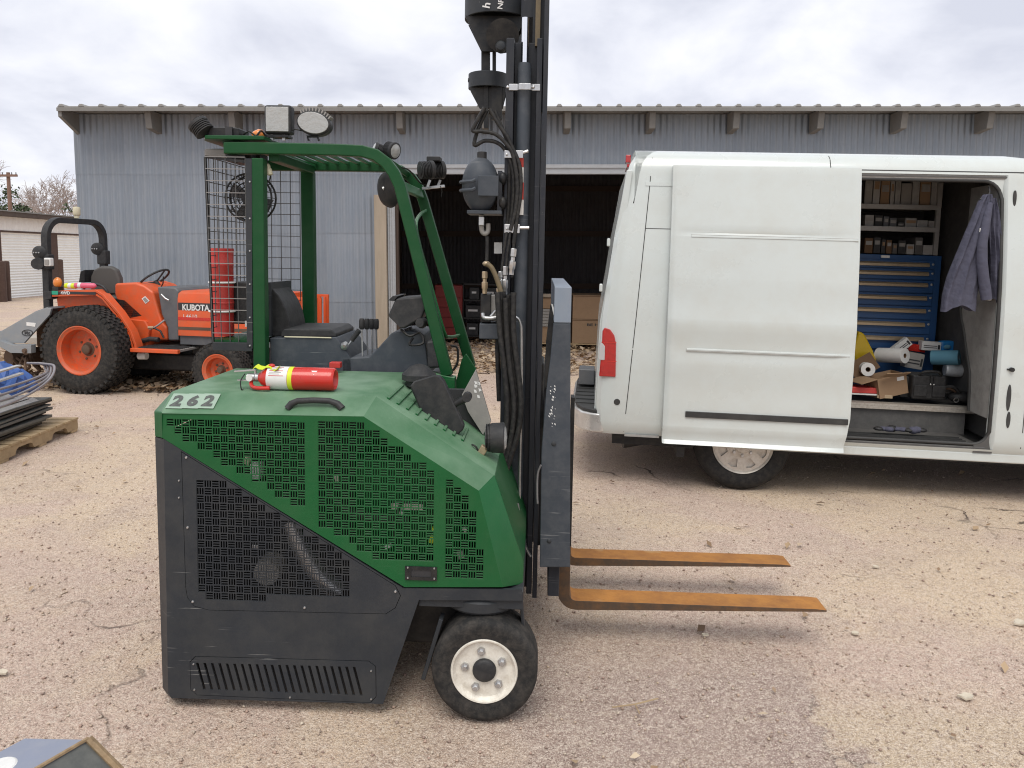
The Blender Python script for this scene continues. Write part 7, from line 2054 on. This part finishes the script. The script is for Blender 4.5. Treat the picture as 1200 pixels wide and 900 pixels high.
# orange brush guard at the nose
gx = TX(333, 348, yh)[0]; gx2 = TX(356.5, 348, yh)[0]; gt = TX(340, 348, yh)[1]; gb = TX(340, 378, yh)[1]
for y in (yh + .02, 1.75 - yh - .06):
    mb = MB(); mb.box(gx - .1, gx2, y, y + .04, gt - .03, gt); mb.box(gx2 - .045, gx2, y, y + .04, gb - .3, gt - .0305); mb.box(gx + .08, gx + .15, y, y + .04, gb - .3, gt - .0305); mb.build("brush_guard_frame", M_orange, tt)
for k in range(5):
    y = yh + .1 + k * .13; mb = MB(); mb.box(gx2 - .03, gx2 - .005, y, y + .03, gb - .25, gt - .03); mb.build("brush_guard_bar", M_orange, tt)
mb = MB(); mb.box(gx - .1, gx2 + .0, yh + .07, 1.75 - yh - .07, gb - .33, gb - .27); mb.build("brush_guard_base", M_orange, tt)
# roll bar
y0, y1 = .36, 1.38
zt_ = TP(90, 259, .8).z
n0 = TP(62.5, 345, y0); f0 = TP(117, 345, y1)
xm = (n0.x + f0.x) / 2 + .0
pth = [(y0, .95), (y0, zt_ - .22)]
for k in range(1, 7): a = PI - PI / 2 * k / 6; pth.append((y0 + .22 + .22 * math.cos(a), zt_ - .22 + .22 * math.sin(a)))
for k in range(0, 7): a = PI / 2 - PI / 2 * k / 6; pth.append((y1 - .22 + .22 * math.cos(a), zt_ - .22 + .22 * math.sin(a)))
pth += [(y1, .95)]
path = [Vector(p_) for p_ in pth]
mbx = MB(); mbx.strip(path, .035, xm - .045, xm + .045)
mbx.v = [(b_, a_, c_) for a_, b_, c_ in mbx.v]
rops = mbx.build("roll_bar", M_plastic, tt, bev=.008)
for y, dx in ((y0, 0), (y1, 0)):
    zj = TP(60, 300, y).z if y == y0 else TP(115, 295, y).z
    mb = MB(); mb.box(xm - .07, xm + .07, y - .05, y + .05, zj - .17, zj + .02); mb.build("roll_bar_hinge", M_plastic, rops, bev=.015)
    mb = MB(); mb.lathe([(0, -.07), (.07, -.065), (.085, -.03), (.085, .04), (.06, .06)], (xm - .06, y - .02, zj + .04), (.3, -1, 0), 18); mb.build("rear_work_lamp", M_plastic, rops, smooth=40)
    for k in (-1, 0, 1):
        mb = MB(); mb.cyl((xm - .06 + .035 * k, y - .10, zj + .04), (xm - .06 + .035 * k, y - .085, zj + .04), .009, n=6); mb.build("lamp_bolt", M_zinc, rops)
p = TP(45, 309, .2); mb = MB(); mb.lathe([(0, -.05), (.06, -.04), (.075, 0), (.07, .05)], p, (.5, -1, 0), 16); mb.build("trailer_socket", M_plastic, rops, smooth=40)
p = TP(58, 307, .22); mb = MB(); mb.box(p.x - .045, p.x + .045, .18, .24, p.z - .05, p.z + .05); mb.build("small_work_lamp", M_label, rops, bev=.01)
mb = MB(); mb.box(p.x - .03, p.x + .03, .172, .179, p.z - .035, p.z + .03); mb.build("lamp_face", M_greyplate, rops)
mb = MB(); p2 = TP(45, 312, .24); mb.bar((p2.x - .02, .26, p2.z - .02), (xm, .34, p2.z - .03), .04, .02); mb.build("lamp_arm", M_plastic, rops)
p = TP(92, 256, .9); mb = MB(); mb.lathe([(.03, -.03), (.03, .0), (.04, .01), (.045, .02), (.045, .10), (.04, .115), (.0, .12)], (xm, p.y, zt_ + .07), (0, 0, 1), 18); mb.build("beacon", M_cream, rops, smooth=40)
mb = MB(); mb.tube([TP(123, 300, y1), TP(126, 305, y1), TP(124, 309, y1), TP(120, 311, y1)], .007, 5, 4); mb.build("cable", M_hose, rops)
# cans lying on the fender
def can(u, v, m, m2, lab, L_=.17):
    p = TP(u, v, .31); f = Frame(TR.M @ Vector((p.x, .31, p.z)), -10, 1); t = thing("spray_can", lab, "spray can", f.M, "cans lying on the tractor fender")
    mb = MB(); mb.lathe([(.0, 0), (.032, .003), (.034, .012), (.034, L_ - .03), (.022, L_ - .012), (.012, L_), (0, L_)], (-L_/2, 0, .034), (1, .05, 0), 18); mb.build("can_body", m, t, smooth=40)
    mb = MB(); mb.lathe([(.0345, .05), (.0345, .09)], (-L_/2, 0, .034), (1, .05, 0), 18); mb.build("can_label", m2, t, smooth=40)
can(84, 338.3, M_yellow, M_label, "yellow green spray can lying on the tractor fender by the amber lamp")
can(100, 338, M_pink, M_paperw, "pink spray can lying on the tractor fender beside the seat", .28)

# ---- grey implement behind the tractor
IM = Frame((-5.35 - .6, 9.15 + .1, gz(-5.9)), -10, 1)
it = thing("rotary_tiller", "grey steel tiller hood with side plate hitched behind the orange tractor", "tiller", IM.M)
IP = IM.poly; yi = .05
mb = MB(); mb.prism(IP([(-40, 405), (-40, 396), (0, 389), (40, 366), (54, 361), (60, 361.5), (58, 369), (49, 379), (28, 402), (0, 402)], yi), yi, yi + .03); mb.build("end_plate", M_implement, it, bev=.004)
mb = MB(); pts = IP([(-40, 396), (0, 389), (40, 366), (54, 361)], yi)
mb.strip(pts, .012, yi + .031, 1.6); mb.build("tiller_hood", M_implement, it)
mb = MB(); mb.prism(IP([(-40, 402), (0, 399), (14, 404), (37, 404), (37, 414), (13, 413.5), (0, 406), (-40, 412)], yi - .05), yi - .06, yi + .02); mb.build("skid_frame", M_implement, it, bev=.005)
mb = MB(); p = IM.p(29.5, 411, yi - .06); mb.lathe([(0, -.03), (.025, -.028), (.03, 0), (.05, .002), (.05, .02)], p, (0, 1, 0), 14); mb.build("pivot_bolt", M_mudrust, it, smooth=40)
mb = MB(); mb.prism(IP([(31, 377.5), (42, 378.5), (41, 383), (31, 381.5)], yi - .002), yi - .003, yi - .0005); mb.build("white_decal", M_label, it)
pts = [IM.p(32 + 6.2 * math.cos(2*PI*k/24), 390 + 3.4 * math.sin(2*PI*k/24), yi - .003) for k in range(25)]
mb = MB(); mb.tube(pts, .005, 5); mb.build("oval_logo", M_ink, it)
a = IM.p(32, 390, yi - .003); lettering("lettering", "Mx", a.x, yi - .003, a.z, .08, .045, M_ink, it, .05)
mb = MB(); mb.cyl(IM.p(10, 420, .3), IM.p(36, 420, .3) + Vector((0, .9, 0)), .11, n=16); mb.build("tine_rotor", M_mudrust, it, smooth=40)
b = random.Random(6)
for k in range(14):
    a = IM.p(8 + 2.3 * k, 417 + b.uniform(-3, 5), .12 + b.uniform(0, .5)); mb = MB()
    mb.tube([a, a + Vector((b.uniform(-.12, .12), b.uniform(-.1, .1), -.12)), a + Vector((b.uniform(-.18, .18), b.uniform(-.1, .1), -.2))], .02, 5, 3); mb.build("tine", M_mudrust, it)
mb = MB(); mb.tube([IM.p(55, 364, .15), IM.p(62, 372, .25), IM.p(75, 390, .5)], .035, 8); mb.build("lift_arm", M_black, it)
mb = MB(); a = IM.p(60, 380, .5); mb.box(a.x - .15, a.x + .3, .4, 1.2, a.z - .3, a.z + .1); mb.build("gearbox", M_mudrust, it, bev=.04)

# ================================================================ pallet with stacked sheet metal
PT = Frame((-4.13, 6.08, gz(-4.15)), 92.3, 0)
pt = thing("pallet", "weathered wooden pallet under a stack of dark sheet steel", "pallet", PT.M)
for k in range(9):
    x = .01 + k * .136
    mb = MB(); mb.box(x, x + .10 + .012 * (k % 2), -.01, 1.1, .112, .132); mb.build("deck_board", M_wood, pt, bev=.003)
for y in (.0, .52, 1.05):
    mb = MB(); nt_ = [(0, .112), (0, .022), (.20, .022), (.22, .06), (.25, .075), (.42, .075), (.45, .06), (.47, .022), (.75, .022), (.77, .06), (.80, .075), (.97, .075), (1.0, .06), (1.02, .022), (1.2, .022), (1.2, .112)]
    mb.prism(nt_, y, y + .04); mb.build("stringer", M_wood, pt, bev=.002)
for x in (.0, .55, 1.08):
    mb = MB(); mb.box(x, x + .11, .0, 1.09, .0, .021); mb.build("bottom_board", M_wood, pt)
b = random.Random(14)
z = .136
sh_labels = ["lowest", "second", "third", "fourth", "fifth", "sixth", "seventh", "topmost dark"]
for k in range(8):
    L1 = .86 + b.uniform(-.03, .05) + .018 * k; th = b.uniform(.016, .026)
    yy = .10 + b.uniform(-.03, .04)
    mb = MB(); n = 12; vs = []
    y1_ = yy + .85
    ang = b.uniform(-.02, .02)
    for i in range(n + 1):
        x = -2.4 + (L1 + 2.4) * i / n; dz_ = .006 * math.sin(x * 2.1 + k) + .004
        for (yo, zo) in ((yy, 0), (y1_, 0), (y1_, th), (yy, th)):
            vs.append((x, yo + ang * x, z + zo + dz_))
    fs = [(4*i + q, 4*i + (q+1) % 4, 4*i + 4 + (q+1) % 4, 4*i + 4 + q) for i in range(n) for q in range(4)] + [(3, 2, 1, 0), (4*n, 4*n+1, 4*n+2, 4*n+3)]
    mb.add(vs, fs)
    o = mb.build("steel_sheet", M_sheet if k % 3 else M_black, None, bev=.002, seg=1, M=PT.M); props(o, f"{sh_labels[k]} long steel sheet in the stack on the wooden pallet", "steel sheet", "steel sheets stacked on the pallet")
    z += th + b.uniform(.006, .011)
for k in range(4):
    o = corr_sheet(.72, -.7 - .06 * k, .80 - .1 * k + .04 * (k % 2), .12, .014)
    ob = o.build("galvanised_panel", M_galv, None, smooth=50)
    ob.matrix_world = PT.M @ Matrix.Translation((0, .12 + .05 * k, z + .012 + .035 * k)) @ Matrix(((0, 0, 1, 0), (1, 0, 0, 0), (0, 1, 0, 0), (0, 0, 0, 1)))
    props(ob, ("lowest ribbed galvanised panel resting on the dark sheets", "second ribbed galvanised panel lying on the sheet stack", "third ribbed galvanised panel lying on the sheet stack", "topmost ribbed galvanised panel below the bent pipes")[k], "metal panel", "galvanised panels on the stack")
zt_ = z + .17
PTv = Frame((-4.13, 6.08, gz(-4.15)), 92.3, 0)
def onp(u, v, Y):                     # a point of the stack at the depth Y from the viewer
    q = ray(u, v); return PT.I @ (EYE + q * (Y / q.y))
for k in range(4):
    pts = [(-60, 490 - 8*k, 5.5), (-20, 483 - 7.5*k, 5.9), (0, 477 - 7*k, 6.15), (20, 469 - 6.2*k, 6.4), (40, 458.5 - 5*k, 6.65), (55, 447.5 - 3.6*k, 6.9), (62.5 - 3*k, 438 - 1.7*k, 7.02), (63.5 - 4*k, 429 - .4*k, 7.1), (57 - 4*k, 427 - .3*k, 7.14), (44 - 4*k, 425.5, 7.16)]
    mb = MB(); mb.tube([onp(u, v, Y + .05 * k) for u, v, Y in pts], .0115, 8, 5)
    o = mb.build("bent_pipe", M_pipe, None, smooth=60, M=PT.M); props(o, ("outermost pale bent pipe curving over the panel stack", "second pale bent pipe nested inside the outermost", "third pale bent pipe nested beside the blue tarp", "innermost short pale bent pipe touching the blue tarp")[k], "pipe", "bent pipes on the stack")
mb = MB(); n = 26; mr_ = 9; vs = []; fs = []
c0 = onp(2, 450, 6.9); zb_ = z + .06
top_ = onp(10, 427, 6.9).z
for j in range(mr_ + 1):
    f_ = j / mr_
    for i in range(n):
        th = 2 * PI * i / n; jt = b.uniform(-.09, .09)
        r_ = (1 + jt) * math.cos(f_ * PI / 2 * .98) * (1 + .10 * math.sin(5 * th + 2 * f_) + .06 * math.sin(11 * th + 5 * f_))
        vs.append((c0.x + .34 * r_ * math.cos(th), c0.y + .30 * r_ * math.sin(th) + .08, zb_ + (top_ - zb_) * math.sin(f_ * PI / 2) + .02 * math.sin(7 * th + 3 * f_) + (b.uniform(-.03, .02) if 0 < j < mr_ else 0)))
fs = [(j*n + i, j*n + (i+1) % n, (j+1)*n + (i+1) % n, (j+1)*n + i) for j in range(mr_) for i in range(n)] + [tuple(range(n-1, -1, -1)), tuple(mr_*n + i for i in range(n))]
mb.add(vs, fs); o = mb.build("blue_tarp", M_tarp, None, M=PT.M); props(o, "crumpled blue tarp heaped on the metal stack beneath the pipes", "tarp")
for k in range(2):
    p0, p1 = onp(-30, 456 - 12 * k, 6.25), onp(25 - 3 * k, 437.5 - 9 * k, 6.72 + .1 * k)
    mb = MB(); mb.bar(p0, p1, .05, .015); o = mb.build("metal_strip", M_galv, None, M=PT.M); props(o, ("pale metal strip lying across the blue tarp edge", "second pale metal strip further back on the blue tarp")[k], "strip", "metal strips on the tarp")

# ================================================================ bent steel box in the lower corner
SB = Frame((-1.26, 2.16, gz(-1.26)), 0, 0)
t = thing("steel_trough", "blue grey bent steel trough with a rusty open end on the sand", "trough", SB.M)
g = lambda u, v, z: SB.g(u, v, z)
H_ = .30
A = [g(29, 865, H_), g(103.5, 866.5, H_), g(73, 899, H_ ), g(-6, 893, H_)]
# a folded plate: sloping top, ridge, falling side
rid0, rid1 = g(103.5, 866.5, H_), g(60, 915, H_)
lef0, lef1 = g(29, 865, H_ - .0), g(-15, 910, H_ - .02)
rig0 = g(150, 905, .0); 
mb = MB()
th = .012
def slab(a, b_, c, d, t_):
    n_ = (b_ - a).cross(d - a).normalized()
    if n_.z < 0: n_ = -n_
    vs = [a, b_, c, d] + [q - n_ * t_ for q in (a, b_, c, d)]
    return [tuple(q) for q in vs], [(0,1,2,3), (7,6,5,4), (0,4,5,1), (1,5,6,2), (2,6,7,3), (3,7,4,0)]
far = Vector((0, -.45, 0))
vs, fs = slab(lef0, rid0, rid0 + Vector((-.19, -.36, 0)), lef0 + Vector((-.19, -.36, 0)), th)
mb.add(vs, fs); mb.build("top_plate", M_boxsteel, t, bev=.002)
q0 = rid0 + Vector((.002, 0, -.004)); dn = g(158, 910, 0.02)
dn = Vector((rid0.x + .24, rid0.y - .02, .06))
mb = MB(); vs, fs = slab(q0, dn, dn + Vector((-.19, -.36, 0)), q0 + Vector((-.19, -.36, 0)), th); mb.add(vs, fs); mb.build("side_plate", M_sheet, t)
mb = MB(); mb.tube([rid0 + Vector((-.0, .0, .002)), dn], .012, 6); mb.build("rusty_lip", M_rustedge, t)
mb = MB(); mb.tube([rid0 + Vector((0, 0, .003)), rid0 + Vector((-.19, -.36, .003))], .006, 6); mb.build("ridge_weld", M_rustedge, t)
mb = MB(); c_ = SB.g(1, 897, H_ + .001); mb.lathe([(0, .003), (.035, .0025), (.04, .0)], (c_.x, c_.y, H_), (0, 0, 1), 20); mb.build("white_sticker", M_label, t)
mb = MB(); mb.box(lef0.x - .15, lef0.x - .13, lef0.y - .36, lef0.y, 0, H_ - .02); mb.build("end_wall", M_boxsteel, t)
